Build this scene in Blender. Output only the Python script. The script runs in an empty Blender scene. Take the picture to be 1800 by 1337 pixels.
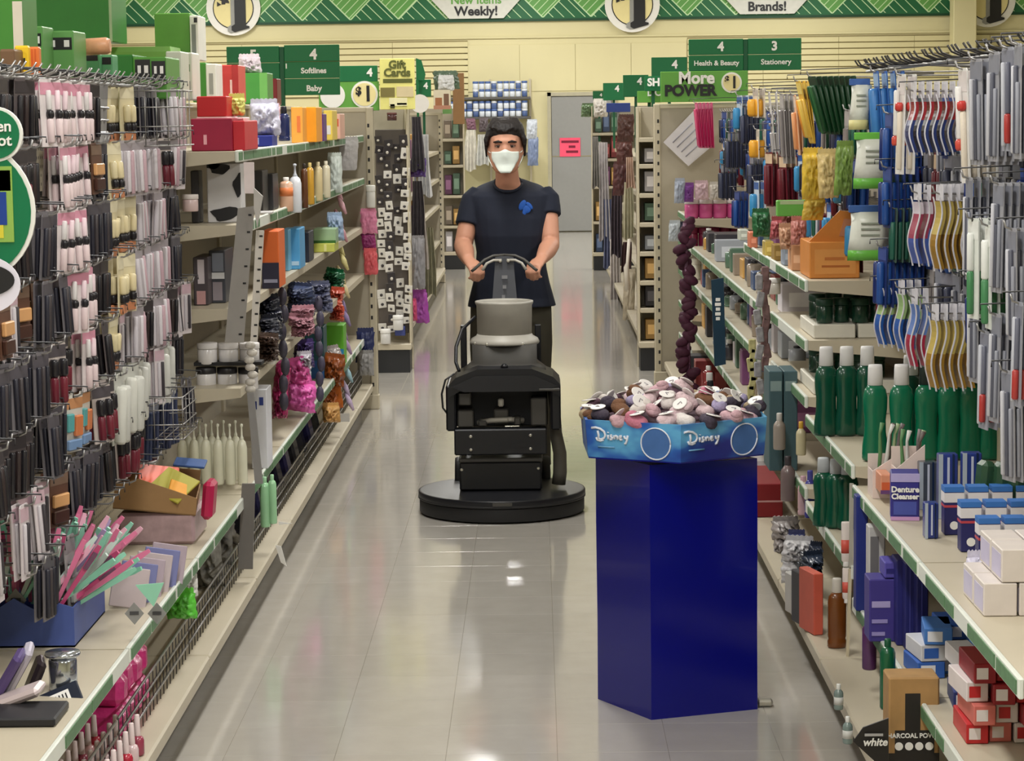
import bpy, math, random
from mathutils import Vector, Matrix, Euler, noise as mnoise
random.seed(7)
scene = bpy.context.scene
COL = scene.collection

# ---------------------------------------------------------------- camera
F_PX, EYE = 4200.0, 1.77
cam_data = bpy.data.cameras.new('camera')
cam_data.sensor_width = 36.0
cam_data.lens = 36.0 * F_PX / 1800.0
cam_data.clip_end = 200
cam = bpy.data.objects.new('camera', cam_data)
COL.objects.link(cam)
CAM_R = (Matrix.Rotation(math.radians(.625), 3, 'Z') @ Matrix.Rotation(math.radians(90 - 6.35), 3, 'X')
         @ Matrix.Rotation(math.radians(-.75), 3, 'Z'))
cam.matrix_world = Matrix.Translation((0, 0, EYE)) @ CAM_R.to_4x4()
scene.camera = cam

# ---------------------------------------------------------------- world, exposure, lights
scene.view_settings.view_transform = 'Standard'
scene.view_settings.look = 'None'
scene.view_settings.gamma = 1.0
scene.view_settings.use_curve_mapping = False
scene.view_settings.exposure = 0.0
scene.cycles.use_denoising = True
scene.cycles.max_bounces = 6
scene.cycles.diffuse_bounces = 3
scene.cycles.glossy_bounces = 3
scene.cycles.transmission_bounces = 4
scene.cycles.sample_clamp_indirect = 4.0
world = bpy.data.worlds.new('store_air')
scene.world = world
world.use_nodes = True
world.node_tree.nodes['Background'].inputs[0].default_value = (1.0, .98, .96, 1)
world.node_tree.nodes['Background'].inputs[1].default_value = .35

CEIL = 4.3
LAMP_W = 112.0
LAMPS = [(x, y) for x in (-4.6, -.45, 3.7) for y in (-1.0, 4.0, 9.5, 15.5, 21.8, 28.0, 33.2)]
for lx, ly in LAMPS:
    ld = bpy.data.lights.new('fluorescent_light', 'AREA')
    ld.shape = 'RECTANGLE'; ld.size = .3; ld.size_y = 2.4
    ld.energy = LAMP_W * (1.1 if ly > 25 else 1.0); ld.color = (1.0, .985, .955)
    lo = bpy.data.objects.new('fluorescent_light', ld)
    lo.location = (lx, ly, CEIL - .14)
    COL.objects.link(lo)

# ---------------------------------------------------------------- helpers
def at(px, py, Y):
    """world point seen at photo pixel (px, py), at depth Y down the aisle"""
    d = CAM_R @ Vector(((px - 900) / F_PX, -(py - 668.5) / F_PX, -1.0))
    return Vector((0, 0, EYE)) + d * (Y / d.y)
def onx(px, py, X):
    d = CAM_R @ Vector(((px - 900) / F_PX, -(py - 668.5) / F_PX, -1.0))
    return Vector((0, 0, EYE)) + d * (X / d.x)
def onz(px, py, Z):
    d = CAM_R @ Vector(((px - 900) / F_PX, -(py - 668.5) / F_PX, -1.0))
    return Vector((0, 0, EYE)) + d * ((Z - EYE) / d.z)

def lin(c):
    out = []
    for v in c:
        v = v / 255.0
        out.append(v / 12.92 if v <= .04045 else ((v + .055) / 1.055) ** 2.4)
    return (*out, 1.0)

MATS = {}
def mat(key, rgb=None, rough=.5, metal=0.0, noise=.10, nscale=18.0, bump=0.0, coat=0.0, spec=.5, trans=0.0, emit=0.0, ior=1.45):
    """procedural material: base colour broken up by a noise field"""
    if key in MATS: return MATS[key]
    m = bpy.data.materials.new(key); m.use_nodes = True
    nt = m.node_tree; b = nt.nodes['Principled BSDF']
    c = lin(rgb)
    b.inputs['Roughness'].default_value = rough
    b.inputs['Metallic'].default_value = metal
    b.inputs['IOR'].default_value = ior
    b.inputs['Specular IOR Level'].default_value = spec
    b.inputs['Coat Weight'].default_value = coat
    b.inputs['Transmission Weight'].default_value = trans
    b.inputs['Base Color'].default_value = c
    if emit:
        b.inputs['Emission Color'].default_value = c
        b.inputs['Emission Strength'].default_value = emit
    if noise or bump:
        tc = nt.nodes.new('ShaderNodeTexCoord')
        n = nt.nodes.new('ShaderNodeTexNoise'); n.inputs['Scale'].default_value = nscale; n.inputs['Detail'].default_value = 3
        nt.links.new(tc.outputs['Object'], n.inputs['Vector'])
        if noise:
            r = nt.nodes.new('ShaderNodeMix'); r.data_type = 'RGBA'
            r.inputs[6].default_value = tuple(v * (1 - noise) for v in c[:3]) + (1,)
            r.inputs[7].default_value = tuple(min(1, v * (1 + noise)) for v in c[:3]) + (1,)
            nt.links.new(n.outputs['Fac'], r.inputs[0]); nt.links.new(r.outputs[2], b.inputs['Base Color'])
        if bump:
            bp = nt.nodes.new('ShaderNodeBump'); bp.inputs['Strength'].default_value = bump; bp.inputs['Distance'].default_value = .01
            nt.links.new(n.outputs['Fac'], bp.inputs['Height']); nt.links.new(bp.outputs['Normal'], b.inputs['Normal'])
    MATS[key] = m
    return m
def cm(r, g, b, rough=.45, **k):
    """material from a plain colour"""
    return mat('c_%d_%d_%d_%d' % (r, g, b, int(rough * 100)) + ''.join('%s%s' % kv for kv in k.items()), (r, g, b), rough, **k)

class MB:
    """collects shapes into one mesh"""
    def __init__(s): s.v = []; s.f = []; s.mi = []; s.sm = []
    def add(s, vs, fs, mi=0, smooth=False):
        o = len(s.v); s.v += [tuple(p) for p in vs]
        for f in fs: s.f.append(tuple(i + o for i in f)); s.mi.append(mi); s.sm.append(smooth)
        return s
    def box(s, x0, y0, z0, x1, y1, z1, mi=0):
        return s.add([(x0,y0,z0),(x1,y0,z0),(x1,y1,z0),(x0,y1,z0),(x0,y0,z1),(x1,y0,z1),(x1,y1,z1),(x0,y1,z1)],
                     [(0,3,2,1),(4,5,6,7),(0,1,5,4),(1,2,6,5),(2,3,7,6),(3,0,4,7)], mi)
    def bbox(s, x0, y0, z0, x1, y1, z1, b=.004, mi=0):
        """box with chamfered edges"""
        cx, cy, cz = (x0+x1)/2, (y0+y1)/2, (z0+z1)/2; hx, hy, hz = abs(x1-x0)/2, abs(y1-y0)/2, abs(z1-z0)/2
        b = min(b, hx*.9, hy*.9, hz*.9); vs = []
        for sx in (-1,1):
            for sy in (-1,1):
                for sz in (-1,1):
                    vs += [(cx+sx*(hx-b),cy+sy*(hy-b),cz+sz*hz),(cx+sx*(hx-b),cy+sy*hy,cz+sz*(hz-b)),(cx+sx*hx,cy+sy*(hy-b),cz+sz*(hz-b))]
        I = lambda a, c, d, k: ((a > 0)*4 + (c > 0)*2 + (d > 0))*3 + k
        fs = []
        for sz in (-1,1):
            q = [I(-1,-1,sz,0),I(1,-1,sz,0),I(1,1,sz,0),I(-1,1,sz,0)]; fs.append(q if sz > 0 else q[::-1])
        for sy in (-1,1):
            q = [I(-1,sy,-1,1),I(1,sy,-1,1),I(1,sy,1,1),I(-1,sy,1,1)]; fs.append(q if sy < 0 else q[::-1])
        for sx in (-1,1):
            q = [I(sx,-1,-1,2),I(sx,1,-1,2),I(sx,1,1,2),I(sx,-1,1,2)]; fs.append(q if sx > 0 else q[::-1])
        for sx in (-1,1):
            for sy in (-1,1):
                fs.append([I(sx,sy,-1,1),I(sx,sy,1,1),I(sx,sy,1,2),I(sx,sy,-1,2)])
                fs.append([I(sx,-1,sy,0),I(sx,1,sy,0),I(sx,1,sy,2),I(sx,-1,sy,2)])
                fs.append([I(-1,sx,sy,0),I(1,sx,sy,0),I(1,sx,sy,1),I(-1,sx,sy,1)])
                for sz in (-1,1): fs.append([I(sx,sy,sz,0),I(sx,sy,sz,1),I(sx,sy,sz,2)])
        return s.add(vs, fs, mi)
    def prism(s, poly, d0, d1, axis='y', mi=0, smooth=False):
        """poly of 2D points swept along an axis; the 2D plane is xz for y, xy for z, yz for x"""
        n = len(poly)
        m = {'y': lambda a, b, d: (a, d, b), 'z': lambda a, b, d: (a, b, d), 'x': lambda a, b, d: (d, a, b)}[axis]
        vs = [m(a, b, d0) for a, b in poly] + [m(a, b, d1) for a, b in poly]
        s.add(vs, [tuple(range(n)), tuple(range(2*n-1, n-1, -1))], mi)
        o = len(s.v) - 2*n
        for i in range(n):
            j = (i+1) % n; s.f.append((o+i, o+n+i, o+n+j, o+j)); s.mi.append(mi); s.sm.append(smooth)
        return s
    def lathe(s, prof, n=16, mi=0, c=(0,0,0), sx=1.0, sy=1.0, smooth=True):
        vs = []; fs = []
        for r, z in prof:
            for k in range(n):
                a = 2*math.pi*k/n; vs.append((c[0]+r*sx*math.cos(a), c[1]+r*sy*math.sin(a), c[2]+z))
        for i in range(len(prof)-1):
            for k in range(n):
                j = (k+1) % n; fs.append((i*n+k, i*n+j, (i+1)*n+j, (i+1)*n+k))
        s.add(vs, fs, mi, smooth)
        o = len(s.v) - len(vs)
        for i, rev in ((0, True), (len(prof)-1, False)):
            q = [o+i*n+k for k in range(n)]; s.f.append(tuple(q[::-1] if rev else q)); s.mi.append(mi); s.sm.append(False)
        return s
    def tube(s, path, r, n=8, mi=0, sx=1.0, smooth=True, up=None):
        path = [Vector(p) for p in path]; m = len(path)
        rr = r if isinstance(r, (list, tuple)) else [r]*m
        vs = []; ref = Vector(up) if up else None
        for i, p in enumerate(path):
            t = (path[min(i+1, m-1)] - path[max(i-1, 0)]).normalized()
            if ref is None: ref = Vector((0,0,1)) if abs(t.z) < .9 else Vector((1,0,0))
            u = (ref - t*ref.dot(t)).normalized(); w = t.cross(u)
            if up is None: ref = u
            for k in range(n):
                a = 2*math.pi*k/n; vs.append(p + u*(rr[i]*math.cos(a)) + w*(rr[i]*sx*math.sin(a)))
        fs = [(i*n+k, i*n+(k+1)%n, (i+1)*n+(k+1)%n, (i+1)*n+k) for i in range(m-1) for k in range(n)]
        s.add(vs, fs, mi, smooth); o = len(s.v)-len(vs)
        s.f += [tuple(o+k for k in range(n))[::-1], tuple(o+(m-1)*n+k for k in range(n))]; s.mi += [mi, mi]; s.sm += [False, False]
        return s
    def loft(s, rings, mi=0, smooth=True):
        n = len(rings[0]); vs = [p for r in rings for p in r]
        fs = [(i*n+k, i*n+(k+1)%n, (i+1)*n+(k+1)%n, (i+1)*n+k) for i in range(len(rings)-1) for k in range(n)]
        s.add(vs, fs, mi, smooth); o = len(s.v)-len(vs); m = len(rings)
        s.f += [tuple(o+k for k in range(n))[::-1], tuple(o+(m-1)*n+k for k in range(n))]; s.mi += [mi, mi]; s.sm += [smooth, smooth]
        return s
    def ball(s, c, rx, ry, rz, n=14, m=9, mi=0, rot=None):
        vs = []; fs = []
        for i in range(m+1):
            t = math.pi*i/m
            for k in range(n):
                a = 2*math.pi*k/n; p = Vector((rx*math.sin(t)*math.cos(a), ry*math.sin(t)*math.sin(a), rz*math.cos(t)))
                if rot: p = rot @ p
                vs.append(p + Vector(c))
        for i in range(m):
            for k in range(n):
                fs.append((i*n+k, (i+1)*n+k, (i+1)*n+(k+1)%n, i*n+(k+1)%n))
        return s.add(vs, fs, mi, True)
    def xf(s, M):
        s.v = [tuple(M @ Vector(p)) for p in s.v]; return s
    def mesh(s, name, mats):
        me = bpy.data.meshes.new(name); me.from_pydata(s.v, [], s.f)
        for m in (mats if isinstance(mats, (list, tuple)) else [mats]): me.materials.append(m)
        me.polygons.foreach_set('material_index', s.mi); me.polygons.foreach_set('use_smooth', s.sm)
        me.update(); return me

def put(name, me, parent=None, loc=(0,0,0), rot=None, scale=None):
    o = bpy.data.objects.new(name, me); COL.objects.link(o)
    if parent is not None: o.parent = parent
    o.location = loc
    if rot is not None: o.rotation_euler = rot
    if scale is not None: o.scale = scale
    return o
def tag(o, label=None, cat=None, group=None, kind=None):
    if label: o['label'] = label
    if cat: o['category'] = cat
    if group: o['group'] = group
    if kind: o['kind'] = kind
    return o
def empty(name, loc=(0,0,0), rot=None):
    o = put(name, None, None, loc, rot); o.empty_display_size = .05; return o
def thing(name, me, loc, label, cat, group=None, rot=None, scale=None):
    return tag(put(name, me, None, loc, rot, scale), label, cat, group)
TEXTS = {}
def text(name, s, size, m, parent, loc, rot=(math.pi/2, 0, 0), align='CENTER', ext=.001, bold=0.0, shear=0.0, space=1.0):
    """lettering, turned into a mesh"""
    key = (s, size, m.name, align, ext, bold, shear, space)
    if key not in TEXTS:
        c = bpy.data.curves.new(name, 'FONT'); c.body = s; c.size = size; c.extrude = ext; c.align_x = align; c.align_y = 'CENTER'
        c.offset = bold; c.shear = shear; c.space_character = space; c.materials.append(m); c.resolution_u = 3
        o = put('lettering', c); dg = bpy.context.evaluated_depsgraph_get()
        TEXTS[key] = bpy.data.meshes.new_from_object(o.evaluated_get(dg)); TEXTS[key].name = name
        bpy.data.objects.remove(o); bpy.data.curves.remove(c)
    return put(name, TEXTS[key], parent, loc, rot)
def circle(r, n=28, cx=0, cy=0, a0=0, a1=2*math.pi, sx=1, sy=1):
    return [(cx + r*sx*math.cos(a0+(a1-a0)*k/n), cy + r*sy*math.sin(a0+(a1-a0)*k/n)) for k in range(n)]
def remesh(b, name, m, voxel=.006, smooth=6, fac=.5):
    """fuses overlapping volumes into one continuous skin"""
    o = put('fuse', b.mesh('fuse', m)); md = o.modifiers.new('r', 'REMESH'); md.mode = 'VOXEL'; md.voxel_size = voxel; md.use_smooth_shade = True
    sm = o.modifiers.new('s', 'SMOOTH'); sm.factor = fac; sm.iterations = smooth
    dg = bpy.context.evaluated_depsgraph_get(); dg.update()
    me = bpy.data.meshes.new_from_object(o.evaluated_get(dg)); me.name = name
    old = o.data; bpy.data.objects.remove(o); bpy.data.meshes.remove(old)
    me.materials.clear(); me.materials.append(m)
    me.polygons.foreach_set('use_smooth', [True]*len(me.polygons))
    return me
ORD = ['first','second','third','fourth','fifth','sixth','seventh','eighth','ninth','tenth','eleventh','twelfth','thirteenth','fourteenth',
       'fifteenth','sixteenth','seventeenth','eighteenth','nineteenth','twentieth']
ORD += ['twenty-' + w for w in ORD[:9]] + ['thirtieth'] + ['thirty-' + w for w in ORD[:9]] + ['fortieth']

# common materials
BEIGE = mat('beige_steel', (196, 186, 162), .45, noise=.04)
BEIGE_D = mat('beige_back_panel', (170, 161, 142), .55, noise=.05)
SHELF = mat('shelf_enamel', (192, 182, 160), .4, noise=.06, nscale=6)
KICK = mat('black_kick_plate', (32, 33, 36), .5)
KICKG = mat('scuffed_grey_kick_plate', (104, 98, 88), .5, noise=.25)
WIRE = mat('zinc_wire', (150, 148, 146), .35, metal=.7)
DWIRE = mat('dark_wire', (70, 70, 72), .4, metal=.6)
GREEN = mat('sign_dark_green', (12, 104, 58), .45, noise=.04)
LGREEN = mat('sign_light_green', (98, 160, 66), .45, noise=.05)
WHITE = mat('white_print', (236, 234, 228), .5, noise=.03)
BLACK = mat('black_print', (28, 28, 30), .5, noise=.03)
CREAM = mat('cream_print', (233, 219, 158), .5, noise=.03)
KRAFT = mat('brown_kraft_board', (150, 116, 76), .75, noise=.10, nscale=40)
# ================================================================ the building
def nodemath(nt):
    def f(op, a, b=None, c=None):
        n = nt.nodes.new('ShaderNodeMath'); n.operation = op
        for i, v in enumerate((a, b, c)):
            if v is None: continue
            if isinstance(v, (int, float)): n.inputs[i].default_value = v
            else: nt.links.new(v, n.inputs[i])
        return n.outputs[0]
    return f
def mixcol(nt, fac, a, b):
    r = nt.nodes.new('ShaderNodeMix'); r.data_type = 'RGBA'
    nt.links.new(fac, r.inputs[0])
    for i, v in ((6, a), (7, b)):
        if isinstance(v, tuple): r.inputs[i].default_value = v
        else: nt.links.new(v, r.inputs[i])
    return r.outputs[2]

# ---- floor: waxed vinyl tiles
TS, TX0 = .310, .042            # tile size, position of one joint
def tile_material(name, joints):
    m = bpy.data.materials.new(name); m.use_nodes = True; nt = m.node_tree; b = nt.nodes['Principled BSDF']; f = nodemath(nt)
    tc = nt.nodes.new('ShaderNodeTexCoord'); geo = nt.nodes.new('ShaderNodeNewGeometry'); oi = nt.nodes.new('ShaderNodeObjectInfo')
    n1 = nt.nodes.new('ShaderNodeTexNoise'); n1.inputs['Scale'].default_value = 9; n1.inputs['Detail'].default_value = 5
    nt.links.new(geo.outputs['Position'], n1.inputs['Vector'])
    n2 = nt.nodes.new('ShaderNodeTexNoise'); n2.inputs['Scale'].default_value = 1.3; n2.inputs['Detail'].default_value = 4
    nt.links.new(geo.outputs['Position'], n2.inputs['Vector'])
    base = mixcol(nt, n1.outputs['Fac'], lin((186, 181, 172)), lin((208, 203, 194)))
    base = mixcol(nt, f('MULTIPLY', n2.outputs['Fac'], .35), base, lin((164, 158, 148)))
    base = mixcol(nt, f('MULTIPLY', oi.outputs['Random'], .22), base, lin((172, 166, 154)))
    if joints:
        sp = nt.nodes.new('ShaderNodeSeparateXYZ'); nt.links.new(geo.outputs['Position'], sp.inputs[0])
        ax = f('ABSOLUTE', f('SUBTRACT', f('FRACT', f('DIVIDE', f('SUBTRACT', sp.outputs[0], TX0 - 31), TS)), .5))
        ay = f('ABSOLUTE', f('SUBTRACT', f('FRACT', f('DIVIDE', sp.outputs[1], TS)), .5))
        base = mixcol(nt, f('GREATER_THAN', f('MAXIMUM', ax, ay), .492), base, lin((158, 150, 138)))
    nt.links.new(base, b.inputs['Base Color'])
    b.inputs['Specular IOR Level'].default_value = .5
    rr = f('ADD', .07, f('MULTIPLY', n2.outputs['Fac'], .12)); nt.links.new(rr, b.inputs['Roughness'])
    b.inputs['Coat Weight'].default_value = .5; b.inputs['Coat Roughness'].default_value = .09
    bp = nt.nodes.new('ShaderNodeBump'); bp.inputs['Strength'].default_value = .05; bp.inputs['Distance'].default_value = .004
    nt.links.new(n2.outputs['Fac'], bp.inputs['Height']); nt.links.new(bp.outputs['Normal'], b.inputs['Normal'])
    return m
FLOORM = tile_material('waxed_vinyl_floor', True); TILEM = tile_material('waxed_vinyl_tile', False)
JOINT = mat('tile_joint', (122, 112, 96), .6)
floor = tag(put('floor', MB().box(-9, -6, -.1, 9, 36.3, -.0012).mesh('floor', FLOORM)), 'glossy beige vinyl tile floor of the store aisle', kind='structure')
tile_me = MB().bbox(.0006, .0006, -.01, TS - .0006, TS - .0006, 0, .0004).mesh('floor_tile', TILEM)
c0 = math.floor((-1.1 - TX0) / TS)
ntile = 0
for j in range(17, 60):
    for i in range(c0, c0 + 7):
        if ntile >= 298: break
        put('floor_tile', tile_me, floor, (TX0 + i*TS, j*TS, 0)); ntile += 1

# ---- shell
WALLM = mat('pale_yellow_wall_paint', (218, 209, 164), .6, noise=.03, nscale=2)
CEILM = mat('ceiling_board', (225, 222, 210), .8, noise=.04)
tag(put('ceiling', MB().box(-9, -6, CEIL, 9, 36.3, CEIL + .1).mesh('ceiling', CEILM)), 'off-white suspended store ceiling', kind='structure')
tag(put('wall_left', MB().box(-9.1, -6, 0, -9, 36.3, CEIL).mesh('wall', WALLM)), 'pale yellow painted side wall', kind='structure')
tag(put('wall_right', MB().box(9, -6, 0, 9.1, 36.3, CEIL).mesh('wall', WALLM)), 'pale yellow painted side wall', kind='structure')
tag(put('wall_front', MB().box(-9, -6.1, 0, 9, -6, CEIL).mesh('wall', WALLM)), 'pale yellow painted shop-front wall', kind='structure')
BW = 36.15
wall_back = tag(put('wall_back', MB().box(-9, BW, 0, 9, BW + .15, CEIL).mesh('wall', WALLM)), 'pale yellow rear wall with slatted boards under the green banner', kind='structure')
SLAT = mat('yellow_slat_board', (217, 207, 160), .55, noise=.04, nscale=3)
GROOVE = mat('slat_groove_channel', (150, 138, 98), .7)
# slat boards: nine rows, in panels about 1.13 m wide, on either side of the plain middle wall
for x0, n in ((-8.9, 7), (2.3, 5)):
    put('groove_backing', MB().box(x0, BW - .012, 2.05, x0 + n*1.13 - .004, BW, 2.88).mesh('groove_backing', GROOVE), wall_back)
    slat_me = MB().bbox(0, -.03, 0, 1.126, 0, .074, .003).mesh('slat', SLAT)
    for p in range(n):
        for r in range(9): put('slat', slat_me, wall_back, (x0 + p*1.13, BW - .004, 2.065 + r*.09))
panel_me = MB().bbox(0, -.012, 0, 1.13, 0, .70, .004).mesh('wall_panel', WALLM)
for p in range(4): put('wall_panel', panel_me, wall_back, (-1.05 + p*.835, BW, 2.11), scale=(.735, 1, 1))
put('ledge', MB().bbox(-8.9, BW - .03, 2.9, 8.9, BW, 2.93, .005).mesh('ledge', WALLM), wall_back)
# column standing in front of the rear wall
tag(put('pillar', MB().bbox(6.19, BW - .5, 0, 6.53, BW - .16, CEIL, .01).mesh('pillar', WALLM)), 'square pale yellow column before the rear wall', kind='structure')

# ---- patterned banner along the top of the rear wall
def banner_material():
    m = bpy.data.materials.new('banner_print'); m.use_nodes = True; nt = m.node_tree; b = nt.nodes['Principled BSDF']; f = nodemath(nt)
    geo = nt.nodes.new('ShaderNodeNewGeometry'); sp = nt.nodes.new('ShaderNodeSeparateXYZ'); nt.links.new(geo.outputs['Position'], sp.inputs[0])
    x, z = sp.outputs[0], sp.outputs[2]
    v = f('SUBTRACT', z, 3.205)
    d = f('MULTIPLY', f('ABSOLUTE', f('SUBTRACT', f('FRACT', f('DIVIDE', f('ADD', x, 3.46 + 7.2 + .36), .72)), .5)), .72)
    light = f('GREATER_THAN', v, d)
    edge = f('LESS_THAN', f('ABSOLUTE', f('SUBTRACT', d, v)), .012)
    h1 = f('LESS_THAN', f('FRACT', f('DIVIDE', f('ADD', f('SUBTRACT', x, z), 40), .125)), .13)
    h2 = f('LESS_THAN', f('FRACT', f('DIVIDE', f('ADD', f('ADD', x, z), 40.03), .16)), .10)
    low = f('GREATER_THAN', v, 0.0)
    hatch = f('ADD', f('MULTIPLY', light, h1), f('MULTIPLY', f('SUBTRACT', 1.0, light), f('MULTIPLY', h2, low)))
    line = f('MINIMUM', 1.0, f('ADD', hatch, f('MULTIPLY', edge, low)))
    base = mixcol(nt, light, lin((18, 98, 56)), lin((96, 158, 78)))
    base = mixcol(nt, line, base, lin((196, 224, 176)))
    nt.links.new(base, b.inputs['Base Color']); b.inputs['Roughness'].default_value = .5
    return m
banner = thing('wall_banner', MB().bbox(-8.9, -.04, 3.16, 8.9, 0, 3.78, .004).mesh('wall_banner', banner_material()), (0, BW, 0),
      'long green banner of hatched triangles along the rear wall', 'banner')
put('lower_edge', MB().box(-8.9, -.05, 3.15, 8.9, -.04, 3.185).mesh('lower_edge', mat('edge_green', (16, 66, 40), .5)), banner)

def price_disc(name, c, R, label, tilt=0.0, parts=True, group='round one dollar discs on the rear wall'):
    """round white disc with a cream centre, black ring and a big $1"""
    t = tag(empty(name, c), label, 'sign', group)
    k = R / .41
    put('disc', MB().prism(circle(R, 40), -.02, .02).mesh('disc', WHITE), t)
    put('ring', MB().prism(circle(.31*k, 36, .0), -.028, -.02).mesh('ring', BLACK), t)
    put('centre', MB().prism(circle(.295*k, 36), -.034, -.02).mesh('centre', CREAM), t)
    one = [(.02,-.36),(.24,-.30),(.24,-.27),(.19,-.26),(.19,.34),(.10,.34),(-.05,.26),(-.05,.2),(.02,.2),(.02,-.24),(-.03,-.27),(-.03,-.33)]
    put('numeral_shadow', MB().prism([((x-.06)*k, (z-.01)*k) for x, z in one], -.042, -.034).mesh('numeral_shadow', mat('grey_print', (150,150,146), .5)), t)
    put('numeral', MB().prism([(x*k, z*k) for x, z in one], -.05, -.042).mesh('numeral', BLACK), t)
    text('dollar_mark', '$', .36*k, BLACK, t, (-.15*k, -.044, .12*k), bold=.012*k)
    return t
price_disc('price_disc', (-4.485, BW - .075, 3.40), .405, 'round one dollar disc behind the green aisle five sign')
price_disc('price_disc', (1.475, BW - .075, 3.375), .41, 'round one dollar disc above the grey rear door')
price_disc('price_disc', (6.775, BW - .075, 3.375), .405, 'round one dollar disc beside the yellow column')
def hex_sign(x0, x1, zb, l1, l2, c1, label):
    t = tag(empty('banner_plaque', ((x0+x1)/2, BW - .08, 0)), label, 'sign', 'white slogan plaques on the banner')
    w = (x1-x0)/2; zt = zb + .42
    put('plaque', MB().prism([(-w, zb), (w, zb), (w+.26, zb+.28), (w, zt+.14), (-w, zt+.14), (-w-.26, zb+.28)], -.015, .02).mesh('plaque', mat('plaque_white', (216, 216, 208), .5)), t)
    text('slogan', l1, .17, c1, t, (0, -.02, zb + .27), bold=.004)
    text('slogan', l2, .19, BLACK, t, (0, -.02, zb + .105), bold=.006)
hex_sign(-1.26, -.45, 3.20, 'New Items', 'Weekly!', LGREEN, 'white banner plaque reading New Items Weekly')
hex_sign(3.08, 3.89, 3.21, 'Million Dollar', 'Brands!', LGREEN, 'white banner plaque reading Brands')

# ---- grey rear door with a pink notice
dz = tag(empty('door_1', (0, BW, 0)), 'grey steel rear door with a pink notice', kind='structure')
DOORM = mat('grey_door_paint', (144, 144, 142), .5, noise=.05)
put('door_leaf', MB().bbox(.25, -.05, .01, 1.16, 0, 2.03, .006).mesh('door_leaf', DOORM), dz)
put('door_frame', MB().box(.19,-.07,0,.245,0,2.09).box(1.165,-.07,0,1.22,0,2.09).box(.19,-.07,2.035,1.22,0,2.09).mesh('door_frame', mat('door_frame_paint', (176,170,146), .5)), dz)
put('door_panel_seam', MB().box(.25,-.054,1.13,1.16,-.05,1.14).mesh('door_panel_seam', GROOVE), dz)
nt_ = thing('notice', MB().box(.37, BW-.062, 1.13, .68, BW-.056, 1.41).mesh('notice', mat('pink_paper', (244, 84, 116), .6)), (0,0,0), 'bright pink paper notice taped to the grey rear door', 'notice')
for i, wd in enumerate(('EMPLOYEES', 'ONLY', 'PLEASE')[:3]):
    w = (.26, .10, .18)[i]
    put('print_line', MB().box(.525 - w/2 + .03*(i>0), BW-.066, 1.335-i*.075, .525 + w/2 + .03*(i>0), BW-.062, 1.37-i*.075).mesh('print_line', mat('notice_ink', (120, 16, 50), .6)), nt_)
# ================================================================ gondola shelving
BAY = 1.22
STRIP = mat('price_channel_plastic', (218, 222, 212), .35, noise=.05)
TICKET = mat('green_price_ticket', (88, 124, 88), .5, noise=.3, nscale=60)
PEG = None
def peg_material():
    m = bpy.data.materials.new('pegboard'); m.use_nodes = True; nt = m.node_tree; b = nt.nodes['Principled BSDF']; f = nodemath(nt)
    geo = nt.nodes.new('ShaderNodeNewGeometry'); sp = nt.nodes.new('ShaderNodeSeparateXYZ'); nt.links.new(geo.outputs['Position'], sp.inputs[0])
    a = f('SUBTRACT', f('FRACT', f('DIVIDE', sp.outputs[1], .0254)), .5); c = f('SUBTRACT', f('FRACT', f('DIVIDE', sp.outputs[2], .0254)), .5)
    r = f('ADD', f('MULTIPLY', a, a), f('MULTIPLY', c, c))
    nt.links.new(mixcol(nt, f('LESS_THAN', r, .04), lin((182, 170, 146)), lin((60, 54, 46))), b.inputs['Base Color']); b.inputs['Roughness'].default_value = .6
    return m
PEG = peg_material()
rs = random.Random(3)
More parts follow.
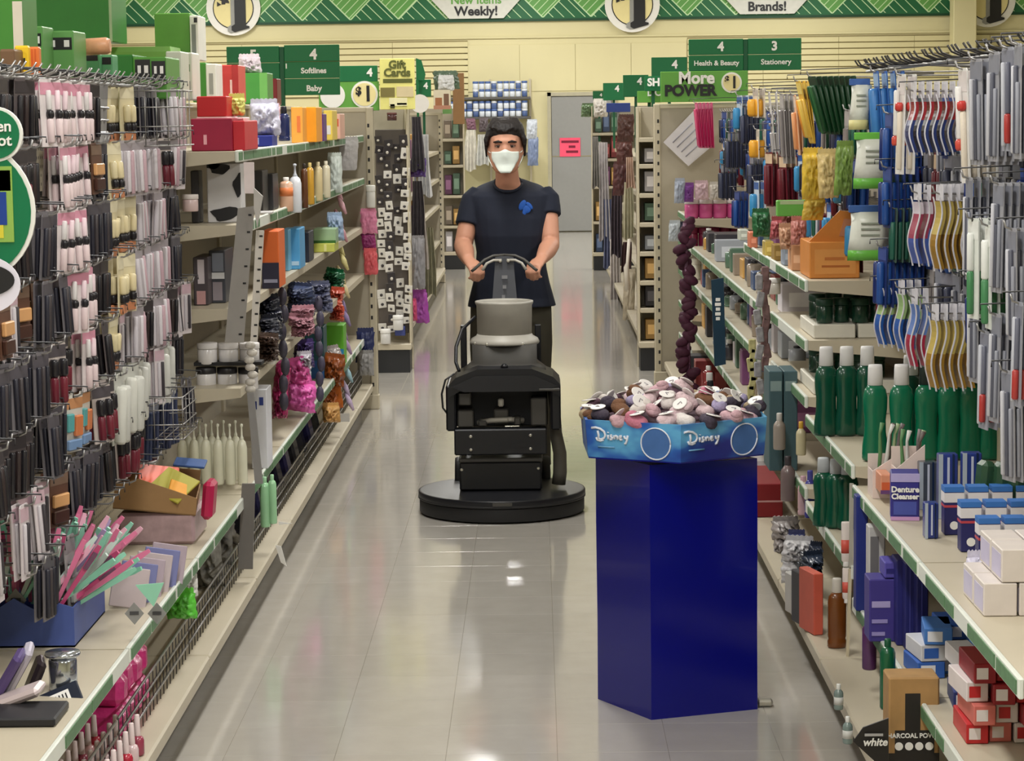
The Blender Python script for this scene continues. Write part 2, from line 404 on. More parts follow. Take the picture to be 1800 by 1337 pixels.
def bay(sg, y0, deck, sh, back, zs, label, peg=False, tickets=True, length=BAY, plain=(), group='gondola bays along the aisle', top=1.83, fence=False):
    """one four-foot gondola bay facing the aisle; sg -1 stands on the cosmetics side, +1 on the toothbrush side"""
    y1 = y0 + length
    t = tag(empty('gondola_bay', (sg*back, y0, 0)), label, 'shelving', group)
    L = length - .006; X = lambda x: sg*(x - back)
    def bx(xa, ya, za, xb, yb, zb, b=.004):
        xa, xb = sorted((X(xa), X(xb))); return MB().bbox(xa, ya, za, xb, yb, zb, b)
    put('base_deck', bx(back, .003, .115, deck, L, .16, .006).mesh('base_deck', SHELF), t)
    put('kick_plate', bx(back, .003, 0, deck + .07, L, .115).mesh('kick_plate', KICKG if sg < 0 else KICKG), t)
    put('back_panel', bx(back, .003, .16, back + .02, L, top - .01).mesh('back_panel', PEG if peg else BEIGE_D), t)
    for yy in (.0, L - .03):
        put('upright', bx(back - .012, yy, .16, back + .004, yy + .03, top, .002).mesh('upright', BEIGE), t)
    for i, z in enumerate(zs):
        dep = sh if not isinstance(sh, (list, tuple)) else sh[i]
        lo, hi = X(dep), X(back)
        prof = [(lo, z), (lo, z - .032), (lo - sg*-.03, z - .036), (hi, z - .075), (hi, z)]
        sf = put('shelf', MB().prism(prof, .004, L).mesh('shelf', SHELF), t)
        if i in plain or not tickets: continue
        ch = sorted((lo, lo - sg*.012))
        put('price_channel', MB().bbox(ch[0], .006, z - .038, ch[1], L - .004, z + .004, .003).mesh('price_channel', STRIP), sf)
        yy = .02; fx = sorted((lo - sg*.012, lo - sg*.0145))
        while yy < L - .1:
            w = rs.choice((.10, .14, .2, .26, .3)); w = min(w, L - .02 - yy)
            if rs.random() < .9: put('price_ticket', MB().box(fx[0], yy, z - .031, fx[1], yy + w, z - .003).mesh('price_ticket', TICKET), sf)
            yy += w + rs.choice((.012, .02, .05))
    if fence:
        for zz in (.195, .235, .275):
            put('fence_rail', MB().tube([(X(deck + .065), .01, zz), (X(deck + .065), L - .01, zz)], .004, 6).mesh('fence_rail', WIRE), t)
        pk = MB().tube([(0, 0, .16), (0, 0, .277)], .0015, 4).mesh('fence_picket', DWIRE)
        for q in range(int(L / .06)): put('fence_picket', pk, t, (X(deck + .065), .02 + q*.06, 0))
    return t
LB = [14.39 - BAY*k for k in range(8, 0, -1)]          # 4.63 ... 13.17
RB = [15.49 - BAY*k for k in range(9, 0, -1)]          # 4.51 ... 14.27
LD, LS, LK = 1.0, 1.04, 1.43
RD, RS, RK = .825, .93, 1.36
for k, y in enumerate(LB):
    if k < 3:
        bay(-1, y, LD, LS, LK, [.455], 'cosmetics pegboard bay, %s along the aisle, one low shelf' % ORD[k], peg=True, fence=True)
    else:
        bay(-1, y, LD, LS, LK, [.455, .83, 1.11, 1.40, 1.655],
            'cosmetics side shelf bay, %s after the pegboards' % ORD[k-3], fence=True, plain=(1, 2))
for k, y in enumerate(RB):
    if k < 2: bay(1, y, RD, RS, RK, [.34, .675], 'toothbrush pegboard bay, %s along the aisle, two tall-packed shelves' % ORD[k], peg=True)
    elif k == 2: bay(1, y, RD, RS, RK, [.43, .73], 'pegboard bay holding the green mouthwash shelf', peg=True)
    elif k == 3: bay(1, y, RD, RS, RK, [.47, .79, .985, 1.19], 'shelf bay with the orange carton on its upper shelf')
    elif k < 8: bay(1, y, RD, RS, RK, [.495, .765, .975, 1.19][:4 if k == 4 else 3], 'health side shelf bay, %s past the orange carton' % ORD[k-4])
    else: bay(1, y, RD, RS, RK, [.35, .56, .77, .95, 1.135], 'last health side bay, with pink cups on its upper shelf')

def end_panel(x0, x1, y, h, label, foot_in=True):
    t = tag(empty('end_panel', (0, y, 0)), label, 'panel', 'gondola end panels')
    put('panel', MB().bbox(x0, 0, .09, x1, .03, h, .004).mesh('panel', BEIGE_D), t)
    xi = x1 if abs(x1) < abs(x0) else x0; sgn = 1 if xi == x1 else -1
    put('front_post', MB().bbox(xi - sgn*.045, -.012, 0, xi, .045, h, .006).mesh('front_post', BEIGE), t)
    put('top_rail', MB().bbox(x0, -.008, h - .03, x1, .038, h, .004).mesh('top_rail', BEIGE), t)
    put('foot', MB().bbox(xi - sgn*.12, -.02, 0, xi + sgn*.004, .06, .09, .005).mesh('foot', BEIGE), t)
    slot = MB().box(-.006, -.014, 0, .006, -.008, .022).mesh('post_slot', BLACK)
    for q in range(24): put('post_slot', slot, t, (xi - sgn*.03, 0, .14 + q*.068))
    return t
end_panel(-1.45, -.97, 14.425, 1.825, 'tall beige end panel closing the cosmetics gondola')
end_panel(.765, 1.38, 15.525, 1.825, 'tall beige end panel closing the toothbrush gondola')

# ---- runs beyond the cross aisle
def endcap(x0, x1, y, zs, h, label, kickz=.19, d=.32):
    t = tag(empty('endcap_shelf_unit', (0, y, 0)), label, 'shelving', 'endcaps past the cross aisle')
    put('kick_plate', MB().box(x0 + .01, .02, 0, x1 - .01, d, kickz - .03).mesh('kick_plate', KICK), t)
    put('base_deck', MB().bbox(x0, 0, kickz - .03, x1, d, kickz + .01, .004).mesh('base_deck', SHELF), t)
    put('back_panel', MB().bbox(x0, d, 0, x1, d + .03, h, .003).mesh('back_panel', BEIGE_D), t)
    for xx in (x0, x1 - .035): put('upright', MB().bbox(xx, d - .03, 0, xx + .035, d + .02, h, .003).mesh('upright', BEIGE), t)
    for xx in (x0, x1 - .012): put('side_panel', MB().bbox(xx, .06, kickz, xx + .012, d, h, .002).mesh('side_panel', BEIGE), t)
    for z in zs: put('shelf', MB().bbox(x0 + .012, .03, z - .03, x1 - .012, d, z, .003).mesh('shelf', SHELF), t)
    return t
endcap(-1.55, -.875, 16.46, [], 1.82, 'beige endcap of hanging jewellery cards under the Gift Cards sign')
endcap(.70, 1.45, 16.39, [.43, .62, .82, 1.02, 1.22, 1.42, 1.60], 1.81, 'narrow beige endcap with closely set shelves past the cross aisle')
endcap(.64, 1.4, 27.1, [.55, .95, 1.26, 1.55], 1.85, 'far endcap with dark boxed goods near the rear door')
endcap(-1.5, -.82, 27.6, [.5, .85, 1.2, 1.5], 1.85, 'far endcap of mixed goods before the rear wall shelf')
for k in range(7):
    bay(-1, 16.86 + BAY*k, .97, 1.02, 1.45, [.455, .83, 1.11, 1.40], 'gondola bay past the cross aisle, %s behind the jewellery endcap' % ORD[k], tickets=False, group='gondola bays past the cross aisle')
    bay(1, 16.80 + BAY*k, .74, .84, 1.30, [.5, .83, 1.11, 1.40], 'gondola bay past the cross aisle, %s behind the narrow endcap' % ORD[k], tickets=False, group='gondola bays past the cross aisle')
end_panel(-1.47, -.98, 25.43, 1.80, 'beige end panel far down the aisle under the brown board')
# ================================================================ floor burnisher
MK = mat('burnisher_black', (24, 25, 30), .38, noise=.15)
MKD = mat('burnisher_matt_black', (33, 33, 35), .6, noise=.2)
MG = mat('burnisher_grey', (172, 168, 158), .45, noise=.10)
MDG = mat('burnisher_dark_grey', (74, 72, 68), .5, noise=.15)
STEEL = mat('bolt_steel', (190, 188, 180), .3, metal=.8)
RUB = mat('hose_grey_black', (86, 83, 75), .55)
bx0, by0 = -.168, 10.62
mach = tag(empty('floor_burnisher', (bx0, by0, 0)), 'black walk-behind floor burnisher with a round skirted deck', 'floor machine')
R = .374
put('deck_skirt', MB().lathe([(R*.975, .008), (R*.986, .0095), (R*.99, .012), (R*.99, .070), (R*.986, .0735), (R*.97, .075)], 56).mesh('deck_skirt', MKD), mach)
put('deck', MB().lathe([(R*.985, .076), (R*.998, .0775), (R*1.003, .081), (R*1.003, .110), (R*.999, .1135), (R*.99, .115), (R*.97, .1155), (R*.5, .122), (R*.48, .122), (.0, .122)], 56).mesh('deck', MK), mach)
put('deck_trim_band', MB().lathe([(R*1.001, .077), (R*1.006, .079), (R*1.006, .086), (R*1.001, .088)], 56).mesh('deck_trim_band', MKD), mach)
put('polishing_pad', MB().lathe([(R*.9, 0), (R*.93, .004), (R*.93, .02)], 40).mesh('polishing_pad', MDG), mach)
put('deck_nameplate', MB().box(-.035, -R*1.012, .092, .05, -R*1.0, .108).mesh('deck_nameplate', MDG), mach)
# lower housing
lh = put('lower_housing', MB().bbox(-.185, -.12, .125, .18, .22, .27, .008).mesh('lower_housing', MK), mach)
put('housing_lip', MB().bbox(-.187, -.125, .268, .185, .22, .29, .005).mesh('housing_lip', MDG), mach)
bolt = MB().lathe([(.008, 0), (.008, .004), (.005, .007)], 10).xf(Matrix.Rotation(math.pi/2, 4, 'X')).mesh('bolt', STEEL)
for x, z in ((-.175, .232), (.165, .235)): put('bolt', bolt, lh, (x, -.12, z))
# middle front plate
mp = put('front_plate', MB().bbox(-.205, -.155, .31, .205, -.06, .44, .006).mesh('front_plate', MK), mach)
for x, z in ((-.132, .405), (.132, .408), (-.132, .338), (.132, .34)): put('bolt', bolt, mp, (x, -.155, z))
put('latch_hole', MB().box(.08, -.158, .352, .108, -.15, .375).mesh('latch_hole', BLACK), mp)
# engine bay: side cheeks, hood, dark back wall, parts within
for sg in (-1, 1):
    put('side_cheek', MB().bbox(sg*.232 - .022 + .014, -.14, .43, sg*.232 + .022 + .014, .2, .66, .008).mesh('side_cheek', MK), mach)
put('engine_bay_back', MB().bbox(-.21, .02, .43, .21, .2, .66, .006).mesh('engine_bay_back', MKD), mach)
hood = [(-.245, .60), (-.245, .665), (-.215, .70), (-.12, .742), (.12, .742), (.215, .70), (.245, .665), (.245, .60), (.2, .632), (-.2, .632)]
put('hood', MB().prism(hood, -.16, .2).mesh('hood', MK), mach)
vis = [(-.235, .655), (-.13, .708), (.13, .708), (.235, .655), (.18, .63), (-.18, .63)]
put('hood_visor', MB().prism(vis, -.168, -.158).mesh('hood_visor', MKD), mach)
eng = [('battery', -.205, -.11, .555, -.15, .0, .62, MDG), ('filter_housing', -.19, -.12, .445, -.12, .0, .53, MDG), ('engine_block', .135, -.12, .45, .205, .0, .59, MDG),
       ('carburettor', -.03, -.08, .45, .035, .0, .53, MDG), ('spark_lead', -.01, -.1, .545, .015, -.06, .585, MG), ('valve_cover', -.1, -.1, .445, -.06, .0, .475, MDG),
       ('fuel_fitting', .06, -.1, .45, .09, .0, .49, MDG), ('cable_clamp', .03, -.11, .47, .055, -.06, .49, MG)]
for nme, xa, ya, za, xb, yb, zb, m in eng:
    put(nme, MB().bbox(xa, ya, za, xb, yb, zb, .006).mesh(nme, m), mach)
put('manifold', MB().tube([(-.1, -.06, .46), (-.04, -.09, .475), (.04, -.09, .478), (.1, -.06, .47)], .014, 8).mesh('manifold', MG), mach)
# upper housing and propane collar
cy = .12
put('upper_housing', MB().loft([[Vector((a*w, cy + b*dd, z)) for a, b in ((-1,-.6),(-.6,-1),(.6,-1),(1,-.6),(1,.6),(.6,1),(-.6,1),(-1,.6))] for w, dd, z in ((.2,.16,.70),(.16,.14,.735),(.145,.135,.75),(.145,.135,.845))]).mesh('upper_housing', MDG), mach)
put('hood_knob', MB().lathe([(.018, 0), (.014, .012), (.006, .02)], 10, c=(0, -.1, .742)).mesh('hood_knob', MK), mach)
fl = put('collar_flange', MB().lathe([(.155, 0), (.158, .008), (.15, .026), (.128, .04), (.124, .05)], 36, c=(0, cy, .842)).mesh('collar_flange', MG), mach)
for a in (-2.6, -2.1, -1.0): put('bolt', bolt, fl, (.152*math.cos(a), cy + .152*math.sin(a), .85))
put('collar', MB().lathe([(.123, .885), (.125, 1.035), (.131, 1.048), (.131, 1.058), (.122, 1.06), (.117, 1.05), (.115, .95), (.0, .95)], 40, c=(0, cy, 0)).mesh('collar', MG), mach)
# frame behind, wheels, hose, cables
for sg in (-1, 1):
    put('rear_frame', MB().bbox(sg*.17 - .014, .26, .12, sg*.17 + .014, .3, .92, .004).mesh('rear_frame', MK), mach)
    w = put('wheel', MB().lathe([(.05, -.02), (.105, -.02), (.11, -.01), (.11, .01), (.105, .02), (.05, .02)], 24).xf(Matrix.Rotation(math.pi/2, 4, 'Y')).mesh('wheel', MKD), mach, (sg*.2, .36, .11))
    put('hub', MB().lathe([(.045, -.022), (.045, .022)], 14).xf(Matrix.Rotation(math.pi/2, 4, 'Y')).mesh('hub', MG), w)
put('dust_hose', MB().tube([(.225, -.02, .64), (.243, -.03, .52), (.245, -.035, .4), (.262, -.04, .3), (.262, -.04, .2), (.255, -.04, .14)], [.018, .024, .028, .030, .031, .031], 12).mesh('dust_hose', RUB), mach)
put('gas_hose', MB().tube([(-.13, .1, .98), (-.19, .05, .92), (-.215, -.02, .84), (-.215, -.08, .77), (-.2, -.12, .73)], .008, 8).mesh('gas_hose', MK), mach)
put('control_cable', MB().tube([(-.2, -.14, .72), (-.24, -.15, .69), (-.257, -.15, .62), (-.253, -.15, .55), (-.235, -.14, .52)], .0045, 6).mesh('control_cable', MK), mach)
put('choke_lever', MB().bbox(.15, -.17, .63, .245, -.15, .645, .004).mesh('choke_lever', MDG), mach)
# handle column and bars
hc = put('handle_column', MB().loft([[Vector((sx*w, y + dy, z)) for sx, dy in ((-1,-.02),(1,-.02),(1,.02),(-1,.02))] for w, y, z in ((.075,.24,.72),(.066,.29,.92),(.045,.36,1.20),(.042,.37,1.26),(.038,.372,1.27))], smooth=False).mesh('handle_column', mat('handle_column_grey', (58, 60, 66), .5, noise=.15)), mach)
for q in range(5):
    put('column_decal', MB().box(-.012 + .004*(q % 2), -.0015, -.010, .014 - .006*(q % 3), 0, .008).mesh('column_decal', mat('decal_grey', (104, 104, 106), .5)), hc, (0, .334 - q*.012 - .022, 1.165 - q*.05), (math.radians(-14), 0, 0))
for sg in (-1, 1):
    put('handlebar', MB().tube([(0, .36, 1.275), (sg*.05, .355, 1.272), (sg*.09, .345, 1.252), (sg*.118, .335, 1.225), (sg*.138, .33, 1.205), (sg*.15, .335, 1.195)], .0075, 10).mesh('handlebar', MDG), mach)
    put('grip_lever', MB().tube([(sg*.012, .34, 1.25), (sg*.05, .335, 1.25), (sg*.08, .325, 1.235), (sg*.1, .315, 1.2)], .007, 8).mesh('grip_lever', MG), mach)
    put('bolt', bolt, hc, (sg*.018, .335, 1.245))

for ch in list(mach.children):
    if ch.data and ch.location.z + min(v.co.z for v in ch.data.vertices) > .55: ch.location.x += .02
mach.scale = (1, 1, .885)
# ================================================================ the man pushing it
SKIN = mat('skin', (196, 142, 116), .55, noise=.08, nscale=12)
NAVY = mat('navy_cotton', (20, 26, 42), .85, noise=.12, nscale=8, bump=.15)
OLIVE = mat('olive_trousers', (62, 58, 46), .85, noise=.12)
HAIRM = mat('dark_brown_hair', (28, 22, 21), .6, noise=.3, nscale=60, bump=.6)
PX, PY = -.125, 11.42            # body centre on the floor
person = tag(empty('person', (PX, PY, 0)), 'man in navy t-shirt and face mask pushing the burnisher', 'person')
def ell(c, rx, ry, n=20, e=2.0, tiltx=0.0, back=0.0):
    out = []
    for k in range(n):
        a = 2*math.pi*k/n; ca, sa = math.cos(a), math.sin(a)
        x = rx*math.copysign(abs(ca)**(2/e), ca); y = ry*math.copysign(abs(sa)**(2/e), sa)
        out.append(Vector((c[0] + x, c[1] + y, c[2] + y*tiltx)))
    return out
# joints (local to the floor point under the body); -y faces the camera
HD = Vector((-.015, -.14, 1.612))
SHL, SHR = Vector((-.172, -.02, 1.365)), Vector((.18, -.02, 1.366))
ELL, ELR = Vector((-.222, -.10, 1.155)), Vector((.192, -.11, 1.155))
WRL, WRR = Vector((-.192, -.34, 1.102)), Vector((.150, -.34, 1.104))
def headrings(g=0.0, mask=False):
    P = [(-.115,.030,.034,-.075),(-.105,.048,.052,-.060),(-.085,.062,.075,-.040),(-.055,.069,.088,-.022),(-.02,.073,.095,-.010),(.02,.076,.098,-.004),(.055,.076,.098,0),(.085,.072,.092,.004),(.105,.061,.078,.006),(.12,.042,.054,.006),(.128,.018,.024,.006)]
    return [ell((HD.x, HD.y + cy, HD.z + z), rx*1.06 + g, ry + g, 22, 2.15) for z, rx, ry, cy in P]
b = MB()
b.loft(headrings())
# nose, brow, cheeks, ears
b.tube([HD + Vector((0, -.094, .022)), HD + Vector((0, -.107, -.005)), HD + Vector((0, -.116, -.028)), HD + Vector((0, -.098, -.04))], [.008, .011, .014, .010], 8)
b.tube([HD + Vector((-.05, -.086, .034)), HD + Vector((-.02, -.098, .034)), HD + Vector((.02, -.098, .034)), HD + Vector((.05, -.086, .034))], [.008, .011, .011, .008], 8)
for sg in (-1, 1):
    b.ball(HD + Vector((sg*.078, -.005, -.01)), .010, .018, .03, 10, 7)
    b.ball(HD + Vector((sg*.045, -.072, -.02)), .018, .018, .016, 10, 7)
b.loft([ell((HD.x*.9, -.09, 1.54), .054, .058), ell((HD.x*.6, -.07, 1.48), .056, .06), ell((HD.x*.4, -.055, 1.445), .06, .064), ell((0, -.035, 1.42), .075, .07), ell((0, -.02, 1.37), .12, .08)])
b.loft([ell((0, -.02, 1.375), .12, .08, 20, 2.3), ell((0, -.02, 1.34), .165, .10, 20, 2.3), ell((0, -.02, 1.22), .155, .112, 20, 2.4), ell((0, -.01, 1.08), .15, .112, 20, 2.4), ell((0, .01, .95), .168, .115, 20, 2.4), ell((0, .02, .85), .165, .115, 20, 2.4), ell((0, .02, .78), .12, .09, 20, 2.4)])
def arm(sh, el, wr):
    m1 = sh.lerp(el, .5); m2 = el.lerp(wr, .35)
    b.tube([sh.lerp(el, -.12), sh, m1, el.lerp(sh, .15), el, m2, el.lerp(wr, .75), wr], [.024, .044, .047, .045, .044, .045, .036, .029], 14)
arm(SHL, ELL, WRL); arm(SHR, ELR, WRR)
# hands closing round the grips: palm, four curled fingers and a thumb each
def hand(wr, sg):
    fwd = Vector((-sg*.35, -.55, -.30)).normalized()                 # from the wrist towards the knuckles
    side = Vector((-sg*.80, .5, .0)); side = (side - fwd*side.dot(fwd)).normalized()   # across the knuckles, towards the thumb
    dn = fwd.cross(side); dn = dn if dn.z < 0 else -dn
    k0 = wr + fwd*.075
    b.loft([[wr + fwd*t + side*(w*math.cos(a)) + dn*(h*math.sin(a)) for a in [2*math.pi*q/12 for q in range(12)]] for t, w, h in ((-.02,.026,.024),(.02,.034,.02),(.06,.042,.018),(.085,.038,.015))])
    for q, L in enumerate((.9, 1.05, 1.0, .82)):
        p0 = k0 + side*(.030 - q*.021)
        p1 = p0 + (fwd*.8 + dn*.45).normalized()*.036*L; p2 = p1 + (fwd*.05 + dn).normalized()*.030*L; p3 = p2 + (dn*.55 - fwd*.85).normalized()*.024*L
        b.tube([p0 - fwd*.02, p0, p1, p2, p3], [.010, .0105, .0100, .0092, .0078], 8)
    t0 = wr + fwd*.025 + side*.030; t1 = t0 + (side*.55 + fwd*.7 + dn*.4).normalized()*.036; t2 = t1 + (fwd*.6 + dn*.8 - side*.1).normalized()*.03
    b.tube([t0 - side*.012, t0, t1, t2], [.012, .0125, .011, .0085], 8)
hand(WRL, -1); hand(WRR, 1)
# legs inside the trousers, mid-stride, and ankles
LEGS = [((-.095, .02, .86), (-.11, -.06, .48), (-.115, -.02, .09), .0), ((.095, .02, .86), (.105, .06, .49), (.11, .22, .10), .1)]
for hip, kn, an, _ in LEGS:
    b.tube([hip, Vector(hip).lerp(Vector(kn), .5), kn, Vector(kn).lerp(Vector(an), .35), an, (an[0], an[1], .04)], [.09, .08, .058, .056, .04, .04], 14)
put('body', remesh(b, 'body', SKIN, .0058, 5), person)
# t-shirt
b = MB()
b.loft([ell((0, -.045, 1.446), .066, .066, 24, 2.1, .5), ell((0, -.035, 1.437), .105, .08, 24, 2.2, .4), ell((.002, -.03, 1.424), .155, .09, 24, 2.3, .3), ell((.002, -.025, 1.40), .196, .104, 24, 2.4, .15), ell((.004, -.02, 1.35), .198, .118, 24, 2.5), ell((.004, -.025, 1.28), .19, .132, 24, 2.5), ell((.003, -.03, 1.20), .176, .14, 24, 2.5), ell((.003, -.02, 1.12), .164, .142, 24, 2.4), ell((.003, -.01, 1.04), .17, .142, 24, 2.3), ell((.003, 0, .97), .184, .145, 24, 2.3), ell((.003, .01, .90), .203, .147, 24, 2.2), ell((.004, .012, .858), .213, .152, 24, 2.2)])
for sh, el, f in ((SHL, ELL, .56), (SHR, ELR, .36)):
    e = sh.lerp(el, f)
    b.tube([sh.lerp(el, -.18) + Vector((-.02*(1 if sh.x > 0 else -1), 0, 0)), sh + Vector((0, 0, .002)), sh.lerp(el, f*.5), e], [.046, .0585, .061, .061], 18)
for sg in (-1, 1): b.tube([(sg*.06, -.03, 1.415), (sg*.12, -.025, 1.395), (sg*.175, -.02, 1.372)], [.034, .038, .05], 14)
shirt = put('t_shirt', remesh(b, 't_shirt', NAVY, .0058, 4), person)
put('collar_rib', MB().tube([(HD.x*.4 + .066*math.cos(a), -.055 + .070*math.sin(a), 1.444 + .036*math.sin(a)) for a in [2*math.pi*q/24 for q in range(25)]], .007, 7).mesh('collar_rib', NAVY), shirt)
LOGO = mat('blue_chest_print', (28, 84, 170), .7, noise=.2, nscale=90)
for q, (x0, z0, rx, rz, a) in enumerate(((.062, 1.345, .012, .022, .5), (.082, 1.325, .016, .016, -.2), (.095, 1.342, .008, .018, -.7), (.071, 1.312, .008, .016, .2))):
    put('chest_print', MB().ball((0, 0, 0), rx*1.25, .003, rz*1.2, 12, 7, rot=Matrix.Rotation(a, 3, 'Y')).mesh('chest_print', LOGO), shirt, (x0, -.145, z0))
# trousers and shoes
b = MB()
b.loft([ell((0, .02, .94), .17, .125, 20, 2.4), ell((0, .02, .85), .18, .13, 20, 2.4), ell((0, .02, .78), .17, .12, 20, 2.4)])
for hip, kn, an, _ in LEGS:
    b.tube([hip, Vector(hip).lerp(Vector(kn), .5), kn, Vector(kn).lerp(Vector(an), .5), (an[0], an[1], .10), (an[0], an[1], .055)], [.10, .098, .082, .078, .075, .076], 16)
put('trousers', remesh(b, 'trousers', OLIVE, .008, 4), person)
for hip, kn, an, lift in LEGS:
    s = MB().loft([ell((an[0], an[1] - .06, .0), .045, .13, 20, 2.6), ell((an[0], an[1] - .06, .03), .049, .135, 20, 2.6), ell((an[0], an[1] - .045, .065), .045, .11, 20, 2.3), ell((an[0], an[1] - .0, .10), .042, .06, 20)])
    put('shoe', s.mesh('shoe', mat('black_shoe', (26, 25, 26), .5)), person)
# hair: cap with a fringe, sides over the ears
b = MB()
hr = [(.0,.080,.060,.05),(.03,.083,.080,.03),(.06,.085,.100,.008),(.09,.083,.102,.004),(.115,.074,.092,.004),(.135,.055,.07,.006),(.146,.028,.036,.008)]
b.loft([ell((HD.x, HD.y + cy, HD.z + z), rx*1.09, ry, 22, 2.2) for z, rx, ry, cy in hr])
rr = random.Random(5)
for q in range(26):
    u = -1 + 2*q/25; x = u*.072
    b.tube([HD + Vector((x*.7, -.03, .135)), HD + Vector((x*.95, -.085 + .03*u*u, .105)), HD + Vector((x + .006*rr.uniform(-1, 1), -.103 + .035*u*u, .066 + (.006 if u < -.3 else -.004)*abs(u) + rr.uniform(-.006, .008) - (.008 if abs(u + .1) < .3 else 0) + .022))], [.014, .013, .006], 6)
for sg in (-1, 1):
    for q in range(7):
        y = -.06 + q*.022
        b.tube([HD + Vector((sg*.07, y, .09)), HD + Vector((sg*.09, y, .04)), HD + Vector((sg*.089, y + .004, -.005 - .006*q + (.02 if q < 2 else 0)))], [.014, .013, .007], 6)
put('hair', remesh(b, 'hair', HAIRM, .0045, 2), person)
# eyes and brows
EYEW = mat('eye_white', (160, 144, 134), .3); IRIS = mat('brown_iris', (48, 32, 24), .3)
for sg in (-1, 1):
    c = HD + Vector((sg*.032, -.088, .012))
    e = put('eye', MB().ball((0, 0, 0), .015, .012, .0085, 12, 8).mesh('eye', EYEW), person, c)
    put('iris', MB().ball((0, -.0095, 0), .0072, .004, .0076, 10, 6).mesh('iris', IRIS), e)
    put('upper_lid', MB().tube([(-.016, -.004, .001), (-.006, -.011, .008), (.006, -.011, .008), (.016, -.004, .001)], .0035, 6).mesh('upper_lid', mat('lid_shadow_skin', (150, 100, 80), .6)), e)
    put('eyebrow', MB().tube([c + Vector((-sg*.018, -.015, .018)), c + Vector((0, -.017, .022)), c + Vector((sg*.022, -.006, .018))], [.005, .006, .003], 6).mesh('eyebrow', HAIRM), person)
# pleated face mask with ear loops
MASK = mat('pale_face_mask', (214, 222, 214), .8, noise=.05, bump=.2)
HP = [(-.125,.040,.040,-.075),(-.105,.048,.052,-.060),(-.085,.062,.075,-.040),(-.055,.069,.088,-.022),(-.02,.073,.095,-.010),(.02,.076,.098,-.004)]
def head_at(z):
    for p, q in zip(HP, HP[1:]):
        if p[0] <= z <= q[0]:
            f = (z - p[0])/(q[0] - p[0]); return [p[i] + (q[i] - p[i])*f for i in (1, 2, 3)]
rows = []
for zi, z in enumerate((-.014, -.020, -.028, -.036, -.044, -.058, -.066, -.082, -.100, -.112)):
    rx, ry, cy = head_at(z); rx *= 1.06
    w = min(.064, rx*.88) if z > -.05 else (.058 if z > -.06 else .052 if z > -.07 else .044 if z > -.09 else .033 if z > -.105 else .022); row = []
    for q in range(15):
        x = -w + 2*w*q/14; u = abs(x)/(rx + .006)
        y = -(ry + .010 + .004*(zi % 2))*(1 - u**2.15)**(1/2.15) + cy - .012*math.exp(-(x/.02)**2)*max(0, 1 - abs(z + .025)/.04) - (.012 if z < -.09 else .0)
        row.append(HD + Vector((x, y, z + (.012*math.exp(-(x/.018)**2) if zi == 0 else 0))))
    rows.append(row)
b = MB(); n = 15
vs = [p for r in rows for p in r] + [p + Vector((0, .004, 0)) for r in rows for p in r]
N = len(rows)*n; fs = []
for i in range(len(rows)-1):
    for k in range(n-1):
        fs.append((i*n+k, (i+1)*n+k, (i+1)*n+k+1, i*n+k+1)); fs.append((N+i*n+k, N+i*n+k+1, N+(i+1)*n+k+1, N+(i+1)*n+k))
for i in range(len(rows)-1):
    fs.append((i*n, N+i*n, N+(i+1)*n, (i+1)*n)); fs.append((i*n+n-1, (i+1)*n+n-1, N+(i+1)*n+n-1, N+i*n+n-1))
for k in range(n-1):
    fs.append((k, k+1, N+k+1, N+k)); j = (len(rows)-1)*n; fs.append((j+k, N+j+k, N+j+k+1, j+k+1))
mk = put('face_mask', b.add(vs, fs, 0, True).mesh('face_mask', MASK), person)
for sg in (-1, 1):
    for z in (-.02, -.085):
        put('ear_loop', MB().tube([HD + Vector((sg*.06, -.07, z)), HD + Vector((sg*.075, -.04, z*.6 - .005)), HD + Vector((sg*.083, -.005, -.005 if z > -.05 else -.03))], .0022, 6).mesh('ear_loop', MASK), mk)
# ================================================================ blue dump bin
BLUE = mat('royal_blue_board', (4, 10, 126), .24, noise=.05, nscale=3, coat=.12)
INK = mat('white_ink', (230, 234, 244), .5, noise=.02)
def tray_material():
    m = bpy.data.materials.new('tray_print'); m.use_nodes = True; nt = m.node_tree; b = nt.nodes['Principled BSDF']
    tc = nt.nodes.new('ShaderNodeTexCoord'); mp = nt.nodes.new('ShaderNodeMapping'); mp.inputs['Scale'].default_value = (5, 5, 9); mp.inputs['Rotation'].default_value = (0, .7, 0)
    n = nt.nodes.new('ShaderNodeTexNoise'); n.inputs['Scale'].default_value = 1.1; n.inputs['Detail'].default_value = 3
    nt.links.new(tc.outputs['Object'], mp.inputs[0]); nt.links.new(mp.outputs[0], n.inputs['Vector'])
    r = nt.nodes.new('ShaderNodeValToRGB'); e = r.color_ramp.elements
    e[0].position = .36; e[0].color = lin((30, 42, 132)); e[1].position = .66; e[1].color = lin((96, 170, 214))
    x = r.color_ramp.elements.new(.52); x.color = lin((44, 96, 178))
    nt.links.new(n.outputs['Fac'], r.inputs[0]); nt.links.new(r.outputs[0], b.inputs['Base Color']); b.inputs['Roughness'].default_value = .35
    return m
TRAYM = tray_material()
PA, PB, PC = Vector((.171, 7.121, 0)), Vector((.321, 6.86, 0)), Vector((.643, 6.975, 0))
PD = PA + PC - PB
binroot = tag(empty('dump_bin', (0, 0, 0)), 'glossy blue cardboard dump bin with a printed hexagonal tray', 'display bin')
b = MB(); rings = []
for z, g in ((0, 0), (.25, -.004), (.55, .003), (.755, 0)):
    cc = (PA + PB + PC + PD) / 4
    rings.append([Vector((p.x + (p.x-cc.x)*g, p.y + (p.y-cc.y)*g, z)) for p in (PA, PB, PC, PD)])
b.loft(rings, smooth=False)
put('column', b.mesh('column', BLUE), binroot)
HC = Vector((.398, 7.085, 0)); RH = .312
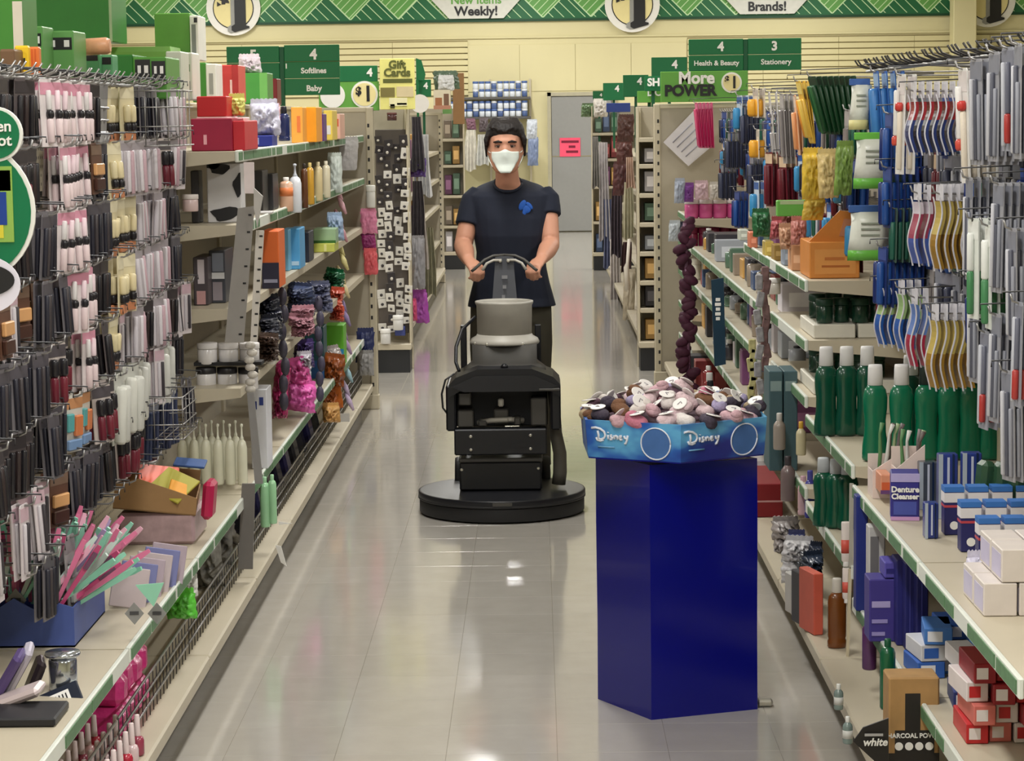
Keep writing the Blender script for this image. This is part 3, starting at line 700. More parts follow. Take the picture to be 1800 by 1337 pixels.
def hexring(r, z): return [Vector((HC.x + r*math.sin(math.pi/3*k + .03), HC.y - r*math.cos(math.pi/3*k + .03), z)) for k in range(6)]
ZT0, ZT1 = .772, .882
for k in range(6):
    w = []
    for r, z in ((RH*.955, ZT0), (RH*.985, ZT1), (RH*.955, ZT1), (RH*.925, ZT0)): w.append((hexring(r, z)[k], hexring(r, z)[(k+1) % 6]))
    vs = [p for pr in w for p in pr]
    wall = MB().add(vs, [(0,1,3,2),(2,3,5,4),(4,5,7,6),(6,7,1,0),(0,2,4,6),(1,7,5,3)])
    pn = put('tray_panel', wall.mesh('tray_panel', TRAYM), binroot)
put('tray_base', MB().loft([hexring(RH*.95, ZT0 - .004), hexring(RH*.95, ZT0 + .012)], smooth=False).mesh('tray_base', BLUE), binroot)
# lettering and roundels printed on the two panels that face the aisle
def on_panel(k, u, v, off=.002):
    lo = hexring(RH*.955, ZT0), hexring(RH*.985, ZT1)
    a = lo[0][k].lerp(lo[0][(k+1) % 6], u); c = lo[1][k].lerp(lo[1][(k+1) % 6], u); p = a.lerp(c, v)
    n = (lo[0][(k+1) % 6] - lo[0][k]).cross(Vector((0, 0, 1))).normalized()
    return p + n*off
def stroke(k, pts, r):
    return [on_panel(k, u, v) for u, v in pts], r
SCRIPT = [  # flowing capital D, then i s n e y, in a unit box 0..1 wide
    [(-.10,.98),(.02,1.02),(.16,.96),(.27,.80),(.30,.60),(.26,.42),(.16,.34),(.08,.38)],
    [(.08,.84),(.10,.6),(.09,.30)],
    [(.02,.44),(.05,.30),(.14,.25),(.24,.32)],
    [(.38,.62),(.38,.36)], [(.385,.75),(.39,.78)],
    [(.50,.62),(.45,.60),(.46,.52),(.51,.46),(.49,.37),(.43,.37)],
    [(.56,.62),(.57,.38)], [(.57,.52),(.61,.60),(.65,.56),(.66,.38)],
    [(.72,.50),(.79,.53),(.78,.61),(.73,.60),(.71,.48),(.74,.38),(.80,.40)],
    [(.86,.62),(.87,.48),(.93,.46)], [(.96,.64),(.94,.40),(.90,.18),(.86,.16)]]
for k, u0, du in ((5, .10, .36), (0, .07, .38)):
    for st in SCRIPT:
        pts = [on_panel(k, u0 + x*du, .34 + z*.46) for x, z in st]
        put('script_letter_stroke', MB().tube(pts, .0034, 6).mesh('script_letter_stroke', INK), binroot)
    put('small_print', MB().tube([on_panel(k, u0 + .02, .3), on_panel(k, u0 + .2, .3)], .0022, 5).mesh('small_print', mat('pale_blue_ink', (120, 176, 216), .5)), binroot)
    cu = .74 if k == 5 else .74
    put('roundel_ring', MB().tube([on_panel(k, cu + .155*math.cos(a), .46 + .42*math.sin(a)) for a in [2*math.pi*q/28 for q in range(29)]], .0022, 5).mesh('roundel_ring', INK), binroot)
    cen = on_panel(k, cu, .46, .0015); rim = [on_panel(k, cu + .15*math.cos(a), .46 + .40*math.sin(a), .0015) for a in [2*math.pi*q/28 for q in range(28)]]
    put('roundel_fill', MB().add([cen] + rim, [(0, q+1, (q+1) % 28 + 1) for q in range(28)]).mesh('roundel_fill', mat('roundel_blue', (70, 110, 170), .45, noise=.3, nscale=14)), binroot)
# heap of small rolled bundles with round white tags
TAGW = mat('round_white_tag', (236, 232, 228), .5, noise=.04)
LUMP = [((84, 58, 72), 'plum'), ((206, 168, 176), 'pale pink'), ((160, 150, 182), 'lilac'), ((120, 84, 60), 'brown'), ((214, 206, 200), 'off-white'), ((128, 136, 160), 'grey blue'), ((196, 120, 140), 'rose'), ((170, 150, 120), 'tan'), ((70, 62, 76), 'dark grey'), ((224, 216, 212), 'chalk white'), ((222, 196, 200), 'blush')]
lump_me = []
for rgb, nm in LUMP:
    m = mat('plush_' + nm.replace(' ', '_'), rgb, .85, noise=.25, nscale=70, bump=.5)
    q = MB().ball((0, 0, 0), .050, .036, .028, 14, 8)
    q.v = [(x + .006*math.sin(40*y + 30*z), y + .004*math.sin(60*x), z + .004*math.sin(50*x + 20*y)) for x, y, z in q.v]
    q.ball((.026, 0, .018), .024, .03, .018, 10, 6); lump_me.append((q.mesh('bundle', m), nm))
tag_me = MB().lathe([(.029, 0), (.032, .0015), (.032, .003), (.029, .0045)], 20).mesh('round_tag', TAGW)
tag_print = MB().tube([(-.008, -.006, .005), (.004, .008, .005), (.01, -.004, .005)], .0022, 5).mesh('tag_print', mat('grey_ink', (150, 144, 150), .6))
rr = random.Random(11); n = 0; used = {}
for ring, (rad, cnt, zz) in enumerate(((.25, 22, .882), (.185, 17, .905), (.115, 11, .925), (.04, 4, .94))):
    for q in range(cnt):
        a = 2*math.pi*(q + rr.uniform(-.2, .2))/cnt; me, nm = lump_me[rr.randrange(len(lump_me))]
        x, y = HC.x + rad*math.cos(a), HC.y + rad*math.sin(a)
        col = 'plush_bundle'
        i = used.setdefault((ring, nm), 0); used[(ring, nm)] += 1
        where = ('against the tray rim', 'halfway up the heap', 'near the top of the heap', 'on the very top of the heap')[ring]
        t = thing(col, me, (x, y, zz + rr.uniform(-.006, .01)), '%s rolled plush bundle, %s of its colour %s' % (nm, ORD[i], where), 'plush bundle', 'plush bundles %s, %s' % (where, nm),
                  (rr.uniform(-.4, .4), rr.uniform(-.4, .4), rr.uniform(0, 6.28)), (.72, .72, .72))
        if rr.random() < .95:
            tg = put('round_tag', tag_me, t, (.0, rr.uniform(-.012, .012), .031), (rr.uniform(-.3, .9), rr.uniform(-.5, .5), 0))
            put('tag_print', tag_print, tg)
put('tray_fill_floor', MB().loft([hexring(RH*.90, .80), hexring(RH*.90, .862)], smooth=False).mesh('tray_fill_floor', mat('plush_plum', (84, 58, 72), .85)), binroot)
# price scanner dropped beside the bin: small steel foot
c = onz(1345, 1229, .02)
thing('caster_bracket', MB().bbox(-.025, -.02, -.018, .022, .02, .002, .006).bbox(-.05, -.012, -.006, -.02, .012, .006, .003).mesh('caster_bracket', STEEL), (c.x, c.y, .02), 'small grey metal bracket on the floor by the blue bin', 'bracket')

# ================================================================ aisle signs
def sign_blade(t, x0, x1, z0, z1, rows, cols, m=GREEN):
    """sign made of stacked plates"""
    h = (z1 - z0) / rows
    for r in range(rows):
        put('sign_plate', MB().bbox(x0, -.012, z0 + r*h + .001, x1, .012, z0 + (r+1)*h - .001, .003).mesh('sign_plate', m), t)
t = tag(empty('aisle_sign', (0, 14.42, 0)), 'double green aisle sign reading 5 and 4 Softlines Baby', 'sign', 'green aisle number signs')
sign_blade(t, -1.84, -1.525, 1.90, 2.195, 3, 1); sign_blade(t, -1.495, -1.165, 1.90, 2.20, 3, 1)
put('sign_post', MB().bbox(-1.525, -.01, 1.78, -1.495, .01, 2.19, .003).mesh('sign_post', mat('post_green', (10, 80, 48), .5)), t)
text('numeral', '5', .085, WHITE, t, (-1.68, -.014, 2.14), bold=.003); text('numeral', '4', .085, WHITE, t, (-1.32, -.014, 2.14), bold=.003)
text('department', 'Softlines', .045, WHITE, t, (-1.32, -.014, 2.045), bold=.0015); text('department', 'Baby', .048, WHITE, t, (-1.32, -.014, 1.94), bold=.0015)
put('side_tab', MB().box(-1.487, -.015, 2.06, -1.48, -.012, 2.09).mesh('side_tab', WHITE), t)
t = tag(empty('aisle_sign', (0, 15.52, 0)), 'double green aisle sign reading 4 Health & Beauty and 3 Stationery', 'sign', 'green aisle number signs')
sign_blade(t, .995, 1.345, 2.03, 2.235, 2, 1); sign_blade(t, 1.375, 1.718, 2.03, 2.235, 2, 1)
put('sign_post', MB().bbox(1.345, -.01, 1.78, 1.375, .01, 2.23, .003).mesh('sign_post', mat('post_green', (10, 80, 48), .5)), t)
text('numeral', '4', .08, WHITE, t, (1.20, -.014, 2.183), bold=.003); text('numeral', '3', .08, WHITE, t, (1.545, -.014, 2.183), bold=.003)
text('department', 'Health & Beauty', .044, WHITE, t, (1.172, -.014, 2.08), bold=.001); text('department', 'Stationery', .047, WHITE, t, (1.555, -.014, 2.083), bold=.001)
# More POWER board on the end panel
t = tag(empty('power_board', (0, 15.47, 0)), 'light green board reading More POWER beside a one dollar disc', 'sign')
put('board', MB().bbox(.81, -.008, 1.835, 1.37, .008, 2.03, .003).mesh('board', LGREEN), t)
text('slogan', 'More', .105, WHITE, t, (1.04, -.011, 1.985), bold=.004); text('slogan', 'POWER', .095, BLACK, t, (1.0, -.013, 1.905), bold=.0045)
put('disc', MB().prism(circle(.066, 28, 1.265, 1.955), -.014, -.008).mesh('disc', WHITE), t)
put('disc_centre', MB().prism(circle(.054, 28, 1.265, 1.955), -.017, -.014).mesh('disc_centre', CREAM), t)
text('dollar_mark', '$', .055, BLACK, t, (1.235, -.019, 1.975), bold=.002); text('numeral', '1', .11, BLACK, t, (1.282, -.019, 1.953), bold=.002)
def small_sign(px0, px1, py0, py1, Y, label, num='4', m=GREEN, post=True, grp='green aisle number signs'):
    a, c = at(px0, py0, Y), at(px1, py1, Y)
    t = tag(empty('aisle_sign', (0, Y, 0)), label, 'sign', grp)
    h = a.z - c.z
    put('sign_plate', MB().bbox(a.x, -.012, c.z, c.x, .012, a.z, .003).mesh('sign_plate', m), t)
    if post: put('sign_post', MB().box((a.x + c.x)/2 - .012, .012, 1.41, (a.x + c.x)/2 + .012, .03, a.z - .02).mesh('sign_post', mat('post_green', (10, 80, 48), .5)), t)
    if num: text('numeral', num, min(.5*h, .09), WHITE, t, ((a.x*.35 + c.x*.65), -.015, a.z - min(.5*h, .06)), bold=.003)
    return t
small_sign(1145, 1208, 101, 150, 19.2, 'green aisle four sign just behind the Health & Beauty sign')
small_sign(1095, 1140, 132, 170, 21.9, 'green aisle four sign with small lettering behind the power board')
small_sign(1060, 1098, 146, 176, 24.6, 'small distant green aisle four sign over the blue header')
small_sign(1042, 1064, 160, 174, 27.2, 'tiny farthest green aisle four sign next to the rear door')
t = small_sign(1120, 1163, 160, 180, 17.2, 'low light green plate lettered DO behind the power board', None, LGREEN, True, 'light green boards')
a = at(1151, 163, 17.18); text('slogan', 'DO', .07, WHITE, t, (a.x, -.03, a.z), bold=.002)
t = small_sign(1133, 1163, 134, 160, 17.1, 'small green plate lettered SH behind the power board', None, GREEN, True, 'light green boards')
a = at(1149, 145, 17.05); text('slogan', 'SH', .075, WHITE, t, (a.x, -.05, a.z), bold=.003)
# cluster over the jewellery endcap
t = tag(empty('endcap_header', (0, 16.5, 0)), 'green endcap header with a 4 and a one dollar disc', 'sign')
a, c = at(596, 116, 16.5), at(664, 143, 16.5); put('number_plate', MB().bbox(a.x, -.012, c.z, c.x, .012, a.z, .003).mesh('number_plate', GREEN), t)
text('numeral', '4', .075, WHITE, t, (at(650, 128, 16.5).x, -.016, at(650, 128, 16.5).z), bold=.003)
a, c = at(560, 144, 16.5), at(667, 194, 16.5); put('header_board', MB().bbox(a.x, -.01, c.z, c.x, .01, a.z, .003).mesh('header_board', LGREEN), t)
d = at(641, 166, 16.5); put('disc', MB().prism(circle(.092, 28, d.x, d.z), -.016, -.01).mesh('disc', WHITE), t); put('disc_centre', MB().prism(circle(.078, 28, d.x, d.z), -.019, -.016).mesh('disc_centre', CREAM), t)
text('dollar_mark', '$', .075, BLACK, t, (d.x - .04, -.021, d.z + .022), bold=.003); text('numeral', '1', .15, BLACK, t, (d.x + .025, -.021, d.z), bold=.003)
d = at(585, 168, 16.5); put('disc', MB().prism(circle(.085, 28, d.x, d.z), -.016, -.01).mesh('disc', WHITE), t)
t = tag(empty('gift_card_board', (0, 16.44, 0)), 'pale yellow board headed Gift Cards with small pictures', 'sign')
a, c = at(667, 103, 16.44), at(730, 192, 16.44); put('board', MB().bbox(a.x, -.008, c.z, c.x, .008, a.z, .003).mesh('board', mat('pale_yellow_card', (224, 218, 130), .55)), t)
OLV = mat('olive_ink', (88, 92, 40), .6)
for s, yy, sz in (('Gift', 114, .075), ('Cards', 128, .075)): p = at(698, yy, 16.43); text('heading', s, sz, OLV, t, (p.x, -.012, p.z), bold=.003)
p = at(699, 142, 16.43); put('ribbon', MB().bbox(p.x - .1, -.011, p.z - .014, p.x + .1, -.008, p.z + .014, .002).mesh('ribbon', OLV), t)
for x0, y0, x1, y1, rgb in ((669, 154, 694, 170, (120, 110, 60)), (697, 152, 727, 170, (206, 190, 150)), (684, 172, 716, 186, (226, 220, 176)), (686, 183, 694, 190, (60, 56, 30)), (698, 181, 715, 184, (150, 140, 80))):
    a, c = at(x0, y0, 16.43), at(x1, y1, 16.43); put('picture', MB().box(a.x, -.013, c.z, c.x, -.008, a.z).mesh('picture', cm(*rgb)), t)
small_sign(731, 758, 140, 170, 22.3, 'green four sign half hidden behind the Gift Cards board')
a, c = at(731, 102, 22.2), at(748, 140, 22.2)
thing('green_pennant', MB().prism([(a.x, a.z), (a.x + .05, a.z - .02), (c.x, c.z + .05), (c.x - .01, c.z), (a.x + .02, c.z), (a.x + .02, 1.41), (a.x, 1.41)], 0, .03).mesh('green_pennant', GREEN), (0, 22.2, 0), 'dark green folded pennant beside the Gift Cards board', 'pennant')  # pennant stands on a stem rising from shelf height
d = at(738, 182, 22.1)
thing('half_disc_sign', MB().prism(circle(.085, 24, d.x, d.z), 0, .012).mesh('half_disc_sign', WHITE), (0, 22.1, 0), 'small white round sign peeking out behind the Gift Cards board', 'sign')
# ================================================================ goods: builders
def box_item(name, r, dy, rgb, label, cat, Z=None, Y=None, deco=(), side=None, group=None, yaw=0.0, rough=.45, bev=.003):
    """carton whose end towards the camera spans the photo rectangle r = (x0, y0, x1, y1)"""
    px0, py0, px1, py1 = r
    if Z is not None and Y is None: Y = onz((px0+px1)/2, py1, Z).y
    a, c = at(px0, (py0+py1)/2, Y), at(px1, (py0+py1)/2, Y)
    z0 = at((px0+px1)/2, py1, Y).z if Z is None else Z + .001
    z1 = at((px0+px1)/2, py0, Y).z
    w, h = c.x - a.x, z1 - z0
    key = ('box', round(w, 3), round(h, 3), dy, rgb, rough)
    m = cm(*rgb, rough=rough)
    t = thing(name, MB().bbox(-w/2, 0, 0, w/2, dy, h, bev).mesh(name, m), ((a.x + c.x)/2, Y, z0), label, cat, group, (0, 0, yaw))
    for di, d in enumerate(deco):
        u0, v0, u1, v1, col = d[:5]
        put(d[5] if len(d) > 5 else 'print_panel', MB().box(-w/2 + u0*w, -.0012 - .0006*di, v0*h, -w/2 + u1*w, .001, v1*h).mesh('print_panel', cm(*col, rough=rough)), t)
    if side:
        sx = (w/2 if (a.x + c.x) < 0 else -w/2)
        xs = sorted((sx - .001, sx + .001)); put('side_print', MB().box(xs[0], dy*.06, h*.06, xs[1], dy*.94, h*.94).mesh('side_print', cm(*side, rough=rough)), t)
    return t, Vector(((a.x + c.x)/2, Y, z0)), w, h
PROF = {
 'mouthwash': dict(body=[(.62,0),(.92,.012),(.98,.04),(.95,.16),(.82,.30),(.80,.42),(.90,.55),(.92,.66),(.80,.74),(.52,.79)], cap=[(.52,.785),(.60,.79),(.56,.97),(.52,1.0),(.0,1.0)], sx=1.0, sy=.62),
 'round':     dict(body=[(.85,0),(.97,.02),(1,.06),(1,.62),(.9,.70),(.5,.78),(.42,.80)], cap=[(.44,.79),(.46,.80),(.46,.98),(.40,1.0),(0,1.0)], sx=1, sy=1),
 'jar':       dict(body=[(.9,0),(1,.05),(1,.68),(.92,.72)], cap=[(1.02,.72),(1.04,.75),(1.04,.97),(.98,1.0),(0,1.0)], sx=1, sy=1),
 'polish':    dict(body=[(.85,0),(1,.04),(1,.36),(.8,.45),(.4,.48)], cap=[(.46,.47),(.5,.49),(.38,.98),(.3,1.0),(0,1.0)], sx=1, sy=1),
 'tall':      dict(body=[(.9,0),(1,.03),(1,.80),(.8,.86),(.4,.89)], cap=[(.42,.88),(.44,.89),(.44,.99),(.36,1.0),(0,1.0)], sx=1, sy=1),
 'pump':      dict(body=[(.9,0),(1,.03),(1,.60),(.75,.70),(.34,.74)], cap=[(.36,.73),(.38,.76),(.2,.80),(.16,.94),(.3,.95),(.3,.985),(0,1.0)], sx=1, sy=1),
 'tube':      dict(body=[(.6,0),(.62,.10),(.95,.14),(1,.3),(1,.97),(.9,1.0)], cap=[(.62,0),(.64,.02),(.62,.12),(.5,.13),(0,.13)], sx=1, sy=.5),
 'flask':     dict(body=[(.9,0),(1,.02),(1,.10),(.9,.13),(.98,.17),(.98,.66),(.86,.74),(.5,.80)], cap=[(.52,.79),(.56,.80),(.52,.97),(.46,1.0),(0,1.0)], sx=1, sy=.6),
}
BOT = {}
def bottle_mesh(kind, d, h, body, cap, trans=0.0, rough=.25):
    key = (kind, round(d, 3), round(h, 3), body, cap, trans)
    if key not in BOT:
        p = PROF[kind]; r = d/2
        bm = MB().lathe([(a*r, b*h) for a, b in p['body']], 18, sx=p['sx'], sy=p['sy']).mesh('bottle_body', cm(*body, rough=rough, coat=.4))
        cc = MB().lathe([(a*r, b*h) for a, b in p['cap']], 18, sx=1.0 if p['sy'] > .9 else .96, sy=max(p['sy'], .62)).mesh('cap', cm(*cap, rough=.4))
        BOT[key] = (bm, cc)
    return BOT[key]
LAB = {}
def bottle(name, kind, loc, d, h, body, cap, label, cat, group=None, stripe=None, rot=(0,0,0), capname='cap', at_frac=(.2, .5)):
    bm, cc = bottle_mesh(kind, d, h, body, cap)
    t = thing(name, bm, loc, label, cat, group, rot)
    put(capname, cc, t)
    if stripe:
        key = (kind, round(d, 3), round(h, 3), stripe)
        if key not in LAB:
            p = PROF[kind]; r = d/2*1.012
            rad = lambda f: max([q for q in p['body'] if q[1] <= f], key=lambda q: q[1])[0]
            LAB[key] = MB().lathe([(rad(f)*r, f*h) for f in (at_frac[0], (at_frac[0]+at_frac[1])/2, at_frac[1])], 18, sx=p['sx'], sy=p['sy']).mesh('label_band', cm(*stripe))
        put('label_band', LAB[key], t)
    return t
def bottle_px(name, kind, px, py1, py0, dpx, body, cap, label, cat, Z=None, Y=None, **k):
    p = onz(px, py1, Z) if Z is not None else at(px, py1, Y)
    s = F_PX / p.y
    return bottle(name, kind, (p.x, p.y, (Z if Z is not None else p.z) + .001), dpx/s, (py1-py0)/s, body, cap, label, cat, **k)
# ---- hanging packs (hook point at the origin, face towards +x)
PACK = {}
def pack_mesh(key, w, h, card, header, rods, film=None, th=.003):
    if key in PACK: return PACK[key]
    b = MB(); c = .006; hw = w/2
    poly = [(-hw, -h), (hw, -h), (hw, .012 - c), (hw - c, .012), (-hw + c, .012), (-hw, .012 - c)]
    b.prism(poly, -th/2, th/2, 'x')
    b.box(th/2, -hw*.98, -h*.17, th/2 + .0008, hw*.98, .004, 1); b.box(-th/2 - .0008, -hw*.98, -h*.17, -th/2, hw*.98, .004, 1)
    cmesh = b.mesh('backing_card', [cm(*card), cm(*header)])
    pm = None
    if rods:
        b = MB(); mats = []
        for y, z0, z1, r, col in rods:
            m = cm(*col, rough=.3)
            if m not in mats: mats.append(m)
            if r < 0: b.bbox(th/2, y*w + r, -h*z1, th/2 + .012, y*w - r, -h*z0, .003, mats.index(m))
            else: b.lathe([(r*.7, -h*z1), (r, -h*z1 + r*.5), (r, -h*z0 - r*.5), (r*.7, -h*z0)], 8, mats.index(m), c=(th/2 + r*.8, y*w, 0))
        pm = b.mesh('packed_item', mats)
    PACK[key] = (cmesh, pm)
    return PACK[key]
def hang(name, meshes, loc, label, cat, group, sg, tilt=0.0, yaw=0.0, product='packed_item'):
    t = thing(name, meshes[0], loc, label, cat, group, (0, tilt, (0 if sg < 0 else math.pi) + yaw))
    if meshes[1]: put(product, meshes[1], t)
    return t
HOOK = {}
def hook(x0, x1, y, z, label, group, arm=True, name='peg_hook'):
    """wire display hook from the pegboard at x0 to its upturned tip at x1"""
    key = (round(x1 - x0, 3), arm); d = x1 - x0; s = 1 if d > 0 else -1
    if key not in HOOK:
        p = MB().tube([(0, 0, 0), (d*.93, 0, 0), (d*.985, 0, .006), (d, 0, .022)], .0028, 5).mesh('prong', WIRE)
        a = MB().tube([(0, 0, .03), (d*.5, 0, .032), (d*1.06, 0, .026), (d*1.06, 0, .012)], .002, 5).mesh('label_arm', DWIRE)
        pl = MB().box(-.003, -.02, -.02, .003, .02, .022).mesh('back_plate', WIRE)
        HOOK[key] = (p, a, pl)
    p, a, pl = HOOK[key]
    t = thing(name, p, (x0, y, z), label, 'hook', group)
    if arm: put('label_arm', a, t)
    put('back_plate', pl, t)
    return t

# ================================================================ cosmetics wall
BK, WT, PK = (34, 32, 36), (226, 222, 220), (216, 150, 170)
def brush(y, col, ferr=BK): return [(y, .10, .42, .007, col), (y, .42, .55, .010, ferr), (y, .55, .95, .009, (220, 200, 200))]
TYPES = {
 'A': ('eyeliner_pack', 'black eyeliner pack', .075, .145, (92, 84, 84), (60, 54, 56), [(-.3, .2, .95, .007, BK), (0, .2, .95, .007, (50, 40, 40)), (.3, .2, .95, .007, BK)]),
 'B': ('makeup_brush_pack', 'pink-topped makeup brush pack', .095, .155, (224, 214, 214), PK, brush(-.2, WT) + brush(.22, (236, 214, 220))),
 'C': ('nail_sticker_card', 'plain grey nail sticker card', .09, .175, (150, 148, 148), (128, 126, 128), [(0, .3, .34, -.03, (120, 118, 120)), (0, .5, .54, -.03, (120, 118, 120)), (0, .7, .9, -.03, (168, 166, 166))]),
 'D': ('concealer_pack', 'cream concealer pack', .085, .16, (222, 210, 172), (228, 218, 186), [(-.18, .3, .62, .011, (226, 212, 170)), (-.18, .62, .78, .011, BK), (.2, .3, .62, .011, (226, 212, 170)), (.2, .62, .78, .011, BK), (0, .8, .97, -.028, (198, 130, 92))]),
 'E': ('lip_gloss_pack', 'silver lip gloss pack', .085, .155, (182, 174, 176), (160, 152, 156), [(-.33, .12, .92, .008, (206, 200, 206)), (-.1, .12, .95, .008, (176, 168, 172)), (.12, .12, .92, .008, (214, 208, 212)), (.34, .12, .95, .008, (190, 160, 168))]),
 'F': ('brow_pencil_pack', 'dark brow pencil pack', .07, .15, (112, 108, 112), (84, 80, 86), [(-.28, .15, .95, .006, (44, 44, 54)), (0, .15, .95, .006, (66, 60, 62)), (.28, .15, .95, .006, (40, 40, 48))]),
 'G': ('tweezer_card', 'white tweezer card', .06, .165, (214, 204, 206), (200, 170, 180), [(-.2, .2, .9, .005, (196, 190, 194)), (.2, .2, .9, .005, (60, 56, 60))]),
 'H': ('lipstick_pack', 'maroon lipstick pack', .085, .15, (196, 184, 178), (84, 78, 82), [(-.22, .2, .5, .012, BK), (-.22, .5, .95, .011, (104, 34, 48)), (.22, .2, .5, .012, BK), (.22, .5, .95, .011, (112, 40, 52))]),
 'I': ('lip_liner_pack', 'hot pink lip liner pack', .075, .16, (206, 110, 142), (222, 200, 206), [(-.2, .2, .95, .009, (206, 66, 116)), (.22, .2, .95, .009, (196, 90, 130))]),
 'J': ('compact_pack', 'brown compact powder pack', .085, .13, (96, 66, 52), (120, 96, 80), [(0, .35, .6, -.034, (212, 160, 108)), (0, .66, .92, -.034, (70, 44, 36))]),
 'K': ('hair_clip_card', 'two-tone hair clip card', .085, .14, (210, 206, 196), (196, 140, 96), [(-.25, .25, .6, -.014, (92, 166, 166)), (.2, .3, .7, -.016, (206, 122, 76)), (0, .75, .95, -.03, (120, 150, 190))]),
 'L': ('cotton_pad_sleeve', 'long white cotton pad sleeve', .09, .19, (208, 208, 198), (196, 196, 188), [(-.22, .12, .98, .018, (216, 216, 206)), (.24, .12, .98, .018, (204, 204, 196))]),
 'M': ('nail_file_pack', 'navy nail file pack', .09, .17, (86, 90, 108), (110, 112, 122), [(-.33, .08, .98, -.005, (40, 48, 72)), (-.1, .08, .98, -.005, (54, 62, 88)), (.12, .08, .98, -.005, (38, 44, 66)), (.34, .08, .98, -.005, (60, 66, 90))]),
}
COLB = [60, 100, 150, 180, 215, 270, 300, 400]
GRID = ['ABBCDFEG', 'AJBFDEEG', 'AFBFDEFG', 'JFBADEFG', 'FHBADEGG', 'AFKHLLGI', 'GJFAHMMF', 'FCGAEMMF']
PITCH, TIP = .128, -1.185
rc = random.Random(21)
ROWZ = [1.868 - .164*k for k in range(8)]
pegs = [4.82 + PITCH*k for k in range(27)]
for r, z in enumerate(ROWZ):
    for k, y in enumerate(pegs):
        tip = TIP + rc.uniform(-.035, .02)
        px = 940 + F_PX*tip/y
        pc = px - 28
        if px < -75: continue
        hook(-1.41, tip, y, z, 'wire hook, %s row, %s peg, cosmetics wall' % (ORD[r], ORD[k]), 'cosmetics wall peg hooks')
        if rc.random() < .07: continue
        if r == 7 and (px > 130 or px < 60): continue
        ci = next(i for i, c in enumerate(COLB) if pc < c)
        ty = GRID[r][ci]
        if rc.random() < .14: ty = rc.choice('AEFHGJ')
        nm, desc, w, h, card, head, rods = TYPES[ty]
        ms = pack_mesh(ty, w, h, card, head, rods)
        n = rc.choice((2, 2, 3, 3)) if r < 6 else 2
        lab = '%s on the %s peg of the %s row' % (desc, ORD[k], ORD[r])
        yj = rc.uniform(-.006, .006); yaw_, tilt_ = rc.uniform(-.5, .0), rc.uniform(-.07, .07)
        sp_ = .009 + max([2*abs(q_[3]) if q_[3] > 0 else .013 for q_ in rods])
        for q in range(n):
            hang(nm, ms, (tip - .028 - q*sp_, y + yj, z - .008), ORD[q] + ' ' + lab + ', cosmetics wall', ' '.join(nm.split('_')[-2:]), '%s on one peg, row %d peg %d' % (desc, r + 1, k + 1), -1, tilt_ + rc.uniform(-.012, .012), yaw_ + rc.uniform(-.015, .015))
# ---- round green sign clipped to the cosmetics wall
GY = 4.72
def gp(px, py): p = at(px, py, GY); return p
t = tag(empty('shelf_sign', (0, GY, 0)), 'tall green rounded shelf sign edged in white by the cosmetics wall', 'sign')
c = gp(-8, 236); sc = GY / F_PX
def oval(cx, cy, rx, ry, d0, d1, m, name, n=36):
    c = gp(cx, cy); put(name, MB().prism([(c.x + rx*sc*math.cos(2*math.pi*q/n), c.z + ry*sc*math.sin(2*math.pi*q/n)) for q in range(n)], d0, d1).mesh(name, m), t)
oval(-8, 236, 48, 48, -.004, .006, WHITE, 'sign_border'); oval(-8, 236, 43, 43, -.007, -.004, mat('sign_emerald', (8, 112, 70), .4), 'sign_face')
oval(-48, 372, 110, 122, .0, .008, WHITE, 'sign_border'); oval(-48, 372, 103, 115, -.003, .0, mat('sign_emerald', (8, 112, 70), .4), 'sign_face')
oval(-30, 500, 68, 52, -.010, -.006, mat('sign_pale_lilac', (224, 220, 232), .4), 'sign_foot'); oval(-34, 492, 62, 30, -.013, -.010, BLACK, 'sign_foot_face')
for w, yy in (('Green', 222), ('Dot', 247)): p = gp(22, yy); text('lettering', w, .031, WHITE, t, (p.x, -.009, p.z), align='RIGHT', bold=.0006)
for x0, y0, x1, y1, rgb in ((-60, 293, 26, 425, (140, 176, 80)), (-60, 300, 20, 335, (150, 190, 90)), (-60, 338, 14, 395, (24, 60, 140)), (-60, 396, 8, 418, (214, 200, 60))):
    a, b_ = gp(x0, y0), gp(x1, y1); put('picture_panel', MB().box(a.x, -.006 - .001*(x1 < 20), b_.z, b_.x, -.003, a.z).mesh('picture_panel', cm(*rgb)), t)
put('sign_arm', MB().tube([(gp(-40, 380).x, .01, gp(-40, 380).z), (-1.40, .01, gp(-40, 380).z + .02)], .004, 6).mesh('sign_arm', WIRE), t)

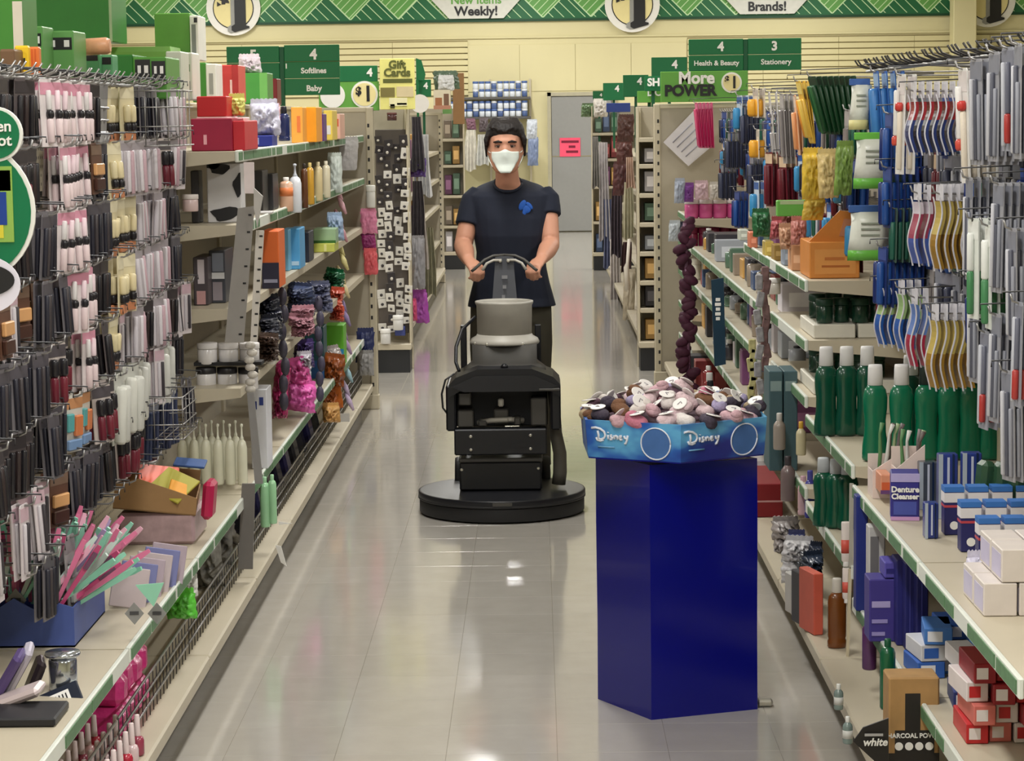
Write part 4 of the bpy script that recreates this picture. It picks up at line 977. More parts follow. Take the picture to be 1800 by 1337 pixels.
# ---- overstock cartons on top of the cosmetics gondola (top board at 1.83)
TOPZ = 1.835
put_top = tag(put('gondola_top_board', MB().bbox(-1.80, 4.6, 1.815, -1.40, 14.38, 1.833, .003).mesh('gondola_top_board', BEIGE)), 'narrow beige board capping the cosmetics gondola', 'board')
GRN, GRN2, GRN3 = (66, 132, 50), (98, 152, 84), (42, 112, 40)
TB = [ # rect, Y, depth, colour, label, deco
 ((40, -40, 196, 74), 8.25, .3, GRN3, 'large plain green carton raised high on the cosmetics gondola', [(.97, 0, 1, 1, (150, 170, 130))]),
 ((-20, -30, 40, 132), 6.7, .2, GRN, 'green carton with a white printed edge beside the frame corner', [(.72, .1, 1, .8, (214, 206, 190)), (.0, .86, 1, 1, (20, 80, 50))]),
 ((38, 46, 76, 140), 7.0, .16, GRN2, 'pale green carton with two white squares behind the dotted box', [(.1, .72, .92, .9, BK), (.2, .76, .38, .86, WT), (.68, .76, .86, .86, WT)]),
 ((78, 54, 130, 142), 7.15, .2, GRN2, 'wider pale green carton with two white squares', [(.08, .72, .94, .9, BK), (.2, .76, .38, .86, WT), (.68, .76, .86, .86, WT), (.1, .5, .18, .6, (40, 90, 40))]),
 ((148, 94, 175, 146), 7.5, .1, (84, 150, 100), 'small glassy green pack left of the long green carton', [(.1, .84, .9, .96, BK)]),
 ((175, 96, 198, 146), 7.55, .1, (96, 160, 112), 'second small glassy green pack against the long green carton', [(.1, .78, .9, .94, BK)]),
 ((200, 96, 234, 150), 7.8, .3, GRN3, 'deep green carton end without print', []),
 ((234, 100, 292, 152), 7.8, .3, (82, 142, 58), 'green carton bearing two dark square prints', [(.06, .5, .52, .94, BK), (.56, .44, .98, .9, BK), (.14, .62, .24, .8, WT), (.34, .62, .46, .8, WT), (.64, .6, .72, .78, WT), (.82, .6, .92, .78, WT)]),
 ((195, 82, 300, 98), 8.4, .25, (106, 156, 64), 'flat light green carton lying under the tall carton', []),
 ((272, 23, 334, 100), 8.8, .22, (94, 150, 62), 'tall upright light green carton with a white edge', []),
 ((334, 27, 349, 106), 8.78, .2, (222, 222, 212), 'white printed carton edge against the tall green carton', [(.2, .1, .7, .8, (120, 124, 118)), (.5, .84, .9, .95, BK)]),
 ((292, 90, 318, 150), 8.3, .2, (196, 200, 184), 'white label carton below the tall green carton', [(.1, .1, .9, .25, (70, 76, 66)), (.1, .4, .9, .5, (120, 124, 118)), (.1, .65, .9, .8, (96, 140, 80))]),
 ((316, 92, 338, 142), 8.6, .2, (214, 216, 204), 'white carton with green prints behind the label carton', [(.2, .6, .8, .75, (84, 130, 70)), (.2, .2, .8, .4, (120, 124, 118))]),
 ((338, 110, 362, 166), 9.6, .2, GRN, 'small green carton next to a white one above the crimson boxes', []),
 ((362, 112, 380, 168), 9.6, .2, (222, 220, 210), 'slim white carton between green and red ones', [(.3, .2, .7, .75, (150, 150, 142))]),
 ((380, 114, 419, 172), 9.9, .25, (206, 66, 62), 'bright red carton standing on the cosmetics gondola', [(.62, .05, .72, .6, (240, 200, 190)), (.72, 0, 1, 1, (180, 50, 50))]),
 ((421, 128, 470, 176), 11.4, .25, (70, 146, 62), 'green carton under a plastic bag near the aisle five sign', [(.72, 0, 1, 1, (110, 176, 90))]),
 ((474, 138, 487, 172), 12.6, .2, (116, 30, 34), 'narrow dark red box near the aisle five sign', []),
 ((0, 86, 26, 128), 6.1, .12, (112, 84, 60), 'brown carton at the near end of the cosmetics gondola', []),
 ((26, 80, 50, 132), 6.2, .03, (238, 196, 44), 'yellow tag board with black dots on the gondola top', [(.2, .2, .3, .3, BK), (.6, .3, .7, .4, BK), (.3, .5, .42, .6, BK), (.65, .65, .77, .75, BK), (.25, .78, .37, .88, BK)]),
 ((50, 82, 69, 134), 6.25, .03, (226, 122, 62), 'orange striped board beside the dotted yellow one', [(.3, .1, .42, .95, (206, 96, 46)), (.6, .1, .72, .95, (206, 96, 46))]),
]
for r, Y, dy, rgb, lab, deco in TB:
    t_, p_, w_, h_ = box_item('carton', r, dy, rgb, lab, 'carton', Y=Y, deco=deco, group='overstock on the cosmetics gondola', rough=.4)
    bottom = p_.z
    if 1.836 < bottom < 2.0 and r[1] > 40: t_.scale.z = (h_ + bottom - TOPZ) / h_; t_.location.z = TOPZ
    t_.location.x = min(t_.location.x, t_.location.x)
# log-shaped tan pack on the green cartons, plastic bag
a, b_ = at(132, 84, 7.4), at(194, 80, 7.4)
thing('wrapped_roll', MB().tube([a, a.lerp(b_, .1), a.lerp(b_, .9), b_], [.006, .026, .026, .02], 14).mesh('wrapped_roll', mat('tan_film', (214, 156, 118), .4, noise=.5, nscale=20)), (0, 0, 0), 'tan wrapped roll lying across the green cartons', 'roll')
def bag(name, px0, py0, px1, py1, Y, rgb, label, cat='bag', Z=None, dy=.1, lump=.25, seed=1, rough=.4, group=None, nscale=25, noise=.3, seal=True):
    """crumpled film bag: creased pillow with sealed ends"""
    if Z is not None: Y = onz((px0+px1)/2, py1, Z).y
    a, c = at(px0, py1, Y), at(px1, py0, Y); w, h = c.x - a.x, c.z - a.z; rr_ = random.Random(seed)
    off = Vector((seed*3.17, seed*1.31, 0)); fr_ = 3.2/max(.05, min(w, h))
    NU, NV = 22, 18; m = mat('film_%d_%d_%d_%d' % (*rgb, nscale), rgb, rough, noise=noise, nscale=nscale, bump=.5)
    tw = [rr_.uniform(-.07, .07) for _ in range(8)]
    def sheet(sg):
        out = []
        for j in range(NV + 1):
            v = -1 + 2*j/NV
            for i in range(NU + 1):
                u = -1 + 2*i/NU
                puff = (1 - abs(u)**3)*(1 - abs(v)**4)
                q = Vector((u*w, v*h, sg*.7))*fr_ + off
                n1 = mnoise.noise(q); n2 = 1 - 2*abs(mnoise.noise(q*2.3 + off)); n3 = mnoise.noise(q*5)
                d = dy/2*puff*(.62 + .55*n1 + (.35*n2 + .2*n3)*(.5 + lump))
                edge = 1 + (.06 + .12*lump)*mnoise.noise(Vector((v*2.5, seed, sg*0))) 
                edz = 1 + (.05 + .10*lump)*mnoise.noise(Vector((u*2.5, seed + 9, 0)))
                out.append((u*w/2*edge + tw[0]*v*w, sg*d, (v*edz + 1)*h/2))
        return out
    vs = sheet(-1) + sheet(1); N = (NU + 1)*(NV + 1); fs = []
    for j in range(NV):
        for i in range(NU):
            k = j*(NU + 1) + i
            fs.append((k, k + 1, k + NU + 2, k + NU + 1)); fs.append((N + k, N + k + NU + 1, N + k + NU + 2, N + k + 1))
    mz = min(p[2] for p in vs); vs = [(x, y, z - mz) for x, y, z in vs]
    t = thing(name, MB().add(vs, fs, 0, True).mesh(name, m), ((a.x+c.x)/2, Y + dy/2, (Z + .001) if Z is not None else a.z), label, cat, group)
    if seal and w > .03:
        zz = max(p[2] for p in vs); zig = []
        for i in range(13): zig.append((-w*.46 + w*.92*i/12 + tw[0]*w, zz + .012 + (.004 if i % 2 else 0)))
        put('sealed_edge', MB().prism([(-w*.46 + tw[0]*w, zz - .012), (w*.46 + tw[0]*w, zz - .012)] + zig[::-1], -.0015, .0015).mesh('sealed_edge', m), t)
    return t
def cloth(name, px0, py0, px1, py1, Y, rgb, label, cat, seed=1, group=None, folds=3.5, noise=.4):
    """hanging length of cloth with vertical folds"""
    a, c = at(px0, py1, Y), at(px1, py0, Y); w, h = c.x - a.x, c.z - a.z; ph = seed*1.7
    NU, NV = 26, 14; m = mat('cloth_%d_%d_%d' % rgb, rgb, .85, noise=noise, nscale=16, bump=.3)
    def sheet(o):
        out = []
        for j in range(NV + 1):
            v = j/NV
            for i in range(NU + 1):
                u = -1 + 2*i/NU
                x = u*w/2*(.72 + .28*(1 - v) + .06*math.sin(5*v + ph)) + .06*w*math.sin(3*v + ph)
                y = (.16*w + .015)*(math.sin(u*folds*3.14 + ph + 1.2*math.sin(2.2*v + ph)))*(.35 + .65*(1 - v)) + o
                out.append((x, y, v*h + (.03*h*math.sin(4*u + ph) if j == 0 else 0)))
        return out
    vs = sheet(-.004) + sheet(.004); N = (NU + 1)*(NV + 1); fs = []
    for j in range(NV):
        for i in range(NU):
            k = j*(NU + 1) + i
            fs.append((k, k + 1, k + NU + 2, k + NU + 1)); fs.append((N + k, N + k + NU + 1, N + k + NU + 2, N + k + 1))
    for j in range(NV):
        k = j*(NU + 1); fs.append((k, k + NU + 1, N + k + NU + 1, N + k)); k += NU; fs.append((k, N + k, N + k + NU + 1, k + NU + 1))
    return thing(name, MB().add(vs, fs, 0, True).mesh(name, m), ((a.x+c.x)/2, Y, a.z), label, cat, group)
def pile(name, x0, y0, x1, y1, Y, rgb, label, cat, n=3, seed=1, dy=.14, group=None, **k):
    """a few packs lying one over another"""
    r_ = random.Random(seed); hh = (y1 - y0)/n
    for q in range(n):
        j = r_.uniform(-.12, .12)*(x1 - x0); f = r_.uniform(.8, 1.15)
        t = bag(name, x0 + j, y1 - (q + 1)*hh - hh*.25, x1 + j*.5, y1 - q*hh, Y + r_.uniform(-.02, .04), tuple(max(0, min(255, int(v*f))) for v in rgb), '%s %s' % (('lowest', 'middle', 'topmost', 'loose')[q if n == 3 else (0 if q == 0 else 2)], label), cat, seed=seed*7 + q, dy=dy, group=group, lump=.7, **k)
        t.rotation_euler = (r_.uniform(-.15, .15), r_.uniform(-.16, .16), r_.uniform(-.3, .3))
bag('plastic_bag', 418, 100, 456, 130, 11.5, (222, 208, 216), 'white and pink plastic bag on the green carton by the aisle sign', seed=3, dy=.12)

# ---- goods on the open shelves of the cosmetics side
S4, S3, S2, S1, S0, DK = 1.655, 1.40, 1.11, .83, .455, .16
def bi(name, r, dy, rgb, lab, cat, Z, **k): return box_item(name, r, dy, rgb, lab, cat, Z=Z, **k)
def bY(name, r, dy, rgb, lab, cat, Y, **k): return box_item(name, r, dy, rgb, lab, cat, Y=Y, **k)
def bz(name, r, Y, dy, rgb, lab, cat, Z, **k):
    """carton at depth Y standing on a shelf at height Z"""
    px0, py0, px1, _ = r; a, c = at(px0, py0, Y), at(px1, py0, Y)
    h = (a.z + c.z)/2 - Z; w = c.x - a.x
    base = at((px0+px1)/2, 0, Y)
    s = F_PX/Y; pyb = py0 + h*s
    return box_item(name, (px0, py0, px1, pyb), dy, rgb, lab, cat, Y=Y, Z=Z, **k)
G1 = 'goods on the top shelf past the cosmetics wall'
bz('gift_box', (336, 208, 408, 0), 8.42, .4, (150, 24, 58), 'wide crimson box lowest in the red pile, top shelf', 'box', S4, deco=[(.3, .2, .38, .5, (222, 160, 170))], group=G1)
bz('gift_box', (409, 212, 430, 0), 8.44, .4, (196, 40, 52), 'bright red box end beside the wide crimson box', 'box', S4, group=G1)
bY('gift_box', (346, 169, 398, 205), .3, (196, 34, 40), 'square red box topmost in the red pile', 'box', 8.46, group=G1)
bY('gift_box', (345, 205.5, 400, 214), .3, (226, 170, 176), 'thin pink box between the red ones', 'box', 8.45, group=G1)
bag('paper_wrapping', 399, 172, 428, 204, 8.6, (228, 226, 128), 'crumpled pale yellow paper item by the red pile', 'wrapping', seed=5, dy=.08)
bz('tissue_pack', (400, 206, 428, 0), 8.75, .2, (232, 190, 190), 'pink tissue pack under the pale yellow paper', 'pack', S4, group=G1)
bz('wipes_tub', (440, 238, 478, 0), 9.5, .2, (28, 44, 140), 'dark blue tub under the printed plastic bag', 'tub', S4, deco=[(.2, .2, .4, .8, (150, 160, 210))], group=G1)
bag('printed_bag', 438, 182, 488, 240, 9.55, (206, 204, 222), 'white and lilac printed plastic bag on the dark blue tub', seed=8, dy=.14, noise=.35, nscale=40)
bag('pink_bag', 470, 188, 490, 216, 9.9, (228, 176, 190), 'small pink bag tucked behind the printed plastic bag', seed=9, dy=.1)
bottle_px('lotion_bottle', 'flask', 500, 248, 188, 20, (30, 40, 86), (24, 26, 40), 'navy lotion bottle beside the orange cartons', 'bottle', Y=10.3)
for q, (x0, x1, Y, rgb, nm) in enumerate(((512, 532, 10.7, (240, 168, 70), 'striped orange carton with pale side, first of two'), (534, 556, 10.9, (240, 160, 34), 'plain orange carton, second of two'))):
    bz('orange_carton', (x0, 188, x1, 0), Y, .3, rgb, nm + ' on the top shelf', 'carton', S4, deco=[(.5, .3, .8, .75, (226, 120, 60))] if q == 0 else [(.0, 0, .12, 1, (206, 120, 20))], group=G1)
bz('purple_carton', (557, 200, 568, 0), 11.3, .2, (92, 44, 120), 'narrow purple carton beside the orange ones', 'carton', S4, group=G1)
bz('snack_box', (569, 194, 584, 0), 11.7, .3, (236, 206, 90), 'yellow box past the purple carton on the top shelf', 'box', S4, deco=[(.2, .2, .8, .5, WT)], group=G1)
bz('snack_box', (584, 200, 598, 0), 12.3, .3, (232, 180, 160), 'peach and white box at the far end of the top shelf', 'box', S4, deco=[(.2, .5, .8, .8, (206, 90, 60))], group=G1)
G2 = 'goods on the second shelf past the cosmetics wall'
t_, p_, w_, h_ = bz('cow_print_box', (364, 287, 424, 0), 8.5, .12, (206, 204, 204), 'white box with black cow patches on the second shelf', 'box', S3, group=G2)
for px, py, rx, rz, a_ in ((384, 296, .026, .018, .2), (420, 325, .014, .03, 0), (396, 376, .036, .02, -.3), (372, 290, .018, .012, 0)):
    p = at(px, py, 8.5); pts = [(p.x + 1.35*rx*(1 + .25*math.sin(3*q + px))*math.cos(q), p.z + 1.35*rz*(1 + .25*math.cos(2*q + py))*math.sin(q)) for q in [2*math.pi*i/16 for i in range(16)]]
    pts = [(max(-w_/2 + .001, min(w_/2 - .001, x - p_.x)), max(.001, min(h_ - .001, z - p_.z))) for x, z in pts]
    put('cow_patch', MB().prism(pts, -.0025, .001).mesh('cow_patch', BLACK), t_)
bz('paper_sleeve', (336, 300, 350, 0), 8.5, .1, (60, 58, 60), 'dark sleeve behind the cow-patch box', 'sleeve', S3, group=G2)
bottle_px('white_tub', 'jar', 335, 372, 342, 28, (226, 200, 198), (230, 220, 214), 'pinkish white tub beside the cow-patch box', 'tub', Y=8.42)
for q, (x0, x1, y0, Y, rgb) in enumerate(((446, 462, 300, 9.4, (58, 56, 56)), (463, 480, 306, 9.6, (44, 44, 48)))):
    bz('dark_bag_box', (x0, y0, x1, 0), Y, .2, rgb, ('dark grey', 'black')[q] + ' box in the shade of the second shelf', 'box', S3, group=G2)
bz('envelope_pack', (452, 372, 476, 0), 9.2, .1, (200, 198, 196), 'low white pack before the dark boxes', 'pack', S3, group=G2)
bottle_px('spray_bottle', 'tall', 504, 372, 312, 24, (222, 178, 150), (236, 230, 222), 'orange and white spray bottle on the second shelf', 'bottle', Y=9.9, stripe=(226, 130, 76), at_frac=(.45, .7))
bottle_px('spray_bottle', 'pump', 520, 374, 288, 22, (216, 220, 226), (190, 196, 204), 'clear pump bottle next to the orange and white one', 'bottle', Y=10.0)
for q, (x, Y, d, rgb, cp) in enumerate(((536, 10.4, 12, (92, 56, 34), (40, 30, 24)), (546, 10.8, 14, (196, 148, 52), (214, 190, 120)), (560, 11.2, 16, (204, 186, 140), (214, 200, 160)), (574, 11.6, 15, (216, 206, 176), (222, 214, 190)))):
    bottle_px('syrup_bottle', 'tall', x, 366 - q*6, 288 - q*1.5, d, rgb, cp, ('dark brown', 'amber', 'tan', 'cream')[q] + ' bottle in the row on the second shelf', 'bottle', Y=Y, group='tall bottles on the second shelf')
bag('clear_pouch', 576, 275, 600, 340, 12.2, (206, 214, 206), 'clear greenish pouch hanging at the shelf end', 'pouch', seed=12, dy=.06)
G3 = 'goods on the third shelf past the cosmetics wall'
for q, (x0, y0, x1, Y, rgb, dc, lab) in enumerate((
    (340, 452, 366, 8.45, (74, 66, 70), [(.3, .45, .75, .95, (206, 196, 200)), (.2, .02, .8, .3, (196, 150, 150))], 'dark box with a pale figure print, third shelf'),
    (368, 440, 396, 8.55, (66, 68, 76), [(.1, .46, .95, .58, (236, 236, 238)), (.2, .6, .9, .95, (140, 146, 160)), (.2, .05, .8, .4, (150, 140, 146))], 'dark box with a white banner print, third shelf'),
    (460, 406, 490, 9.25, (214, 102, 44), [(0, 0, 1, .45, (40, 38, 58)), (.1, .1, .9, .16, (150, 150, 170))], 'orange-topped dark carton on the third shelf'),
    (494, 404, 508, 10.3, (120, 180, 214), [], 'pale blue slim carton on the third shelf'),
    (508, 402, 527, 10.4, (84, 158, 206), [(.1, .1, .9, .2, (180, 206, 222))], 'sky blue carton on the third shelf'),
    (528, 408, 543, 10.9, (40, 44, 58), [], 'black carton past the sky blue one'),
    (551, 428, 588, 11.7, (204, 208, 98), [(.5, .1, .62, .9, (230, 228, 150))], 'lime yellow carton lower of the pair'),
    (551, 402, 590, 11.75, (160, 190, 150), [(0, 0, 1, .2, (60, 110, 50))], 'pale green lidded tub on the lime carton'))):
    if q == 7: bY('lidded_tub', (x0, y0, x1, 427.5), .2, rgb, lab, 'tub', Y, deco=dc, group=G3)
    else: bz('shelf_carton', (x0, y0, x1, 0), Y, .24, rgb, lab, 'carton', S2, deco=dc, group=G3)
bag('fabric_roll', 575, 380, 602, 425, 11.9, (150, 170, 196), 'pale blue fabric bundle over the green tub', 'bundle', seed=14, dy=.1)
G4 = 'goods on the fourth shelf past the cosmetics wall'
for r_ in range(2):
    for q in range(3):
        x = 364 + q*37 + r_*2 - 1
        bottle_px('cream_jar', 'jar', x, 683 - r_*43, 645 - r_*43, 35, (224, 220, 218), (226, 222, 220) if r_ else (40, 38, 40), 'white cream jar, %s of three in the %s row' % (ORD[q], ('lower', 'upper')[r_]), 'jar', Y=8.44 + q*.02, group='white cream jars')
thing('jar_divider', MB().box(-.12, -.03, 0, .12, .06, .012).mesh('jar_divider', BLACK), (at(402, 641, 8.44).x, 8.44, at(402, 641, 8.44).z), 'black tray between the two rows of cream jars', 'tray')
for q, (x0, y0, x1, y1, Y, rgb, lab) in enumerate((
    (452, 532, 492, 602, 9.2, (34, 36, 48), 'black pouch pile leaning on the fourth shelf'), (455, 566, 488, 620, 9.0, (48, 50, 62), 'charcoal pouch below the black pile'),
    (500, 508, 548, 560, 10.2, (58, 66, 92), 'slate blue wrapper pile on the fourth shelf'), (540, 505, 580, 552, 11.0, (90, 94, 122), 'grey-blue shiny wrappers on the fourth shelf'),
    (508, 548, 550, 592, 10.0, (150, 106, 116), 'dusky pink wire hair bands on the fourth shelf'), (578, 515, 602, 566, 12.4, (184, 76, 54), 'rust red pack at the end of the fourth shelf'),
    (565, 480, 602, 512, 12.6, (36, 110, 70), 'bright green netting over the fourth shelf'), (452, 598, 486, 640, 8.9, (70, 52, 44), 'brown pouch under the charcoal one'))):
    pile('wrapped_pack', x0, y0, x1, y1, Y, rgb, lab, 'pouch', seed=20 + q, noise=.5, nscale=45, group=G4, rough=.3)
bottle_px('white_bottle', 'round', 476, 640, 590, 18, (220, 216, 206), (206, 204, 198), 'white bottle standing among the dark pouches', 'bottle', Y=9.1)
G5 = 'goods on the lowest shelves past the cosmetics wall'
bz('blue_green_box', (571, 572, 604, 0), 12.6, .2, (96, 172, 46), 'lime green box with a blue lower half, low shelf', 'box', S0, deco=[(0, 0, 1, .42, (40, 128, 176))], group=G5)
bz('teal_box', (536, 575, 569, 0), 12.0, .2, (36, 84, 92), 'teal box beside the lime green one', 'box', S0, deco=[(0, .0, 1, .35, (40, 90, 150))], group=G5)
bz('box_white', (441, 684, 470, 0), 8.9, .16, (216, 216, 222), 'white box with small blue prints near the clip strips', 'box', S0, deco=[(.2, .75, .4, .85, (44, 60, 130)), (.55, .8, .8, .9, (44, 60, 130)), (.2, .2, .5, .3, (44, 60, 130))], group=G5)
for q, (x0, y0, x1, y1, Y, rgb, lab, z) in enumerate((
    (498, 648, 548, 728, 10.4, (226, 96, 166), 'hot pink plastic pack on the low shelf', None), (476, 660, 502, 740, 9.7, (176, 40, 100), 'magenta pack beside the hot pink one', None),
    (512, 610, 548, 648, 10.7, (84, 64, 130), 'purple pack on top of the pink ones', None), (518, 630, 545, 668, 10.5, (196, 190, 200), 'white and lilac printed pack before the purple one', None),
    (566, 640, 601, 722, 12.0, (176, 92, 36), 'rust brown patterned pack near the end panel', None), (570, 618, 600, 650, 12.2, (206, 196, 190), 'white and brown crumpled pack on the rust one', None))):
    pile('soft_pack', x0, y0, x1, y1, Y, rgb, lab, 'pack', n=2, seed=40 + q, noise=.4, nscale=30, rough=.25, group=G5)
# black and navy snack sleeves packed in the deck fence
for q in range(9):
    Y = 8.95 + q*.36; p = Vector((-1.17, Y, DK + .035))
    thing('snack_sleeve', MB().bbox(-.085, -.05, 0, .085, .05, .19, .012).box(-.04, -.0515, .08, .04, .0515, .10).mesh('snack_sleeve', [mat('foil_navy_%d' % (q % 3), ((24, 24, 40), (36, 34, 70), (40, 40, 44))[q % 3], .25, noise=.6, nscale=50)]), p,
          '%s dark foil sleeve in the wire deck fence, counted from the mint bottles' % ORD[q], 'sleeve', 'dark foil sleeves behind the deck fence', (0, -.22, rc.uniform(-.15, .15)))
bag('orange_net', 566, 715, 596, 745, 11.6, (206, 156, 92), 'orange net pack at the far end of the fence', 'pack', seed=60, dy=.1)
# mint bottles, price card
for q, (x, dx) in enumerate(((467, 18), (480, 15))):
    bottle_px('mint_bottle', 'tall', x, 926 - q*6, 836 - q*4, dx, (156, 206, 160), (166, 212, 170), 'mint green bottle, %s of the pair by the clip strips' % ('nearer', 'farther')[q], 'bottle', Y=8.75, group='mint green bottles')
p = at(484, 958, 8.5)
thing('hanging_price_card', MB().prism([(0, 0), (.022, -.002), (.042, -.075), (.020, -.062)], 0, .002).mesh('price_card', WHITE), p, 'white price card dangling off the base deck edge', 'price card', rot=(0, 0, -.3))
p = at(490, 922, 8.6)
thing('shelf_flag', MB().prism([(0, 0), (.05, .004), (0, .012)], 0, .002).mesh('shelf_flag', WHITE), p, 'tiny pointed white flag beside the mint bottles', 'flag')
p = at(590, 737, 11.9)
thing('shelf_flag', MB().prism([(0, -.012), (.07, -.012), (.07, .03), (0, .03)], 0, .002).mesh('shelf_flag', mat('clear_flag', (190, 186, 178), .3)), p, 'pale plastic flag on the far deck fence', 'flag')

# ---- clip strips hanging at the bay joints
def strip_poly(name, pts, Y, rgb, label, ticks=0, dy=.012):
    P_ = [at(x, y, Y) for x, y in pts]
    t = thing(name, MB().prism([(p.x, p.z) for p in P_], 0, dy).mesh(name, cm(*rgb, rough=.4)), (0, Y, 0), label, 'clip strip', 'clip strips at the bay joints')
    for q in range(ticks):
        f = (q + .5)/ticks; a = P_[1].lerp(P_[2], f); b_ = P_[0].lerp(P_[3], f); a = a.lerp(b_, .12)
        put('strip_notch', MB().box(a.x - .011, -.002, a.z - .003, a.x, .0, a.z + .003).mesh('strip_notch', BLACK), t)
    return t
strip_poly('clip_strip', [(418, 366), (447, 362), (428, 602), (395, 602)], 8.16, (148, 144, 138), 'broad grey clip strip with black notches', 8)
strip_poly('clip_strip', [(446, 330), (462, 345), (452, 400), (446, 366)], 8.12, (190, 186, 180), 'short pale strip folded above the broad grey one')
strip_poly('header_card', [(428, 285), (446, 285), (447, 340), (430, 340)], 8.18, (228, 214, 212), 'pink and white header card over the broad grey strip', 0)
strip_poly('clip_strip', [(450, 405), (464, 405), (452, 600), (440, 600)], 8.2, (206, 200, 190), 'slim white strip behind the broad grey one', 10)
strip_poly('clip_strip', [(425, 850), (448, 850), (444, 1000), (418, 1000)], 8.2, (112, 108, 104), 'grey strip reaching down to the base deck', 0)
strip_poly('clip_strip', [(434, 690), (446, 690), (462, 850), (448, 850)], 8.22, (136, 134, 132), 'narrow steel-grey strip leaning towards the mint bottles', 0)
for x, y0, y1, Y, rgb, lab in ((496, 505, 720, 9.46, (62, 58, 70), 'dark purple'), (560, 520, 705, 11.0, (74, 70, 88), 'slate'), (440, 600, 690, 8.25, (196, 190, 180), 'pale')):
    t = tag(empty('clip_strip', (0, 0, 0)), '%s clip strip strung with small packs between shelf bays' % lab, 'clip strip', 'clip strips at the bay joints')
    a, b_ = at(x, y0, Y), at(x + 2, y1, Y)
    put('strip_tape', MB().box(a.x - .006, Y, b_.z, a.x + .006, Y + .003, a.z).mesh('strip_tape', WHITE), t)
    n = 7
    for q in range(n):
        z = a.z + (b_.z - a.z)*(q + .5)/n
        put('small_pack', MB().ball((0, 0, 0), .019, .012, (a.z - b_.z)/n*.55, 10, 6).mesh('small_pack', mat('strip_pack_' + lab.replace(' ', '_'), rgb, .35, noise=.5, nscale=60)), t, (a.x + .006*math.sin(q*2), Y - .006, z))
t = tag(empty('hair_braid_strip', (0, 0, 0)), 'pastel twisted hair braid strip hanging by the beige end panel', 'clip strip')
PAST = [(226, 178, 188), (206, 150, 160), (226, 214, 150), (226, 206, 160), (150, 130, 176), (170, 140, 180), (160, 196, 206), (196, 176, 206)]
for q in range(16):
    f = q/15; x = 597 + 14*f + (3 if q % 2 else -3); p = at(x, 335 + 370*f, 12.9)
    put('braid_lock', MB().tube([(p.x - .02, 0, p.z + .05), (p.x, -.01, p.z), (p.x + .022, 0, p.z - .05)], [.007, .016, .006], 8).mesh('braid_lock', mat('braid_%d' % (q//2 % 8), PAST[(q*8//16) % 8], .5, noise=.3, nscale=60)), t, (0, 12.9, 0))
bag('clear_card_sleeve', 596, 245, 628, 300, 13.0, (176, 172, 170), 'clear plastic price sleeve folded over the end panel', 'sleeve', seed=70, dy=.02)
bag('pink_plush_strip', 634, 372, 662, 412, 14.3, (226, 140, 172), 'pink hair bow hung on the beige end panel', 'bow', seed=71, dy=.04, lump=.8)
bag('pink_plush_strip', 636, 412, 660, 440, 14.32, (150, 50, 110), 'dark magenta hair bow under the pink one', 'bow', seed=72, dy=.04, lump=.8)
bag('coral_bow', 640, 442, 663, 484, 14.3, (226, 100, 106), 'coral pink hair bow lowest on the end panel', 'bow', seed=73, dy=.04, lump=.8)
bottle_px('white_dispenser', 'jar', 652, 365, 326, 16, (226, 224, 216), (236, 234, 226), 'small white dispenser fixed to the end panel', 'dispenser', Y=14.31)
bag('navy_gloves', 626, 585, 656, 640, 14.1, (40, 48, 92), 'navy gloves pack hung low before the end panel', 'gloves', seed=74, dy=.06, lump=.8)
bag('grey_mitt', 628, 622, 656, 662, 14.05, (150, 148, 146), 'grey and white mitt below the navy gloves', 'mitt', seed=75, dy=.06, lump=.6)

# ---- low shelf and deck in front of the cosmetics wall
# kraft tray with coloured card packs
Ytr = onz(270, 905, S0).y
t = tag(empty('kraft_tray', at(272, 890, 7.3)), 'open brown kraft tray of coloured packs on the low cosmetics shelf', 'tray')
t.location.z = S0 + .105
put('tray_floor', MB().box(-.13, 0, 0, .125, .3, .004).mesh('tray_floor', KRAFT), t)
put('tray_wall', MB().prism([(-.13, 0), (.125, 0), (.125, .055), (-.06, .10), (-.13, .075)], 0, .004).mesh('tray_wall', KRAFT), t)
put('tray_wall', MB().box(-.13, .004, 0, -.126, .3, .11).mesh('tray_wall', KRAFT), t); put('tray_wall', MB().box(.121, .004, 0, .125, .3, .055).mesh('tray_wall', KRAFT), t); put('tray_wall', MB().box(-.126, .296, 0, .121, .3, .1).mesh('tray_wall', KRAFT), t)
t.rotation_euler = (0, .12, .1)
LX = t.location.x
under = thing('stacked_sleeves', MB().bbox(-.12, 0, 0, .12, .28, .10, .01).mesh('stacked_sleeves', mat('plastic_mauve', (166, 140, 142), .3, noise=.4, nscale=30)), (LX, 7.31, S0 + .001), 'mauve plastic sleeves stacked under the kraft tray', 'sleeves')
for q, (dx, dy_, dz_, w, h, rgb, rot, lab) in enumerate(((.0, .09, .085, .13, .15, (240, 104, 70), (.5, .15, .25), 'coral red card envelope on top of the kraft tray'), (.05, .05, .075, .12, .12, (176, 168, 66), (.5, .35, -.4), 'olive yellow card in the kraft tray'), (.07, .03, .07, .06, .05, (232, 160, 52), (.6, .4, .2), 'orange card in the corner of the kraft tray'), (-.05, .2, .13, .05, .05, (238, 234, 230), (.3, 0, 0), 'small white card standing in the kraft tray'), (.08, .22, .12, .1, .07, (50, 84, 140), (.2, .1, 0), 'blue card at the back of the kraft tray'))):
    thing('card_pack', MB().bbox(-w/2, -h/2, -.004, w/2, h/2, .004, .002).mesh('card_pack', cm(*rgb)), (LX + dx, 7.31 + dy_, S0 + .105 + dz_), lab, 'card', 'cards in the kraft tray', rot)
